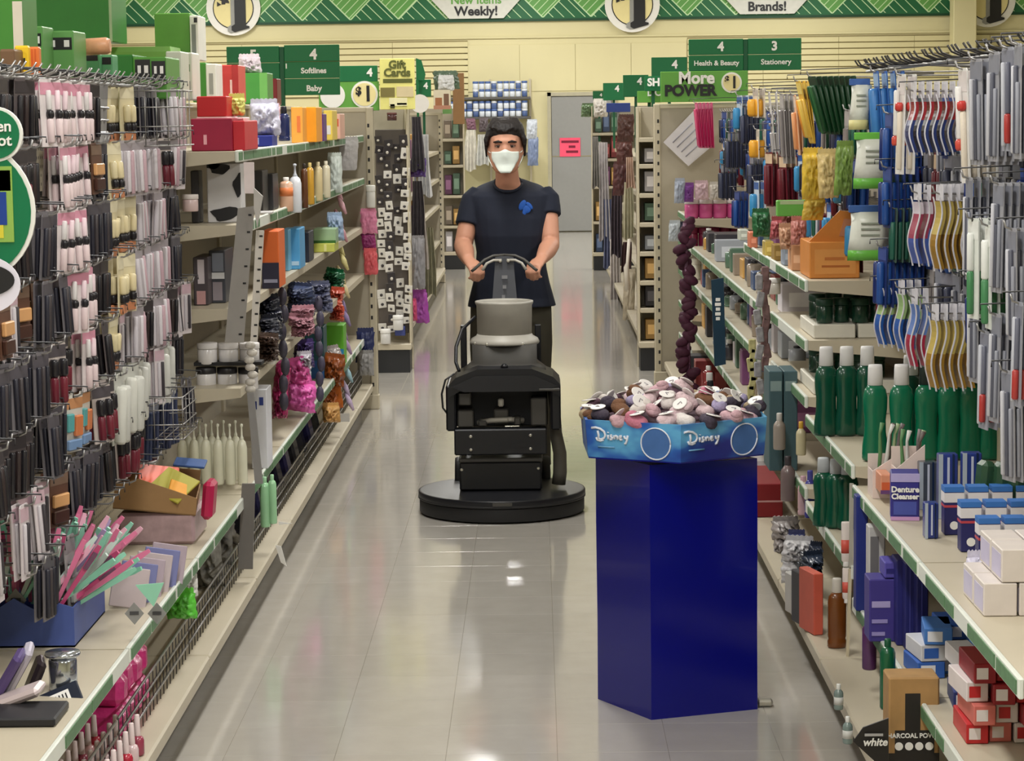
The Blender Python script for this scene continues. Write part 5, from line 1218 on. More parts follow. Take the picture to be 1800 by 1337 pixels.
thing('red_pouch', MB().bbox(-.018, -.05, 0, .018, .05, .12, .012).mesh('red_pouch', cm(180, 36, 78, rough=.3)), (LX + .15, 7.4, S0 + .07), 'raspberry pouch at the end of the kraft tray', 'pouch', rot=(0, .1, 0))
# crown-edged blue tray with a fan of combs
t = tag(empty('comb_tray', (onz(62, 1138, S0).x, onz(62, 1138, S0).y, S0 + .001)), 'blue cardboard tray with a pointed rim holding combs', 'tray')
CROWN = [(-.12, 0), (.10, 0), (.10, .10), (.05, .115), (.0, .095), (-.05, .125), (-.09, .10), (-.12, .12)]
BLU = mat('tray_periwinkle', (70, 88, 152), .5)
put('tray_front', MB().prism(CROWN, 0, .005).mesh('tray_front', BLU), t)
put('tray_side', MB().box(.095, .005, 0, .10, .42, .10).mesh('tray_side', BLU), t); put('tray_side', MB().box(-.12, .005, 0, -.115, .42, .10).mesh('tray_side', BLU), t)
put('tray_back', MB().box(-.12, .42, 0, .10, .425, .10).mesh('tray_back', BLU), t); put('tray_bottom', MB().box(-.12, 0, 0, .10, .42, .004).mesh('tray_bottom', BLU), t)
COMB = [((214, 116, 152), 'rose pink'), ((140, 204, 178), 'mint'), ((226, 170, 190), 'pale pink'), ((190, 74, 120), 'deep pink'), ((196, 214, 206), 'pale mint'), ((120, 60, 84), 'plum'), ((170, 150, 190), 'lilac')]
cme = [MB().prism([(-.004, 0), (.004, 0), (.006, .11), (.008, .17), (.005, .20), (-.005, .20), (-.008, .17), (-.006, .11)], -.003, .003).mesh('comb_handle', cm(*rgb, rough=.35)) for rgb, _ in COMB]
teeth = MB().box(-.006, -.006, .13, .006, -.003, .18).mesh('bristle_pad', cm(110, 70, 96))
rr = random.Random(4); cnt = {}
base = t.location
for q in range(110):
    i = rr.choice((0, 0, 0, 1, 1, 1, 2, 2, 3, 4, 4, 6)); u = rr.uniform(-1, 1); d = rr.uniform(.02, .40)
    rowi = int(d/.14); side_ = 'left' if u < 0 else 'right'
    nm = COMB[i][1]; w_ = ('front', 'middle', 'back')[min(2, rowi)]; cnt[(nm, w_)] = cnt.get((nm, w_), 0) + 1
    o = thing('hair_comb', cme[i], (base.x - .005 + u*.085, base.y + d, S0 + .075 + rr.uniform(0, .045)), '%s hair comb, %s in the %s of the blue tray' % (nm, ORD[cnt[(nm, w_)] - 1], w_), 'comb', '%s combs in the blue tray' % nm, (rr.uniform(-.2, .35), .5*u + rr.uniform(.0, .75), rr.uniform(-.7, .7)))
    if i in (3, 5): put('bristle_pad', teeth, o)
for q, (x, y, Y, s_) in enumerate(((28, 1055, 5.9, 1.2), (92, 1060, 5.92, 1.2), (236, 1078, 5.9, 1.1), (276, 1078, 6.0, 1.1))):
    p = at(x, y, Y); k = .026*s_
    tt = thing('price_tag', MB().prism([(0, k), (k*.85, 0), (0, -k), (-k*.85, 0)], 0, .002).mesh('price_tag', mat('clear_tag', (140, 140, 138), .25)), p, ('grey diamond price tag over the blue comb tray, outer one', 'grey diamond price tag over the blue comb tray, inner one', 'clear diamond price tag hung before the pink pouches', 'clear diamond price tag beside the mint triangle')[q], 'price tag', 'diamond price tags')
    put('tag_print', MB().box(-.4*k, -.001, -.12*k, .4*k, 0, .2*k).mesh('tag_print', mat('tag_ink', (70, 70, 72), .5)), tt)
a = [at(x, y, 5.95) for x, y in ((238, 1028), (288, 1024), (270, 1066))]
thing('mint_pennant', MB().prism([(p.x, p.z) for p in a], 0, .004).mesh('mint_pennant', cm(150, 212, 182)), (0, 5.95, 0), 'mint green triangular card at the shelf edge', 'card')
p = onz(300, 1000, S0)
for q in range(6):
    thing('clear_sleeve', MB().bbox(-.05, -.003, 0, .05, .003, .11, .002).mesh('clear_sleeve', cm(*((190, 176, 178), (120, 124, 170), (176, 160, 170))[q % 3], rough=.2)), (-1.12 + .01*q, 6.35 + q*.07, S0 + .002), '%s clear plastic sleeve standing behind the blue comb tray' % ORD[q], 'sleeve', 'clear sleeves behind the comb tray', (-.2, .2, .3))
# small cosmetics at the near end of the low shelf
for q, (x, y, Y, rgb, rot, lab) in enumerate(((30, 1180, 5.35, (196, 190, 206), (.2, .5, .2), 'lilac and white lash case leaning on the low shelf'), (12, 1190, 5.3, (92, 76, 128), (.2, .55, .1), 'purple lash case behind the lilac one'), (55, 1205, 5.4, (48, 40, 44), (.1, .4, .3), 'black lash case in front of the blue tray'), (25, 1225, 5.25, (206, 190, 190), (.3, 1.2, .2), 'white oval eye mask case lying flat'))):
    p = at(x, y, Y)
    tt = thing('lash_case', MB().bbox(-.011, -.035, -.07, .011, .035, .07, .008).mesh('lash_case', cm(*rgb, rough=.25)), p, lab, 'case', 'lash cases on the low shelf', rot)
    put('window', MB().box(.010, -.022, -.05, .0125, .022, .05).mesh('window', cm(60, 54, 84, rough=.1)), tt)
p = onz(112, 1212, S0)
tt = thing('chrome_canister', MB().lathe([(.030, 0), (.033, .004), (.033, .07), (.028, .078), (.0, .08)], 20).mesh('chrome_canister', mat('chrome', (190, 196, 206), .12, metal=.9)), (p.x, p.y, S0 + .001), 'shiny chrome canister beside the blue comb tray', 'canister')
put('lid', MB().lathe([(.04, .08), (.042, .084), (.04, .09), (0, .09)], 20).mesh('lid', mat('chrome', (190, 196, 206), .12)), tt)
p = at(105, 1238, 5.35)
tt = thing('black_card_box', MB().bbox(-.055, -.05, -.006, .055, .05, .006, .003).mesh('black_card_box', cm(34, 40, 54, rough=.35)), p, 'dark blue box with a white barcode label on the shelf edge', 'box', rot=(.55, -.35, .25))
put('barcode_label', MB().box(-.018, -.035, .006, .03, .03, .0075).mesh('barcode_label', WHITE), tt)
for q in range(5): put('barcode_bar', MB().box(-.012 + q*.008, -.02, .0075, -.009 + q*.008, .02, .0085).mesh('barcode_bar', BLACK), tt)
p = onz(20, 1275, S0); thing('black_base_tray', MB().bbox(-.06, -.02, 0, .10, .14, .02, .004).mesh('black_base_tray', cm(30, 30, 34)), (p.x, p.y, S0 + .001), 'low black tray at the near end of the low shelf', 'tray')
# deck: hot pink pouches, green net, nail polish
for q in range(8):
    thing('pink_pouch', MB().bbox(-.075, -.045, 0, .075, .045, .085, .02).mesh('pink_pouch', mat('hot_pink_film', (226, 62, 140), .22, noise=.35, nscale=30, bump=.4)), (-1.165, 6.12 + .115*(q % 4), DK + .002 + .088*(q//4)), 'hot pink pouch, %s in the %s layer behind the deck fence' % (ORD[q % 4], ('lower', 'upper')[q//4]), 'pouch', 'hot pink pouches on the deck', (rc.uniform(-.05, .05), rc.uniform(-.08, .08), rc.uniform(-.15, .15)))
bag('green_bottle_pack', 290, 1046, 342, 1092, 6.9, (96, 196, 66), 'bright green wrapped bottle in the deck fence', 'bottle', seed=80, dy=.06, lump=.4, rough=.2)
bag('white_puff', 318, 1020, 345, 1052, 7.0, (214, 210, 206), 'white puff next to the bright green wrapped bottle', 'puff', seed=81, dy=.06)
for q in range(5):
    bag('grey_clear_pack', 330 + q*19, 950 - q*32, 384 + q*19, 1040 - q*38, 6.75 + q*.33, ((140, 138, 130), (112, 110, 104), (160, 156, 150))[q % 3], '%s clear grey pack behind the fence, between green bottle and mint bottles' % ORD[q], 'pack', Z=DK, seed=82 + q, dy=.16, rough=.2, noise=.6, nscale=40, group='clear grey packs on the deck')
pol = 0
for r_ in range(3):
    for q in range(8):
        yy = 5.34 + q*.085; xx = -1.03 - r_*.055
        col = ((206, 160, 160), (176, 40, 60), (214, 190, 190), (150, 60, 80))[(q + r_) % 4]
        bottle('nail_polish', 'polish', (xx, yy, DK + .002), .034, .105, col, (226, 208, 206), '%s nail polish bottle in the %s row on the deck' % (ORD[q], ('front', 'middle', 'back')[r_]), 'nail polish', group='nail polish bottles on the deck')
# cream pump bottles behind the tray at the end of the low shelf
for q in range(11):
    x = 322 + (q % 6)*21 + (q//6)*10; row = q//6
    bottle_px('cream_pump_bottle', 'pump', x, 852 - row*8, 742 - row*6, 18, (222, 220, 196), (226, 226, 206), '%s cream pump bottle in the %s row behind the kraft tray' % (ORD[q % 6], ('front', 'back')[row]), 'bottle', Y=8.42 + row*.12, group='cream pump bottles')
# wire baskets on the pegboard
def basket(px0, py0, px1, py1, Y, dy, label):
    a, c = at(px0, py0, Y), at(px1, py1, Y); t = tag(empty('wire_basket', (a.x, Y, c.z)), label, 'basket', 'wire baskets on the cosmetics wall')
    w, h = c.x - a.x, a.z - c.z
    for z in (0, h*.35, h*.7, h): put('basket_rail', MB().tube([(0, 0, z), (w, 0, z), (w, dy, z), (0, dy, z), (0, 0, z)], .0022, 5).mesh('basket_rail', WIRE), t)
    for q in range(6): put('basket_wire', MB().tube([(w*q/5, 0, h), (w*q/5, 0, 0), (w*q/5, dy, 0)], .0018, 5).mesh('basket_wire', WIRE), t)
    for q in range(1, 4): put('basket_wire', MB().tube([(w, dy*q/4, h), (w, dy*q/4, 0), (0, dy*q/4, 0)], .0018, 5).mesh('basket_wire', WIRE), t)
basket(214, 160, 316, 256, 7.35, .3, 'wire basket high on the cosmetics wall')
basket(236, 700, 322, 772, 7.35, .3, 'wire basket low on the cosmetics wall over the kraft tray')
# ================================================================ toothbrush wall
def wavy(key, h, segs, w=.05, th=.010, amp=.008):
    """blister pack seen from its edge: a wave-shaped shell of coloured segments"""
    if key in PACK: return PACK[key]
    b = MB(); mats = []
    for z0, z1, rgb in segs:
        m = cm(*rgb, rough=.25)
        if m not in mats: mats.append(m)
        n = 6; pts = []
        for i in range(n + 1):
            z = -h*(z0 + (z1 - z0)*i/n); pts.append((amp*math.sin(z/h*7.5) + .002, z))
        poly = [(x + th*.75, z) for x, z in pts] + [(x - th*.25, z) for x, z in pts[::-1]]
        b.prism(poly, -w/2*.94, w/2*.94, 'y', mats.index(m))
    body = b.mesh('wave_blister', mats)
    b = MB(); pts = [(amp*math.sin(z*7.5) + .002, z*h) for z in [-i/14 for i in range(15)]]
    for yy in (-w/2, w/2 - .004):
        b.prism([(x + th*.95, z) for x, z in pts] + [(x + th*.62, z) for x, z in pts[::-1]], yy, yy + .004, 'y')
    b.box(-.001, -w/2, -.01, .001, w/2, .035)
    rim = b.mesh('blister_rim', cm(214, 212, 218, rough=.3))
    PACK[key] = (rim, body)
    return PACK[key]
RED, NVY, YEL, GRY = (142, 40, 46), (44, 56, 104), (206, 168, 52), (150, 150, 156)
PT = {
 'redblue': lambda: wavy('redblue', .165, [(.12, .42, RED), (.42, .95, NVY)]),
 'pinkblue': lambda: wavy('pinkblue', .19, [(.08, .25, (206, 196, 206)), (.25, .6, (150, 60, 84)), (.6, .96, (70, 90, 160))]),
 'yellow': lambda: wavy('yellow', .20, [(.06, .5, (182, 160, 84)), (.5, .96, (150, 114, 42))]),
 'bluered': lambda: wavy('bluered', .19, [(.06, .5, (90, 120, 180)), (.5, .96, (160, 40, 66))]),
 'bluegreen': lambda: wavy('bluegreen', .18, [(.05, .45, (150, 180, 120)), (.45, .95, (36, 84, 160))]),
 'greybrush': lambda: pack_mesh('greybrush', .06, .24, (150, 150, 156), (124, 126, 136), [(-.25, .15, .95, .006, (190, 190, 196)), (.1, .15, .95, .006, (84, 86, 98)), (.35, .3, .95, .005, (140, 142, 152))]),
 'whitered': lambda: pack_mesh('whitered', .07, .27, (224, 222, 218), (214, 206, 204), [(-.2, .12, .6, .009, (232, 230, 226)), (-.2, .6, .7, .011, (206, 80, 66)), (.22, .25, .34, .012, (196, 60, 54)), (.22, .34, .95, .008, (226, 214, 196))]),
 'whitegreen': lambda: pack_mesh('whitegreen', .06, .23, (214, 218, 210), (220, 222, 216), [(0, .1, .5, .009, (226, 228, 222)), (0, .5, .95, .009, (70, 130, 84))]),
 'greyred': lambda: pack_mesh('greyred', .06, .22, (146, 148, 158), (120, 122, 134), [(-.2, .1, .95, .006, (186, 188, 196)), (.2, .1, .62, .006, (100, 102, 116)), (.2, .62, .92, .008, (168, 56, 52))]),
 'darkgreen': lambda: pack_mesh('darkgreen', .10, .20, (30, 66, 40), (24, 54, 34), [(-.3, .1, .95, .010, (28, 84, 46)), (0, .1, .98, .010, (50, 104, 60)), (.3, .1, .95, .010, (24, 70, 40))]),
 'navypack': lambda: pack_mesh('navypack', .085, .17, (34, 52, 110), (50, 72, 140), [(-.25, .2, .95, .012, (26, 44, 104)), (.2, .2, .95, .012, (40, 80, 150))]),
 'bluepack': lambda: pack_mesh('bluepack', .10, .2, (44, 96, 170), (150, 180, 214), [(-.2, .2, .95, .016, (36, 88, 166)), (.22, .2, .95, .016, (70, 130, 196))]),
 'dgblister': lambda: pack_mesh('dgblister', .07, .15, (70, 96, 84), (60, 70, 70), [(-.25, .2, .95, .008, (30, 80, 66)), (.2, .2, .95, .008, (40, 96, 80))]),
 'longwhite': lambda: pack_mesh('longwhite', .055, .27, (206, 202, 198), (180, 176, 176), [(0, .3, .36, -.018, (120, 116, 120)), (0, .45, .5, -.018, (120, 116, 120)), (0, .6, .92, -.02, (176, 172, 172))]),
 'longgrey': lambda: pack_mesh('longgrey', .06, .27, (150, 144, 142), (166, 160, 158), [(0, .2, .9, -.018, (128, 122, 122))]),
 'maroon': lambda: pack_mesh('maroon', .08, .22, (98, 30, 40), (206, 180, 150), [(-.2, .2, .96, .010, (110, 34, 46)), (.2, .2, .96, .010, (86, 24, 34))]),
 'yellowpk': lambda: pack_mesh('yellowpk', .10, .22, (222, 180, 64), (232, 206, 110), [(-.2, .25, .9, .012, (226, 150, 60)), (.2, .25, .9, .012, (232, 196, 90))]),
 'peach': lambda: pack_mesh('peach', .06, .22, (226, 178, 140), (222, 196, 176), [(0, .25, .9, .010, (226, 160, 110))]),
 'pinkbr': lambda: pack_mesh('pinkbr', .08, .26, (206, 70, 120), (214, 110, 150), [(-.3, .1, .95, .008, (196, 44, 100)), (0, .1, .98, .008, (222, 110, 150)), (.3, .1, .95, .008, (186, 36, 90))]),
 'blackpk': lambda: pack_mesh('blackpk', .09, .18, (52, 52, 66), (130, 130, 142), [(-.2, .2, .95, .012, (40, 42, 58)), (.22, .2, .95, .012, (66, 70, 92))]),
 'orangeb': lambda: pack_mesh('orangeb', .07, .12, (206, 196, 180), (180, 170, 160), [(0, .3, .95, .022, (222, 160, 50))]),
 'bluewh': lambda: pack_mesh('bluewh', .08, .16, (196, 206, 216), (60, 96, 160), [(0, .3, .95, .018, (60, 140, 190))]),
}
NAMES = {'redblue': ('toothbrush_pack', 'red and navy toothbrush blister'), 'pinkblue': ('toothbrush_pack', 'pink and blue wavy toothbrush blister'), 'yellow': ('toothbrush_pack', 'yellow wavy toothbrush blister'), 'bluered': ('toothbrush_pack', 'blue and crimson wavy toothbrush blister'),
 'bluegreen': ('toothbrush_pack', 'blue and green toothbrush blister'), 'greybrush': ('floss_pick_pack', 'slim grey brush pack'), 'whitered': ('toothbrush_pack', 'red-dotted white brush pack'), 'whitegreen': ('floss_pick_pack', 'white and green slim brush pack'), 'greyred': ('floss_pick_pack', 'grey-and-red brush pack'),
 'darkgreen': ('floss_bundle_pack', 'dark green bristly pack'), 'navypack': ('floss_bundle_pack', 'navy blue floss pack'), 'bluepack': ('floss_bundle_pack', 'mid blue floss pack'), 'dgblister': ('floss_bundle_pack', 'grey green blister pack'), 'longwhite': ('printed_sleeve', 'long white printed sleeve'), 'longgrey': ('printed_sleeve', 'long grey printed sleeve'),
 'maroon': ('comb_pack', 'maroon comb pack'), 'yellowpk': ('bandage_pack', 'yellow printed pack'), 'peach': ('bandage_pack', 'peach slim pack'), 'pinkbr': ('brush_pack', 'hot pink brush pack'), 'blackpk': ('comb_pack', 'black and grey comb pack'), 'orangeb': ('soap_pack', 'amber bottle pack'), 'bluewh': ('soap_pack', 'blue bottle pack')}
# (pack, photo x of the outermost pack, photo y of the hook, number on the peg, spacing in metres, reach of the hook, tilt, place)
RW = [
 ('redblue', 1606, 166, 7, .021, 1.03, .0, 'high beside the blue floss'), ('whitered', 1585, 138, 2, .03, 1.04, 0, 'top row next to the blue floss'),
 ('whitered', 1693, 128, 4, .024, 1.05, .03, 'top row past the red and navy blisters'), ('greybrush', 1716, 112, 6, .018, 1.05, .02, 'top row over the grey packs'), ('greybrush', 1748, 100, 6, .018, 1.06, .0, 'top row towards the frame edge'), ('greyred', 1772, 92, 6, .018, 1.06, .0, 'top row at the frame edge'), ('greybrush', 1790, 86, 5, .018, 1.06, 0, 'topmost peg at the frame edge'),
 ('longwhite', 1352, 166, 2, .03, 1.0, .1, 'over the maroon combs'), ('longgrey', 1374, 170, 3, .02, 1.0, .04, 'over the maroon combs'), ('peach', 1397, 172, 2, .02, 1.0, .08, 'beside the yellow pack'), ('maroon', 1352, 272, 4, .022, 1.0, .03, 'under the long sleeves'), ('maroon', 1376, 278, 3, .022, 1.03, .02, 'behind the first maroon combs'),
 ('yellowpk', 1404, 148, 3, .016, .98, .22, 'sloping at the top'), ('darkgreen', 1428, 140, 8, .020, .99, .26, 'fanned out on the top row'),
 ('bluepack', 1540, 132, 4, .026, 1.05, .06, 'top row over the floss bags'), ('navypack', 1563, 205, 6, .022, 1.06, 0, 'second row behind the floss bags'), ('navypack', 1560, 300, 7, .02, 1.05, 0, 'third row behind the floss bags'),
 ('pinkblue', 1613, 345, 2, .026, 1.04, 0, 'third row'), ('yellow', 1652, 346, 6, .022, 1.08, 0, 'third row beside the pink ones'), ('dgblister', 1574, 372, 6, .02, 1.07, 0, 'over the navy packs'), ('navypack', 1552, 440, 6, .022, 1.04, 0, 'fourth row over the mouthwash'),
 ('bluegreen', 1552, 505, 3, .024, 1.04, 0, 'just over the mouthwash caps'), ('bluegreen', 1585, 512, 3, .024, 1.08, 0, 'second stack over the mouthwash caps'), ('bluered', 1608, 528, 2, .03, 1.05, 0, 'fourth row'), ('yellow', 1644, 556, 5, .024, 1.07, 0, 'lowest row of toothbrushes'),
 ('greybrush', 1704, 320, 5, .02, 1.06, 0, 'second row below the red dots'), ('whitegreen', 1712, 392, 3, .022, 1.05, 0, 'mid wall'), ('whitegreen', 1738, 404, 3, .02, 1.05, 0, 'mid wall beside the grey packs'), ('greybrush', 1756, 330, 6, .018, 1.06, 0, 'second row'), ('greybrush', 1780, 410, 6, .018, 1.06, 0, 'third row at the frame edge'),
 ('greybrush', 1712, 500, 4, .022, 1.07, 0, 'fourth row beside the yellow blisters'), ('greyred', 1732, 590, 3, .022, 1.05, 0, 'low row over the dental cartons'), ('greybrush', 1752, 560, 6, .018, 1.06, 0, 'low row'), ('greybrush', 1772, 660, 6, .018, 1.06, 0, 'lowest row at the frame edge'), ('greyred', 1792, 540, 5, .018, 1.06, 0, 'low row at the frame edge'),
 ('pinkbr', 1224, 184, 5, .022, .97, .1, 'near the end panel'), ('blackpk', 1282, 236, 5, .022, 1.0, 0, 'beside the pink brushes'), ('blackpk', 1270, 292, 4, .022, 1.0, 0, 'lower row beside the pink brushes'), ('blackpk', 1308, 190, 5, .022, 1.02, 0, 'top row beside the amber bottles'), ('orangeb', 1328, 160, 2, .03, 1.0, 0, 'top row'), ('orangeb', 1332, 232, 2, .03, 1.0, 0, 'second row'), ('bluewh', 1300, 172, 3, .03, 1.0, 0, 'top row'), ('bluewh', 1330, 322, 2, .03, 1.0, 0, 'over the green packs'), ('blackpk', 1322, 276, 4, .022, 1.02, 0, 'second row beside the maroon combs'), ('navypack', 1296, 340, 3, .022, 1.0, 0, 'lower row over the pink cups'),
]
rw = random.Random(9)
for i, (kd, px, py, n, sp, X, tilt, place) in enumerate(RW):
    p = onx(px, py, X); ms = PT[kd](); nm, desc = NAMES[kd]
    hook(1.335, X - .02, p.y, p.z + .008, 'wire hook of the %s stack %s' % (desc.split(' pack')[0].split(' blister')[0], place), 'toothbrush wall peg hooks')
    yw_, tl_ = rw.uniform(.0, .28), rw.uniform(-.02, .02)
    for q in range(n):
        f = q/max(1, n - 1)
        hang(nm, ms, (X + q*sp, p.y, p.z), '%s %s hanging %s' % (ORD[q], desc, place), ' '.join(nm.split('_')[-2:]), '%s stack %s' % (desc, place), 1, tilt*(1 - .6*f) + tl_, yw_ + rw.uniform(-.015, .015))
# empty hooks along the top rail
for sg_, xr, z, nm in ((1, 1.125, 1.898, 'toothbrush'), (-1, -1.235, 1.872, 'cosmetics')):
    y1 = 8.15
    t = tag(empty('hook_rail', (xr, 4.6, z)), 'steel hook rail along the top of the %s wall' % nm, 'rail')
    put('rail_bar', MB().tube([(0, 0, 0), (0, y1 - 4.6, 0)], .006, 8).mesh('rail_bar', WIRE), t)
    for yy in (.1, 1.2, 2.3, 3.4): put('rail_bracket', MB().tube([(0, yy, 0), (sg_*.2, yy, -.01)], .006, 6).mesh('rail_bracket', WIRE), t)
    hk = MB().tube([(0, 0, .004), (-sg_*.03, 0, .006), (-sg_*.055, 0, .016), (-sg_*.066, 0, .032)], .0024 if sg_ < 0 else .003, 6).mesh('bare_hook', WIRE if sg_ < 0 else mat('hook_dark_tip', (62, 60, 58), .35, metal=.5))
    for q in range(38):
        o = thing('bare_hook', hk, (xr, 4.9 + q*.083 + .02*math.sin(q*2.3), z + .002), 'bare upturned hook on the %s wall top rail, %s along' % (nm, ORD[q]), 'hook', 'bare hooks on the %s wall rail' % nm, (0, 0, .25*math.sin(q*1.3)))
# fuller pegs farther in: muted packs that close the gaps between the showier stacks
FILL = [('dgblister', 'grey green blister'), ('blackpk', 'black and grey comb pack'), ('greybrush', 'slim grey brush pack'), ('navypack', 'navy floss pack'), ('maroon', 'maroon comb pack'), ('longgrey', 'long grey sleeve'), ('bluewh', 'blue bottle pack')]
for r_ in range(4):
    z = 1.80 - r_*.165
    for q in range(21):
        y = 5.25 + q*.138
        kd, desc = FILL[(q*3 + r_*2 + (q//5)) % (4 if q < 12 else 6)]; ms = PT[kd]()
        hook(1.335, 1.15, y, z + .008, 'inner wire hook, %s row, %s peg, toothbrush wall' % (ORD[r_], ORD[q]), 'inner hooks of the toothbrush wall', arm=False, name='inner_hook')
        for j in range(2): hang('inner_card_pack', ms, (1.165 + j*.03, y, z), '%s %s on the inner %s row, %s peg, toothbrush wall' % (('front', 'rear')[j], desc, ORD[r_], ORD[q]), 'card pack', 'inner packs of the toothbrush wall', 1, rw.uniform(-.03, .03), rw.uniform(0, .3))
for r_ in range(3):
    z = 1.76 - r_*.17
    for q in range(36):
        y = 8.28 + q*.165
        if r_ == 2 and y > 10.5: continue
        kd, desc = FILL[(q*5 + r_*3 + q//4) % 7]; ms = PT[kd]()
        for j in range(2): hang('upper_card_pack', ms, (1.10 + j*.035, y, z), '%s %s over the health shelves, %s row, %s peg' % (('front', 'rear')[j], desc, ORD[r_], ORD[q]), 'card pack', 'hanging packs over the health shelves', 1, rw.uniform(-.03, .03), rw.uniform(0, .35))
        hook(1.335, 1.08, y, z + .008, 'wire hook over the health shelves, %s row, %s peg' % (ORD[r_], ORD[q]), 'hooks over the health shelves', arm=False, name='shelf_hook')
# floss bags: white with a green foot
WB = mat('white_bag_film', (222, 224, 212), .3, noise=.12, nscale=20, bump=.3); GB = mat('green_bag_foot', (108, 184, 72), .3, noise=.2)
for q, (x0, y0, x1, y1, lab) in enumerate(((1492, 138, 1530, 228, 'uppermost floss bag with printed header beside the green fan'), (1500, 232, 1566, 332, 'middle white floss bag with green header and foot'), (1490, 360, 1562, 458, 'lowest white floss bag with green foot near the orange carton'))):
    Y = onx(x0, y1, .97).y; a, c = at(x0, y1, Y), at(x1, y0, Y); w, h = c.x - a.x, c.z - a.z
    t = tag(empty('floss_bag', (a.x, Y, a.z)), lab, 'bag', 'white floss bags')
    put('bag_body', MB().loft([[Vector((w*(.5 + sx*.5*k) + dx, dy, h*z)) for sx, dy in ((-1, 0), (-.5, -d), (.5, -d), (1, 0), (.5, d), (-.5, d))] for z, k, d, dx in ((.18, 1, .02, 0), (.4, .98, .024, .004), (.7, .92, .02, .006), (.88, .95, .006, .006))]).mesh('bag_body', WB), t)
    put('bag_foot', MB().loft([[Vector((w*(.5 + sx*.5*k), dy, h*z)) for sx, dy in ((-1, 0), (-.5, -d), (.5, -d), (1, 0), (.5, d), (-.5, d))] for z, k, d in ((0, 1.02, .006), (.19, 1.0, .021))]).mesh('bag_foot', GB if q else mat('pale_yellow_foot', (222, 214, 150), .4)), t)
    put('bag_header', MB().bbox(0.02*w, -.006, h*.87, w*.98, .006, h, .002).mesh('bag_header', GB if q == 1 else cm(60, 96, 160)), t)
    for z in (.45, .56, .66): put('print_line', MB().box(w*.3, -.027, h*z, w*.75, -.024, h*(z + .03)).mesh('print_line', cm(150, 156, 140)), t)
# orange/yellow and green bags under the green fan
bag('produce_bag', 1412, 268, 1450, 352, 8.3, (222, 180, 60), 'yellow and orange printed bag under the green fan', seed=101, dy=.08, noise=.5, nscale=22)
bag('produce_bag', 1440, 270, 1476, 350, 8.25, (218, 190, 130), 'cream and orange printed bag under the green fan', seed=102, dy=.08, noise=.5, nscale=30)
bag('produce_bag', 1470, 256, 1502, 345, 8.1, (120, 150, 70), 'leaf green printed bag beside the floss bags', seed=103, dy=.08, noise=.5, nscale=26)
bag('yellow_tag_pack', 1412, 352, 1450, 388, 8.45, (206, 176, 70), 'yellow pack hung just over the orange carton', 'pack', seed=104, dy=.04)
# ---- section with the orange carton
ZA, ZB, ZC, ZD = 1.19, .985, .79, .47
t_, p_, w_, h_ = bz('orange_carton_display', (1412, 425, 1500, 0), 8.28, .3, (206, 132, 60), 'large orange display carton at the near end of the upper shelf', 'carton', ZA, deco=[(.1, .12, .92, .8, (214, 146, 76)), (.24, .3, .8, .36, (170, 96, 40)), (.3, .5, .7, .58, (186, 110, 50))])
t_.location.x += .022
put('raised_back', MB().prism([(-w_/2, h_), (w_/2, h_), (w_/2, h_*1.75), (w_*.12, h_*1.85)], .02, .03).mesh('raised_back', cm(200, 122, 48)), t_)
put('slanted_side_print', MB().prism([(w_*.1, h_*1.15), (w_*.46, h_*1.1), (w_*.46, h_*1.6), (w_*.2, h_*1.62)], .017, .02).mesh('slanted_side_print', cm(186, 120, 84)), t_)
for q, (x0, y0, x1, y1, Y, rgb, lab) in enumerate(((1356, 388, 1378, 422, 9.0, (166, 80, 84), 'dusty red pouch left of the orange carton'), (1376, 372, 1404, 412, 8.8, (130, 66, 60), 'brick brown pouch behind the orange carton'), (1392, 388, 1420, 432, 8.6, (186, 120, 110), 'salmon pouch leaning on the orange carton'), (1372, 400, 1398, 440, 8.7, (196, 150, 120), 'tan pouch leaning on the orange carton'), (1324, 374, 1356, 418, 9.6, (40, 96, 56), 'dark green leafy pack on the upper shelf'))):
    bag('soft_pouch', x0, y0, x1, y1, Y, rgb, lab, 'pouch', seed=110 + q, dy=.08, noise=.4, nscale=35)
bY('green_sponge_pack', (1366, 352, 1418, 380), .05, (104, 178, 76), 'bright green sponge pack hung over the dusty red pouch', 'pack', 8.75, deco=[(.1, .75, .9, 1, (176, 196, 150))])
for q, (x0, y0, x1, Y, rgb, nm) in enumerate(((1345, 424, 1360, 9.6, (206, 180, 90), 'mustard'), (1361, 430, 1376, 9.3, (150, 120, 60), 'ochre'), (1378, 432, 1390, 9.0, (150, 160, 176), 'grey blue'), (1391, 430, 1410, 8.7, (214, 160, 120), 'peach'), (1318, 408, 1332, 10.2, (206, 120, 90), 'terracotta'), (1300, 404, 1316, 10.8, (196, 200, 186), 'pale grey'))):
    bz('small_carton', (x0, y0, x1, 0), Y, .12, rgb, nm + ' small carton on the upper shelf by the orange one', 'carton', ZA, deco=[(.2, .3, .8, .6, tuple(min(255, v + 40) for v in rgb))], group='small cartons on the upper shelf')
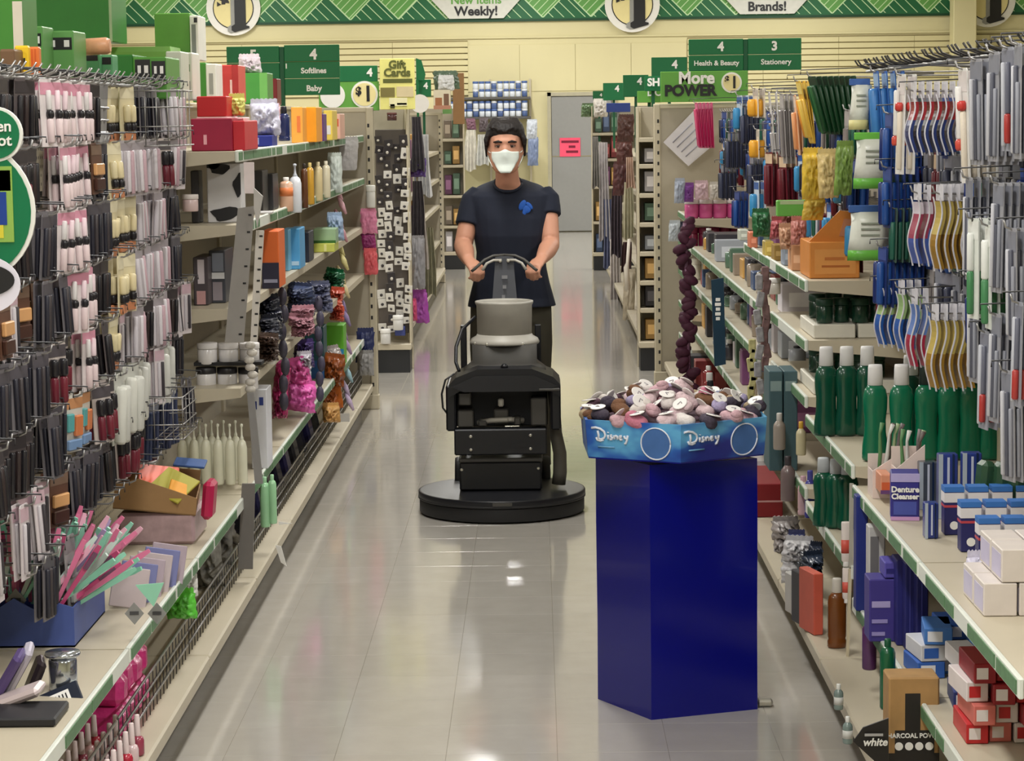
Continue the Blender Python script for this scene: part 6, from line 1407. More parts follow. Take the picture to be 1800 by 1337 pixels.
# dark green squat bottles on the two shelves below, with white shelf trays
DG, DGC = (20, 58, 42), (24, 62, 46)
k = 0
for zi, (Z, n, row) in enumerate(((ZB, 6, 2), (ZC, 4, 2))):
    for r_ in range(row):
        for q in range(n):
            bottle('green_jar_bottle', 'jar', (1.0 + q*.062, 8.30 + r_*.22 + (q % 2)*.03, Z + .05), .058, .085, DG, DGC, '%s dark green jar, %s row on the %s shelf below the orange carton' % (ORD[q], ('front', 'back')[r_], ('first', 'second')[zi]), 'jar', group='dark green jars'); k += 1
    for q, (xa, xb) in enumerate(((.955, 1.10), (1.11, 1.30))):
        thing('white_shelf_tray', MB().bbox(xa, 0, 0, xb, .42, .048, .003).mesh('white_shelf_tray', cm(214, 210, 196)), (0, 8.24, Z + .001), '%s white card tray under the dark green jars, %s shelf' % (('outer', 'inner')[q], ('first', 'second')[zi]), 'tray', 'white card trays')
bottle_px('white_pill_jar', 'jar', 1361, 517, 489, 22, (222, 216, 206), (232, 230, 226), 'white pill jar on the shelf under the small cartons', 'jar', Y=9.35)
# ---- green mouthwash shelf
MZ = .73
MG1, MC = (10, 74, 50), (226, 224, 222)
spots = [(0, 1452, 735, 572), (0, 1488, 741, 572), (0, 1524, 748, 575), (1, 1538, 778, 607), (1, 1584, 782, 620), (1, 1628, 784, 628), (1, 1668, 786, 630), (1, 1706, 788, 632), (1, 1742, 788, 632), (2, 1600, 760, 600), (2, 1640, 762, 604), (2, 1680, 762, 606)]
for q, (row, x, yb, yt) in enumerate(spots):
    Y = (7.62, 7.06, 7.32)[row]; p = at(x, yb, Y)
    bottle('mouthwash_bottle', 'mouthwash', (p.x, Y, MZ + .001), .082, .288, (10, (72, 104, 64)[row], (52, 72, 46)[row]), MC if not (row == 1 and q > 4) else (24, 40, 36), 'green mouthwash bottle, %s in the %s row of the mouthwash shelf' % (ORD[[s[0] for s in spots[:q]].count(row)], ('far', 'near', 'middle')[row]), 'bottle', group='green mouthwash bottles', rot=(0, 0, .15), at_frac=(.2, .4))
for q, (x, yb) in enumerate(((1448, 925), (1470, 928), (1490, 930))):
    p = onz(x, yb, .43); bottle('mouthwash_bottle', 'mouthwash', (p.x, p.y, .431), .075, .225, (10, 84, 60), (196, 200, 202), 'green mouthwash bottle, %s on the shelf under the big bottles' % ORD[q], 'bottle', group='lower green mouthwash bottles')
for q, (x, y1, y0, Z) in enumerate(((1487, 996, 915, .43), (1489, 1060, 996, .16))):
    bottle_px('toothpaste_tube', 'tube', x, y1, y0, 17, (226, 214, 208), (220, 216, 212), ('upper', 'lower')[q] + ' white and red tube clipped at the bay joint', 'tube', Y=6.98, stripe=(206, 84, 70), at_frac=(.3, .6))
bottle_px('brown_mouthwash', 'flask', 1471, 1138, 1012, 34, (112, 62, 22), (206, 200, 190), 'amber brown mouthwash flask on the base deck', 'bottle', Z=DK)
for q, (x0, y0, x1, Y, rgb, lab) in enumerate(((1404, 1016, 1420, 7.5, (214, 212, 208), 'white'), (1416, 1012, 1428, 7.35, (60, 62, 70), 'charcoal'), (1430, 1008, 1448, 7.25, (212, 98, 78), 'coral'))):
    bz('deck_carton', (x0, y0, x1, 0), Y, .13, rgb, lab + ' tilted carton on the base deck before the brown flask', 'carton', DK, group='tilted cartons on the base deck', yaw=.25)
for q, (x0, y0, x1, y1, Y, rgb, lab) in enumerate(((1362, 928, 1410, 985, 8.6, (176, 168, 166), 'clear printed packs heaped on the base deck'), (1380, 965, 1432, 1030, 7.9, (196, 194, 196), 'shiny clear packs before the charcoal carton'), (1408, 985, 1448, 1022, 7.6, (44, 54, 70), 'black pouch lying over the tilted cartons'), (1424, 968, 1448, 992, 7.8, (52, 58, 72), 'small slate box on the clear packs'), (1390, 950, 1420, 990, 8.2, (60, 64, 100), 'navy printed pack in the deck heap'))):
    pile('deck_pack', x0, y0, x1, y1, Y, rgb, lab, 'pack', n=2, seed=130 + q, dy=.14, noise=.5, nscale=40, rough=.25, group='heap on the base deck')
bz('red_display_box', (1326, 850, 1376, 0), 9.42, .5, (128, 22, 30), 'deep red box on the base deck behind the blue bin', 'box', DK, deco=[(0, .45, 1, .5, (196, 150, 150))])
bottle_px('small_bottle_deck', 'round', 1376, 945, 908, 20, (206, 204, 198), (60, 58, 60), 'small white bottle in front of the deep red box', 'bottle', Y=8.8)
for q, (x, y1, y0, d, body, cap, kd, lab) in enumerate(((1385, 880, 800, 26, (120, 104, 104), (60, 54, 58), 'round', 'grey brown bottle on the low shelf'), (1412, 905, 835, 20, (206, 170, 176), (196, 160, 170), 'flask', 'pale pink bottle on the low shelf'), (1424, 910, 825, 20, (60, 60, 140), (70, 70, 150), 'flask', 'violet blue bottle on the low shelf'), (1370, 790, 725, 22, (150, 140, 130), (190, 186, 180), 'round', 'tan bottle behind the tray corner'), (1408, 800, 740, 18, (196, 186, 150), (206, 160, 60), 'round', 'pale bottle with a yellow cap'))):
    bottle_px('toiletry_bottle', kd, x, y1, y0, d, body, cap, lab + ' past the blue bin', 'bottle', Y=(8.45, 8.35, 8.3, 8.5, 8.4)[q], group='toiletries past the blue bin')
for q in range(2): bz('teal_carton', (1352 + q*26, 652, 1376 + q*26, 0), 8.6, .2, (66, 92, 98), '%s teal carton on the shelf beside the mouthwash' % ('outer', 'inner')[q], 'carton', .47, deco=[(.1, .8, .9, .9, (130, 150, 150))], group='teal cartons')
# ---- near bay, upper of the two shelves
NZ = .675
def nb(name, r, dy, rgb, lab, cat, **k): return box_item(name, r, dy, rgb, lab, cat, Z=NZ, **k)
t_, *_ = nb('denture_cleanser_box', (1566, 832, 1616, 915), .09, (48, 44, 128), 'violet blue box lettered Denture Cleanser', 'box', deco=[(0, .82, 1, 1, (170, 160, 206)), (.1, .12, .9, .4, (70, 80, 160)), (0, 0, 1, .08, (196, 150, 196))], yaw=-.12)
w_ = _[1]; h_ = _[2]
text('lettering', 'Denture', h_*.17, WHITE, t_, (0, -.003, h_*.66), bold=.0008); text('lettering', 'Cleanser', h_*.16, WHITE, t_, (0, -.003, h_*.51), bold=.0008)
bY('carton_orange_print', (1548, 834, 1568, 868), .1, (206, 140, 110), 'small carton with an orange swirl behind the cleanser box', 'carton', 6.6, deco=[(.1, .2, .9, .6, (196, 90, 50)), (0, 0, 1, .2, (96, 60, 110))])
PINKW = cm(222, 204, 196)
for q, (x0, x1, y0, yb, Y) in enumerate(((1534, 1580, 798, 872, 6.7), (1576, 1626, 782, 866, 6.55))):
    a, c = at(x0, yb, Y), at(x1, y0, Y); w, h = c.x - a.x, c.z - NZ
    t = tag(empty('display_tray', (a.x, Y, NZ + .001)), '%s pinkish white slanted display tray on the dental shelf' % ('outer', 'inner')[q], 'tray', 'slanted display trays')
    put('tray_front', MB().prism([(0, 0), (w, 0), (w, h), (0, h*.62)], 0, .004).mesh('tray_front', PINKW), t); put('tray_back', MB().box(0, .1, 0, w, .104, h*.9).mesh('tray_back', PINKW), t)
    put('tray_side', MB().box(0, .004, 0, .004, .1, h*.6).mesh('tray_side', PINKW), t); put('tray_side', MB().box(w - .004, .004, 0, w, .1, h*.9).mesh('tray_side', PINKW), t)
    for j in range(5):
        thing('tongue_brush', MB().tube([(0, 0, 0), (.004, 0, .1), (.0, 0, .16), (.006, 0, .19)], [.004, .006, .004, .007], 7).mesh('tongue_brush', cm(*((90, 130, 84), (206, 206, 200), (96, 84, 80), (150, 170, 130), (120, 110, 110))[j])), (a.x + .02 + j*(w - .03)/5, Y + .05, NZ + .02), '%s slim brush standing in the %s slanted tray' % (ORD[j], ('outer', 'inner')[q]), 'brush', 'slim brushes in the slanted trays', (rw.uniform(-.1, .1), rw.uniform(.0, .25), 0))
for q, (x0, y0, x1, yb, Y, lab) in enumerate(((1626, 884, 1650, 968, 6.05, 'navy razor blister standing nearest the shelf edge'), (1650, 798, 1684, 890, 6.35, 'first tall navy razor blister behind the adhesive cartons'), (1692, 796, 1726, 890, 6.3, 'second tall navy razor blister behind the adhesive cartons'), (1616, 812, 1648, 885, 6.5, 'striped black razor blister beside the cleanser box'))):
    t_, p_, ww, hh = bz('razor_pack', (x0, y0, x1, 0), Y, .04, (44, 60, 130) if q < 3 else (70, 76, 86), lab, 'razor pack', NZ, deco=[(.0, 0, .22, 1, (170, 180, 190)), (.44, .1, .56, .95, (190, 196, 214)), (.7, .0, .8, 1, (24, 40, 70))], group='razor blisters', rough=.25)
for r_ in range(3):
    for q in range(4):
        xx = 1.045 + q*.062; yy = 5.62 + r_*.24
        t = thing('adhesive_carton', MB().bbox(0, 0, 0, .05, .05, .125, .002).mesh('adhesive_carton', cm(40, 40, 96)), (xx, yy, NZ + .001), 'denture adhesive carton, %s in the %s row of the dental shelf' % (ORD[q], ('near', 'middle', 'far')[r_]), 'carton', 'denture adhesive cartons')
        for z0, z1, col in ((.112, .1255, (60, 116, 190)), (.085, .11, (226, 222, 224)), (.072, .078, (190, 70, 80))):
            put('print_band', MB().box(-.0006, -.0006, z0, .0506, .0506, z1).mesh('print_band', cm(*col)), t)
        put('round_seal', MB().prism(circle(.011, 14, .025, .025), -.0012, .0).mesh('round_seal', WHITE), t)
# white cartons at the frame edge
wc = 0
for r_, zz in enumerate((0, .074, .148)):
    for q in range(3):
        for d in range(2):
            xx = (.96 + q*.077 + r_*.038); yy = 5.10 + d*.13
            if r_ == 2 and (d == 0 or q == 0): continue
            t = thing('white_carton', MB().bbox(0, 0, 0, .072, .12, .072, .002).mesh('white_carton', cm(214, 205, 198)), (xx, yy, NZ + .001 + zz), 'plain white carton, %s in layer %s, %s row of the dental shelf' % (ORD[q], ('one', 'two', 'three')[r_], ('near', 'far')[d]), 'carton', 'white cartons on the dental shelf')
            put('side_print', MB().box(-.0008, .01, .008, .001, .11, .06).mesh('side_print', cm(196, 190, 214)), t)
for q in range(3):
    bag('shrink_wrap_pack', 1702 + q*22, 985 + q*4, 1742 + q*22, 1050 + q*12, 5.45 - q*.05, (206, 202, 220), '%s lilac shrink-wrapped pack beside the white cartons' % ORD[q], 'pack', seed=150 + q, dy=.08, noise=.4, nscale=40, rough=.2, group='shrink-wrapped packs')
for q in range(5):
    t = thing('clip_comb_pack', MB().bbox(-.02, -.03, 0, .02, .03, .13, .012).mesh('clip_comb_pack', cm(46, 78, 56, rough=.25)), (1.16 + q*.035, 6.2 - .03*q, NZ + .05), '%s dark green domed pack behind the adhesive cartons' % ORD[q], 'pack', 'dark green domed packs', (0, .1, .2))
# ---- near bay, lower shelf
LZ = .34
for q, (x0, y0, x1, Y, dy, rgb, dc, lab) in enumerate((
    (1505, 872, 1526, 6.75, .06, (30, 44, 120), [], 'tall royal blue box at the bay joint, lower dental shelf'), (1527, 925, 1556, 6.55, .06, (186, 184, 182), [(.1, .5, .6, .9, (110, 108, 110))], 'tall clear grey pack beside the royal blue box'),
    (1528, 1018, 1574, 6.35, .1, (62, 52, 130), [(.1, .55, .8, .65, (170, 160, 206)), (.1, .3, .7, .36, (150, 140, 196)), (.1, .1, .6, .16, (150, 140, 196))], 'violet carton lower in the pair on the lower dental shelf'),
    (1576, 985, 1590, 6.3, .1, (34, 34, 104), [], 'first navy upright carton on the lower dental shelf'), (1591, 990, 1610, 6.25, .1, (28, 30, 96), [(.4, .05, .5, .95, (60, 60, 130))], 'second navy upright carton on the lower dental shelf'), (1611, 996, 1632, 6.2, .1, (24, 26, 88), [(.4, .05, .5, .95, (60, 60, 130))], 'third navy upright carton on the lower dental shelf'))):
    bz('dental_carton', (x0, y0, x1, 0), Y, dy, rgb, lab, 'carton', LZ, deco=dc, group='cartons on the lower dental shelf')
bY('dental_carton', (1555, 988, 1586, 1016), .1, (84, 76, 160), 'violet carton set on top of its pair', 'carton', 6.35, deco=[(.1, .3, .8, .6, (40, 36, 110))], group='cartons on the lower dental shelf')
cols = [((52, 96, 176), 'blue'), ((206, 206, 210), 'white'), ((70, 120, 190), 'sky blue'), ((44, 70, 150), 'royal blue')]
for r_ in range(3):
    for q in range(6):
        rgb, nm = cols[(q*2 + r_) % 4]
        t = thing('floss_carton', MB().bbox(0, 0, 0, .07, .15, .042, .002).mesh('floss_carton', cm(*rgb)), (.95 + q*.058 + r_*.008, 5.92 + (q % 2)*.05, LZ + .001 + r_*.044), '%s flat toothpaste carton, %s in layer %s under the dental shelf' % (nm, ORD[q], ('one', 'two', 'three')[r_]), 'carton', 'blue and white toothpaste cartons', (0, 0, rw.uniform(-.12, .12)))
        put('print_panel', MB().box(.008, -.0008, .008, .045, .0, .034).mesh('print_panel', cm(*((226, 226, 230) if nm != 'white' else (52, 96, 176)))), t)
for r_ in range(4):
    for q in range(5):
        nm = ('red', 'salmon', 'white and red', 'dark red')[(q + r_) % 4]; rgb = ((186, 36, 40), (206, 110, 100), (216, 206, 204), (140, 26, 34))[(q + r_) % 4]
        t = thing('red_toothpaste_carton', MB().bbox(0, 0, 0, .05, .18, .046, .002).mesh('red_toothpaste_carton', cm(*rgb)), (.96 + q*.055 + (r_ % 2)*.012, 5.28 + rw.uniform(-.02, .03), LZ + .001 + r_*.048), '%s toothpaste carton, %s in layer %s at the frame corner' % (nm, ORD[q], ('one', 'two', 'three', 'four')[r_]), 'carton', 'red toothpaste cartons', (0, 0, rw.uniform(-.1, .1)))
        put('print_panel', MB().box(.006, -.0008, .01, .032, .0, .036).mesh('print_panel', cm(*((226, 216, 214) if nm not in ('white and red',) else (190, 40, 44)))), t)
for r_ in range(3):
    for q in range(5):
        nm, rgb = (('navy', (40, 52, 110)), ('white', (212, 210, 212)), ('azure', (60, 130, 200)))[(q + r_*2) % 3]
        t = thing('flat_paste_carton', MB().bbox(0, 0, 0, .058, .16, .044, .002).mesh('flat_paste_carton', cm(*rgb)), (.985 + q*.06 + r_*.006, 5.60 + rw.uniform(-.01, .02), LZ + .001 + r_*.046), '%s paste carton, %s in layer %s between the blue and red stacks' % (nm, ORD[q], ('one', 'two', 'three')[r_]), 'carton', 'paste cartons between the stacks', (0, 0, rw.uniform(-.08, .08)))
        put('print_panel', MB().box(.006, -.0008, .01, .036, .0, .036).mesh('print_panel', cm(*((226, 226, 230) if nm != 'white' else (196, 60, 60)))), t)
# ---- near bay, base deck
bottle_px('purple_bottle', 'tall', 1528, 1176, 1085, 26, (84, 44, 92), (70, 36, 80), 'dark purple bottle at the back of the base deck', 'bottle', Y=6.5)
bottle_px('green_bottle', 'tall', 1560, 1246, 1118, 28, (14, 88, 56), (16, 80, 52), 'dark green bottle leaning at the back of the base deck', 'bottle', Y=5.95)
bottle_px('charcoal_jar', 'jar', 1576, 1236, 1182, 34, (52, 50, 52), (40, 38, 40), 'round charcoal grey jar under the lower dental shelf', 'jar', Y=5.9)
CH = cm(34, 31, 30, rough=.4)
pp = [at(x, y, 5.62) for x, y in ((1500, 1303), (1518, 1278), (1562, 1262), (1562, 1345), (1540, 1340))]
t = thing('black_leaf_card', MB().prism([(p.x, p.z) for p in pp], 0, .006).mesh('black_leaf_card', CH), (0, 5.62, 0), 'black leaf-shaped card lettered white on the base deck', 'card')
p = at(1538, 1304, 5.61); text('lettering', 'white', .026, WHITE, t, (p.x, -.012, p.z), bold=.0006, shear=.2); p = at(1536, 1291, 5.61); put('small_print', MB().box(p.x - .022, -.012, p.z - .003, p.x + .022, -.01, p.z + .003).mesh('small_print', cm(170, 168, 166)), t)
a, c = at(1562, 1345, 5.66), at(1652, 1190, 5.66)
t = thing('charcoal_powder_box', MB().bbox(0, 0, 0, c.x - a.x, .1, c.z - a.z, .004).mesh('charcoal_powder_box', mat('tan_wood_print', (170, 132, 82), .5, noise=.35, nscale=14)), (a.x, 5.66, a.z), 'tan and black box lettered CHARCOAL POWDER', 'box')
w, h = c.x - a.x, c.z - a.z
put('jar_picture', MB().box(w*.32, -.001, h*.4, w*.62, .0, h*.82).mesh('jar_picture', CH), t); put('black_band', MB().box(w*.12, -.0012, h*.14, w*.9, .0, h*.40).mesh('black_band', CH), t); put('black_foot', MB().box(w*.0, -.0012, 0, w, .0, h*.14).mesh('black_foot', CH), t)
text('lettering', 'CHARCOAL POWDER', h*.072, WHITE, t, (w*.51, -.003, h*.34), bold=.0004)
for q in range(4): put('round_icon', MB().prism(circle(.010, 14, w*(.2 + q*.2), h*.22), -.003, -.001).mesh('round_icon', WHITE), t)
for q, (x, y1, y0) in enumerate(((1474, 1268, 1224), (1490, 1316, 1270))):
    p = at(x, y1, (6.33, 5.98)[q])
    bottle('vial', 'round', (p.x, p.y, .161), .026, .07, (120, 136, 132), (226, 226, 222), '%s small clear vial with white cap on the deck edge' % ('farther', 'nearer')[q], 'vial', group='clear vials on the deck edge', stripe=(206, 206, 202))
put_strip = strip_poly('clip_strip', [(1492, 1000), (1498, 1000), (1490, 1215), (1486, 1215)], 6.96, (206, 194, 166), 'thin cream strip hanging at the bay joint down to the deck')
strip_poly('clip_strip', [(1494, 850), (1501, 850), (1499, 1010), (1492, 1010)], 6.97, (176, 172, 160), 'grey plastic strip hanging at the bay joint')
# ---- bays farther along
names = [((150, 60, 62), 'brick red'), ((196, 190, 176), 'ivory'), ((66, 84, 120), 'denim blue'), ((90, 120, 100), 'sage green'), ((150, 136, 120), 'taupe'), ((60, 58, 64), 'charcoal'), ((206, 160, 90), 'mustard'), ((170, 176, 186), 'silver'), ((120, 70, 110), 'plum'), ((206, 200, 206), 'white')]
zr = [.16, .495, .765, .975, 1.19]
for k in range(4, 8):
    y0 = RB[k]
    for zi, z in enumerate(zr):
        if (k == 4 and zi == 0) or (k > 4 and zi == 4): continue
        x = None; yy = y0 + .05; j = 0
        gap = (.24, .18, .13, .13, .13)[zi]
        while yy < y0 + BAY - .12 and j < 6:
            rgb, nm = rw.choice(names); w = rw.uniform(.07, .2); h = rw.uniform(.55, .95)*gap
            xf = (.95 if z > .2 else .87) + rw.uniform(0, .05)
            lab = '%s %%s, %s on the %s shelf, %s bay past orange carton' % (nm, ORD[j], ('bottom', 'second', 'third', 'fourth', 'upper')[zi], ORD[k - 4])
            if rw.random() < .55:
                t = thing('stock_carton', MB().bbox(0, 0, 0, .2, w, h, .003).mesh('stock_carton', cm(*rgb)), (xf, yy, z + .001), lab % 'carton', 'carton', 'stock on the health side bays')
                put('print_panel', MB().box(.03, -.0008, h*.2, .17, 0, h*.7).mesh('print_panel', cm(*[min(255, v + 46) for v in rgb])), t)
            else:
                bottle('stock_bottle', rw.choice(('round', 'tall', 'flask')), (xf + .04, yy + .03, z + .001), .07, h, rgb, rw.choice(((226, 224, 220), (40, 40, 44))), lab % 'bottle', 'bottle', group='stock on the health side bays')
            yy += w + rw.uniform(.03, .12); j += 1
# pink and white cups in the last bay
for zi, (Z, n, col, nm) in enumerate(((1.136, 4, (222, 96, 160), 'pink'), (.951, 5, (120, 24, 60), 'wine red'))):
    for q in range(n):
        x = (1214, 1216)[zi] + q*(25, 19)[zi]; p = at(x, 0, 14.4)
        c_ = bottle('cup', 'jar', (p.x, 14.4, Z), (.085, .062)[zi], (.12, .13)[zi], col, (232, 222, 222) if zi == 0 else col, '%s cup, %s on the %s shelf of the last health bay' % (nm, ORD[q], ('upper', 'second')[zi]), 'cup', group='cups in the last health bay')
for q in range(5):
    p = at(1222 + q*17, 0, 14.36); bottle('white_cup', 'jar', (p.x, 14.36, .771), .056, .125, (226, 222, 206), (230, 226, 212), '%s white cup on the third shelf of the last health bay' % ORD[q], 'cup', group='white cups')
for q, (x0, y0, x1, y1, rgb, lab) in enumerate(((1186, 318, 1204, 358, (176, 184, 200), 'clear blue'), (1204, 326, 1220, 356, (130, 70, 150), 'purple'), (1222, 322, 1246, 352, (222, 190, 198), 'pink and grey'), (1248, 324, 1268, 352, (214, 206, 196), 'cream'), (1176, 392, 1196, 425, (196, 204, 210), 'white'), (1196, 394, 1208, 425, (40, 40, 60), 'navy'))):
    bag('small_hang_pack', x0, y0, x1, y1, 14.2, rgb, lab + ' small pack at the front of the last health bay', 'pack', seed=170 + q, dy=.06, lump=.1, group='small packs in the last health bay')
a = [at(x, y, 15.42) for x, y in ((1166, 250), (1222, 192), (1250, 258), (1210, 292))]
t = thing('tilted_poster', MB().prism([(p.x, p.z) for p in a], 0, .006).mesh('tilted_poster', cm(206, 202, 204)), (0, 15.42, 0), 'white printed sheet hung askew on the end panel', 'poster')
for q in range(4):
    c0_, c1_ = a[0].lerp(a[3], .2 + q*.18), a[1].lerp(a[2], .2 + q*.18); c0_, c1_ = c0_.lerp(c1_, .15), c0_.lerp(c1_, .8)
    put('print_line', MB().tube([(c0_.x, -.002, c0_.z), (c1_.x, -.002, c1_.z)], .004, 4).mesh('print_line', cm(150, 148, 156)), t)
# dark teal hanging banner, maroon garland, white strip, clip strips
t = strip_poly('hanging_banner', [(1250, 492), (1272, 488), (1276, 640), (1256, 644)], 11.6, (18, 52, 72), 'dark teal vertical banner card hung from a health shelf')
t['category'] = 'banner'
for q, (u, hh) in enumerate(((.0, .5), (.3, .8), (.6, .55), (.9, .9), (1.2, .6))):
    p = at(1262, 560 - u*28, 11.6); put('white_mark', MB().bbox(p.x - .012*hh - .004, -.003, p.z - .008, p.x + .012*hh + .004, 0, p.z + .008, .002).mesh('white_mark', WHITE), t)
t = tag(empty('frilled_garland', (0, 0, 0)), 'long dark maroon frilled garland hanging beside the end panel', 'garland')
rg = random.Random(2)
MAR = mat('maroon_frill', (70, 26, 48), .7, noise=.5, nscale=40)
p0, p1 = at(1204, 392, 13.2), at(1212, 690, 13.2)
put('garland_cord', MB().tube([p0, p1], .012, 6).mesh('garland_cord', mat('mauve_cord', (130, 92, 116), .5)), t)
fr = MB().ball((0, 0, 0), .045, .03, .028, 9, 6).mesh('frill', MAR)
for q in range(34):
    f = q/33; p = p0.lerp(p1, f); put('frill', fr, t, p + Vector((rg.uniform(-.035, .025), rg.uniform(-.02, .02), 0)), (rg.uniform(-1, 1), rg.uniform(-1, 1), 0))
for x, y0, y1, Y, rgb, lab in ((1334, 480, 725, 9.25, (150, 148, 152), 'mottled grey'), (1322, 600, 730, 9.7, (176, 170, 120), 'pale yellow'), (1345, 470, 650, 9.3, (120, 92, 92), 'brown')):
    t = tag(empty('clip_strip', (0, 0, 0)), '%s clip strip of small packs on the health side' % lab, 'clip strip', 'clip strips on the health side')
    a, b_ = at(x, y0, Y), at(x - 2, y1, Y)
    put('strip_tape', MB().box(a.x - .006, Y, b_.z, a.x + .006, Y + .003, a.z).mesh('strip_tape', WHITE), t)
    for q in range(8):
        z = a.z + (b_.z - a.z)*(q + .5)/8
        put('small_pack', MB().bbox(-.015, -.01, -.03, .015, .0, .03, .006).mesh('small_pack', mat('strip_pack_' + lab.replace(' ', '_'), rgb, .4, noise=.6, nscale=60)), t, (a.x + .006*math.sin(q*2.3), Y, z), (0, .2*math.sin(q*1.9), 0))
# ================================================================ past the cross aisle
rf = random.Random(31)
# jewellery cards on the endcap
CW, CB = cm(214, 210, 202), cm(52, 48, 50)
a, c = at(659, 228, 16.6), at(719, 585, 16.6)
thing('dark_backing', MB().bbox(a.x, 0, c.z, c.x, .02, a.z, .003).mesh('dark_backing', cm(92, 84, 78)), (0, 16.6, 0), 'dark brown backing sheet added behind the jewellery cards', 'board')  # dark sheet added so the gaps between the cards come out dark
jc = [MB().bbox(-.026, -.002, -.03, .026, .002, .03, .002).mesh('jewellery_card', CW), MB().bbox(-.026, -.002, -.03, .026, .002, .03, .002).mesh('jewellery_card', CB)]
je = MB().ball((0, -.004, -.006), .010, .004, .010, 8, 5).mesh('earring', cm(60, 56, 58)); je2 = MB().ball((0, -.004, -.006), .010, .004, .010, 8, 5).mesh('earring', cm(206, 200, 190))
for r_ in range(19):
    for c_ in range(4):
        x = at(666 + c_*15 + rf.uniform(-2.5, 2.5), 300, 16.42).x; z = 1.62 - r_*.072 + rf.uniform(-.014, .014) - .03*(c_ % 2)
        if z < .3 or rf.random() < .12: continue
        k = 1 if (c_ in (0, 1) and r_ < 8 and rf.random() < .8) or rf.random() < .25 else 0
        t = thing('jewellery_card', jc[k], (x, 16.56 - .04*(c_ % 2), z), '%s jewellery card, %s row, %s column of the endcap' % (('white', 'dark')[k], ORD[r_], ORD[c_]), 'jewellery card', 'jewellery cards on the endcap', (.1, rf.uniform(-.12, .12), rf.uniform(-.6, .6)), (1.1, 1, rf.uniform(.7, 1.3)))
        put('earring', (je, je2)[k], t)
bottle_px('dark_jar', 'jar', 689, 212, 198, 17, (70, 40, 40), (90, 50, 46), 'dark red lidded pot at the top of the jewellery endcap', 'pot', Y=16.45)
for q, (x, y) in enumerate(((700, 566), (678, 590))):
    bottle_px('soap_dish', 'jar', x, y + 14, y - 12, 18, (206, 204, 200), (226, 224, 220), ('upper', 'lower')[q] + ' white pot at the foot of the jewellery endcap', 'pot', Y=16.44)
bY('blue_jar_box', (694, 574, 712, 590), .08, (60, 70, 130), 'small blue box at the foot of the jewellery endcap', 'box', 16.5)
# things hung along the far run beside the aisle
HG = [(722, 205, 744, 300, 17.3, (80, 76, 80), 'dark grey garment'), (735, 236, 757, 345, 18.6, (222, 222, 220), 'white printed sheet'), (720, 282, 748, 312, 17.4, (96, 70, 140), 'purple pack'), (722, 318, 745, 420, 17.5, (70, 64, 66), 'black scarf'), (728, 345, 750, 470, 18.2, (170, 160, 150), 'tan scarf'), (722, 420, 746, 510, 17.6, (150, 148, 150), 'grey tights pack'), (722, 515, 752, 570, 17.6, (170, 80, 170), 'violet and pink toy pack'), (742, 400, 765, 520, 19.8, (150, 146, 120), 'olive woven belt bunch'), (718, 530, 732, 566, 17.2, (196, 70, 110), 'rose toy pack')]
for q, (x0, y0, x1, y1, Y, rgb, lab) in enumerate(HG):
    Y = min(25.0, max(16.9, onx((x0+x1)/2, (y0+y1)/2, -.94).y))
    (cloth if 'pack' not in lab else bag)('hanging_goods', x0, y0, x1, y1, Y, rgb, lab + ' hung along the far run past the jewellery endcap', 'hanging goods', seed=200 + q, group='goods hung along the far run')
HR = [(1052, 250, 1072, 420, 24.0, (196, 190, 190), 'white towel'), (1086, 205, 1114, 250, 18.0, (90, 60, 54), 'brown silk flower bunch'), (1084, 250, 1112, 290, 18.1, (110, 70, 66), 'russet silk flower bunch'), (1078, 288, 1108, 345, 18.6, (96, 60, 60), 'dark russet garland'), (1100, 276, 1116, 330, 17.5, (216, 186, 166), 'peach ribbon roll'), (1074, 330, 1096, 450, 19.4, (84, 74, 82), 'plum scarf'), (1094, 320, 1114, 420, 17.6, (196, 190, 160), 'cream printed tape'), (1060, 350, 1080, 470, 21.0, (110, 116, 146), 'blue grey scarf'), (1072, 420, 1094, 545, 19.6, (206, 198, 192), 'long white cloth'), (1092, 425, 1112, 480, 17.8, (86, 60, 60), 'maroon cloth'), (1096, 480, 1116, 565, 17.5, (196, 184, 160), 'cream toy pack with a magenta spot'), (1040, 240, 1054, 330, 27.4, (150, 146, 140), 'grey cloth')]
for q, (x0, y0, x1, y1, Y, rgb, lab) in enumerate(HR):
    Y = min(25.0, max(16.85, onx((x0+x1)/2, (y0+y1)/2, .76).y))
    (cloth if not any(w in lab for w in ('pack', 'flower', 'garland')) else bag)('hanging_goods', x0, y0, x1, y1, Y, rgb, lab + ' hung along the run behind the narrow endcap', 'hanging goods', seed=230 + q, group='goods hung behind the narrow endcap')
t = thing('hanging_brush', MB().tube([at(1106, 420, 17.3), at(1103, 462, 17.3), at(1101, 470, 17.3), at(1103, 510, 17.3)], [.012, .012, .02, .018], 10).mesh('toilet_brush', cm(222, 214, 200)), (0, 0, 0), 'white long-handled brush hung by the narrow endcap', 'brush')
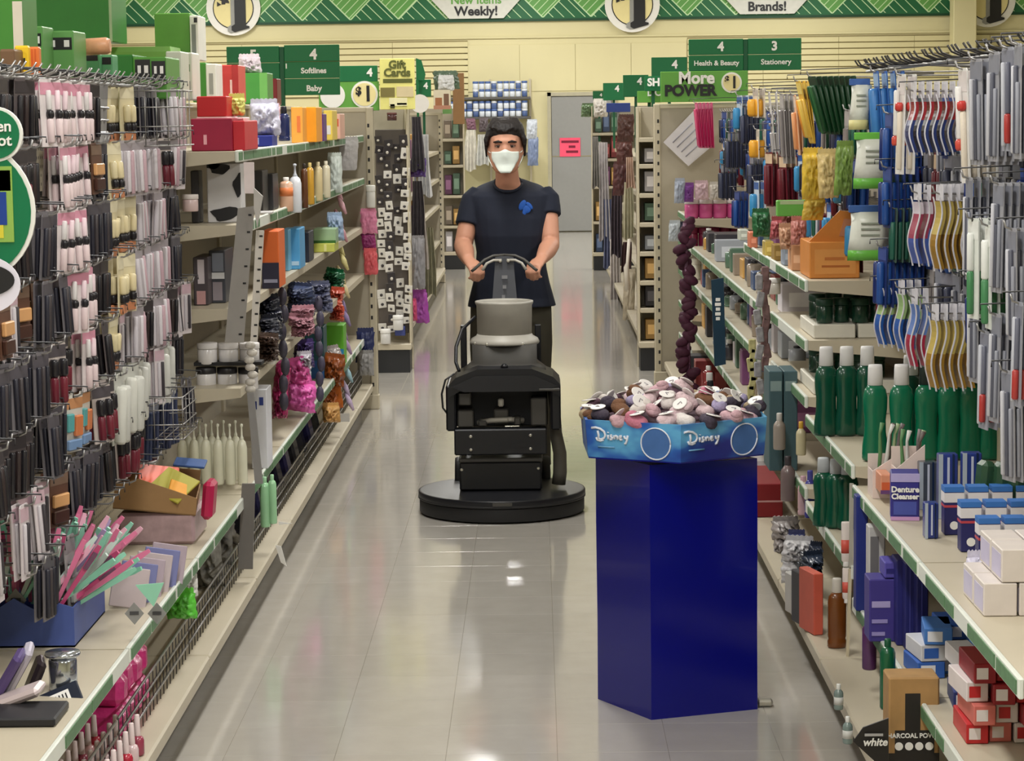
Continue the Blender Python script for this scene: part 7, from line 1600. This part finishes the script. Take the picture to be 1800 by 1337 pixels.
# small goods on the narrow endcap and the far ones
for xs, Yc, zs, lab, cnt in (((.75, 1.0), 16.5, [.2, .43, .62, .82, 1.02, 1.22, 1.42], 'narrow endcap', 2), ((.68, .95), 27.2, [.19, .55, .95, 1.26, 1.55], 'far endcap by the rear door', 3), ((-1.05, -.86), 27.72, [.19, .5, .85, 1.2, 1.5], 'far endcap before the rear wall shelf', 2)):
    for zi, z in enumerate(zs):
        for j in range(cnt):
            rgb, nm = rf.choice(names); w = (xs[1] - xs[0])/cnt*.85; h = rf.uniform(.08, .15)*(1 if cnt == 2 and xs[0] > 0 else 1.7)
            x = xs[0] + j*(xs[1] - xs[0])/cnt
            t = thing('endcap_carton', MB().bbox(0, 0, 0, w, .15, h, .003).mesh('endcap_carton', cm(*[int(v*.8) for v in rgb])), (x, Yc, z + .011), '%s box, %s on %s shelf of the %s' % (nm, ORD[j], ORD[zi], lab), 'box', 'boxes on the ' + lab)
            put('print_panel', MB().box(w*.15, -.001, h*.25, w*.85, 0, h*.75).mesh('print_panel', cm(*[min(255, v + 40) for v in rgb])), t)
# stock on the far runs
for sg, X0, y0, lab in ((-1, -1.08, 16.86, 'behind the jewellery endcap'), (1, .90, 16.80, 'behind the narrow endcap')):
    for k in range(4):
        for zi, z in enumerate([.16, .455 if sg < 0 else .5, .83, 1.11, 1.40]):
            for j in range(4):
                rgb, nm = rf.choice(names); h = rf.uniform(.14, .22); w = rf.uniform(.15, .24)
                xa, xb = sorted((X0, X0 + sg*.18))
                thing('far_stock_carton', MB().bbox(xa, 0, 0, xb, w, h, .004).mesh('far_stock_carton', cm(*rgb)), (0, y0 + k*BAY + .04 + j*.29, z + .001), '%s box, %s on %s shelf, far bay %s %s' % (nm, ORD[j], ORD[zi], ('one', 'two', 'three', 'four')[k], lab), 'box', 'boxes on the far run ' + lab)
# on top of the far runs
bY('hanging_kraft_board', (796, 128, 816, 218), .04, (150, 112, 70), 'upright brown kraft board standing at the far endcap', 'board', 27.56)
bY('picture_board', (762, 158, 792, 192), .1, (206, 196, 170), 'small picture board with a brown arch over the far run', 'board', 24.6, deco=[(.1, .1, .5, .6, (150, 96, 60)), (.6, .2, .9, .8, (110, 80, 60)), (0, 0, 1, .2, (170, 120, 96))])
bY('green_shelf_tag', (778, 186, 794, 200), .02, (130, 184, 110), 'pale green shelf tag below the picture board', 'tag', 25.39)
bag('greenery_bag', 762, 128, 806, 158, 24.9, (90, 110, 90), 'plastic bag of greenery over the picture board', 'bag', seed=260, dy=.2, noise=.7, nscale=12, lump=.8)  # bag of greenery set above the far run, with no hanger
bag('white_funnel', 770, 135, 798, 160, 24.7, (206, 206, 204), 'white folded bag before the greenery', 'bag', seed=261, dy=.1)
t_, p_, w_, h_ = bY('blue_header', (1066, 181, 1108, 197), .02, (44, 66, 140), 'plain blue header card over the run behind the narrow endcap', 'sign', 22.0)
put('header_leg', MB().box(-.01, .02, 1.41 - p_.z, .01, .03, h_).mesh('header_leg', WIRE), t_)
bag('white_sack', 1044, 176, 1068, 206, 24.5, (222, 216, 208), 'white sack on top of the far run by the rear door', 'sack', seed=262, dy=.2)
bag('silk_bunch', 1022, 184, 1044, 206, 27.2, (96, 120, 84), 'small leafy bunch on top of the far endcap', 'leaves', seed=263, dy=.1, lump=.9)
# rear wall shelf unit with stacked cans
t = tag(empty('rear_wall_shelf', (0, BW - .45, 0)), 'dark-edged rear wall shelf unit stacked with blue and white cans', 'shelving')
for z in (1.74, 2.03, 1.2, .6, .15): put('shelf', MB().bbox(-1.3, 0, z - .035, -.06, .42, z, .004).mesh('shelf', mat('shelf_dark_edge', (84, 82, 80), .5)), t)
for x in (-1.3, -.68, -.08): put('upright', MB().box(x, .38, 0, x + .03, .42, 2.3).mesh('upright', BEIGE), t)
n = 0
for Z, rows, lab in ((1.741, 2, 'lower'), (2.031, 2, 'upper')):
    for r_ in range(rows):
        for q in range(13):
            x = -1.24 + q*.091
            if Z > 2 and q < 4: continue
            dark = (q*7 + r_*3) % 4 == 0
            bottle('paint_can' if False else 'drink_can', 'jar', (x, BW - .38, Z + r_*.118), .084, .115, (206, 212, 220) if not dark else (70, 92, 140), (70, 96, 150) if not dark else (206, 210, 216), '%s can, %s in the %s layer on the %s rear wall shelf' % (('white', 'blue')[dark], ORD[q], ('lower', 'upper')[r_], lab), 'can', group='stacked cans on the rear wall')
for q, (x0, y0, x1, y1, rgb, lab) in enumerate(((816, 228, 838, 300, (206, 202, 190), 'cream hanging garment'), (836, 236, 858, 290, (196, 196, 190), 'white lace garment'), (926, 212, 944, 245, (190, 196, 206), 'pale blue paper pack'), (928, 244, 946, 292, (120, 134, 166), 'blue printed pack'), (820, 210, 836, 230, (120, 84, 100), 'plum pack'), (842, 208, 858, 232, (90, 80, 84), 'dark pack'))):
    (cloth if 'garment' in lab else bag)('rear_hanging_pack', x0, y0, x1, y1, BW - .62, rgb, lab + ' hung under the rear wall shelf', 'hanging goods', seed=280 + q, group='goods under the rear wall shelf')
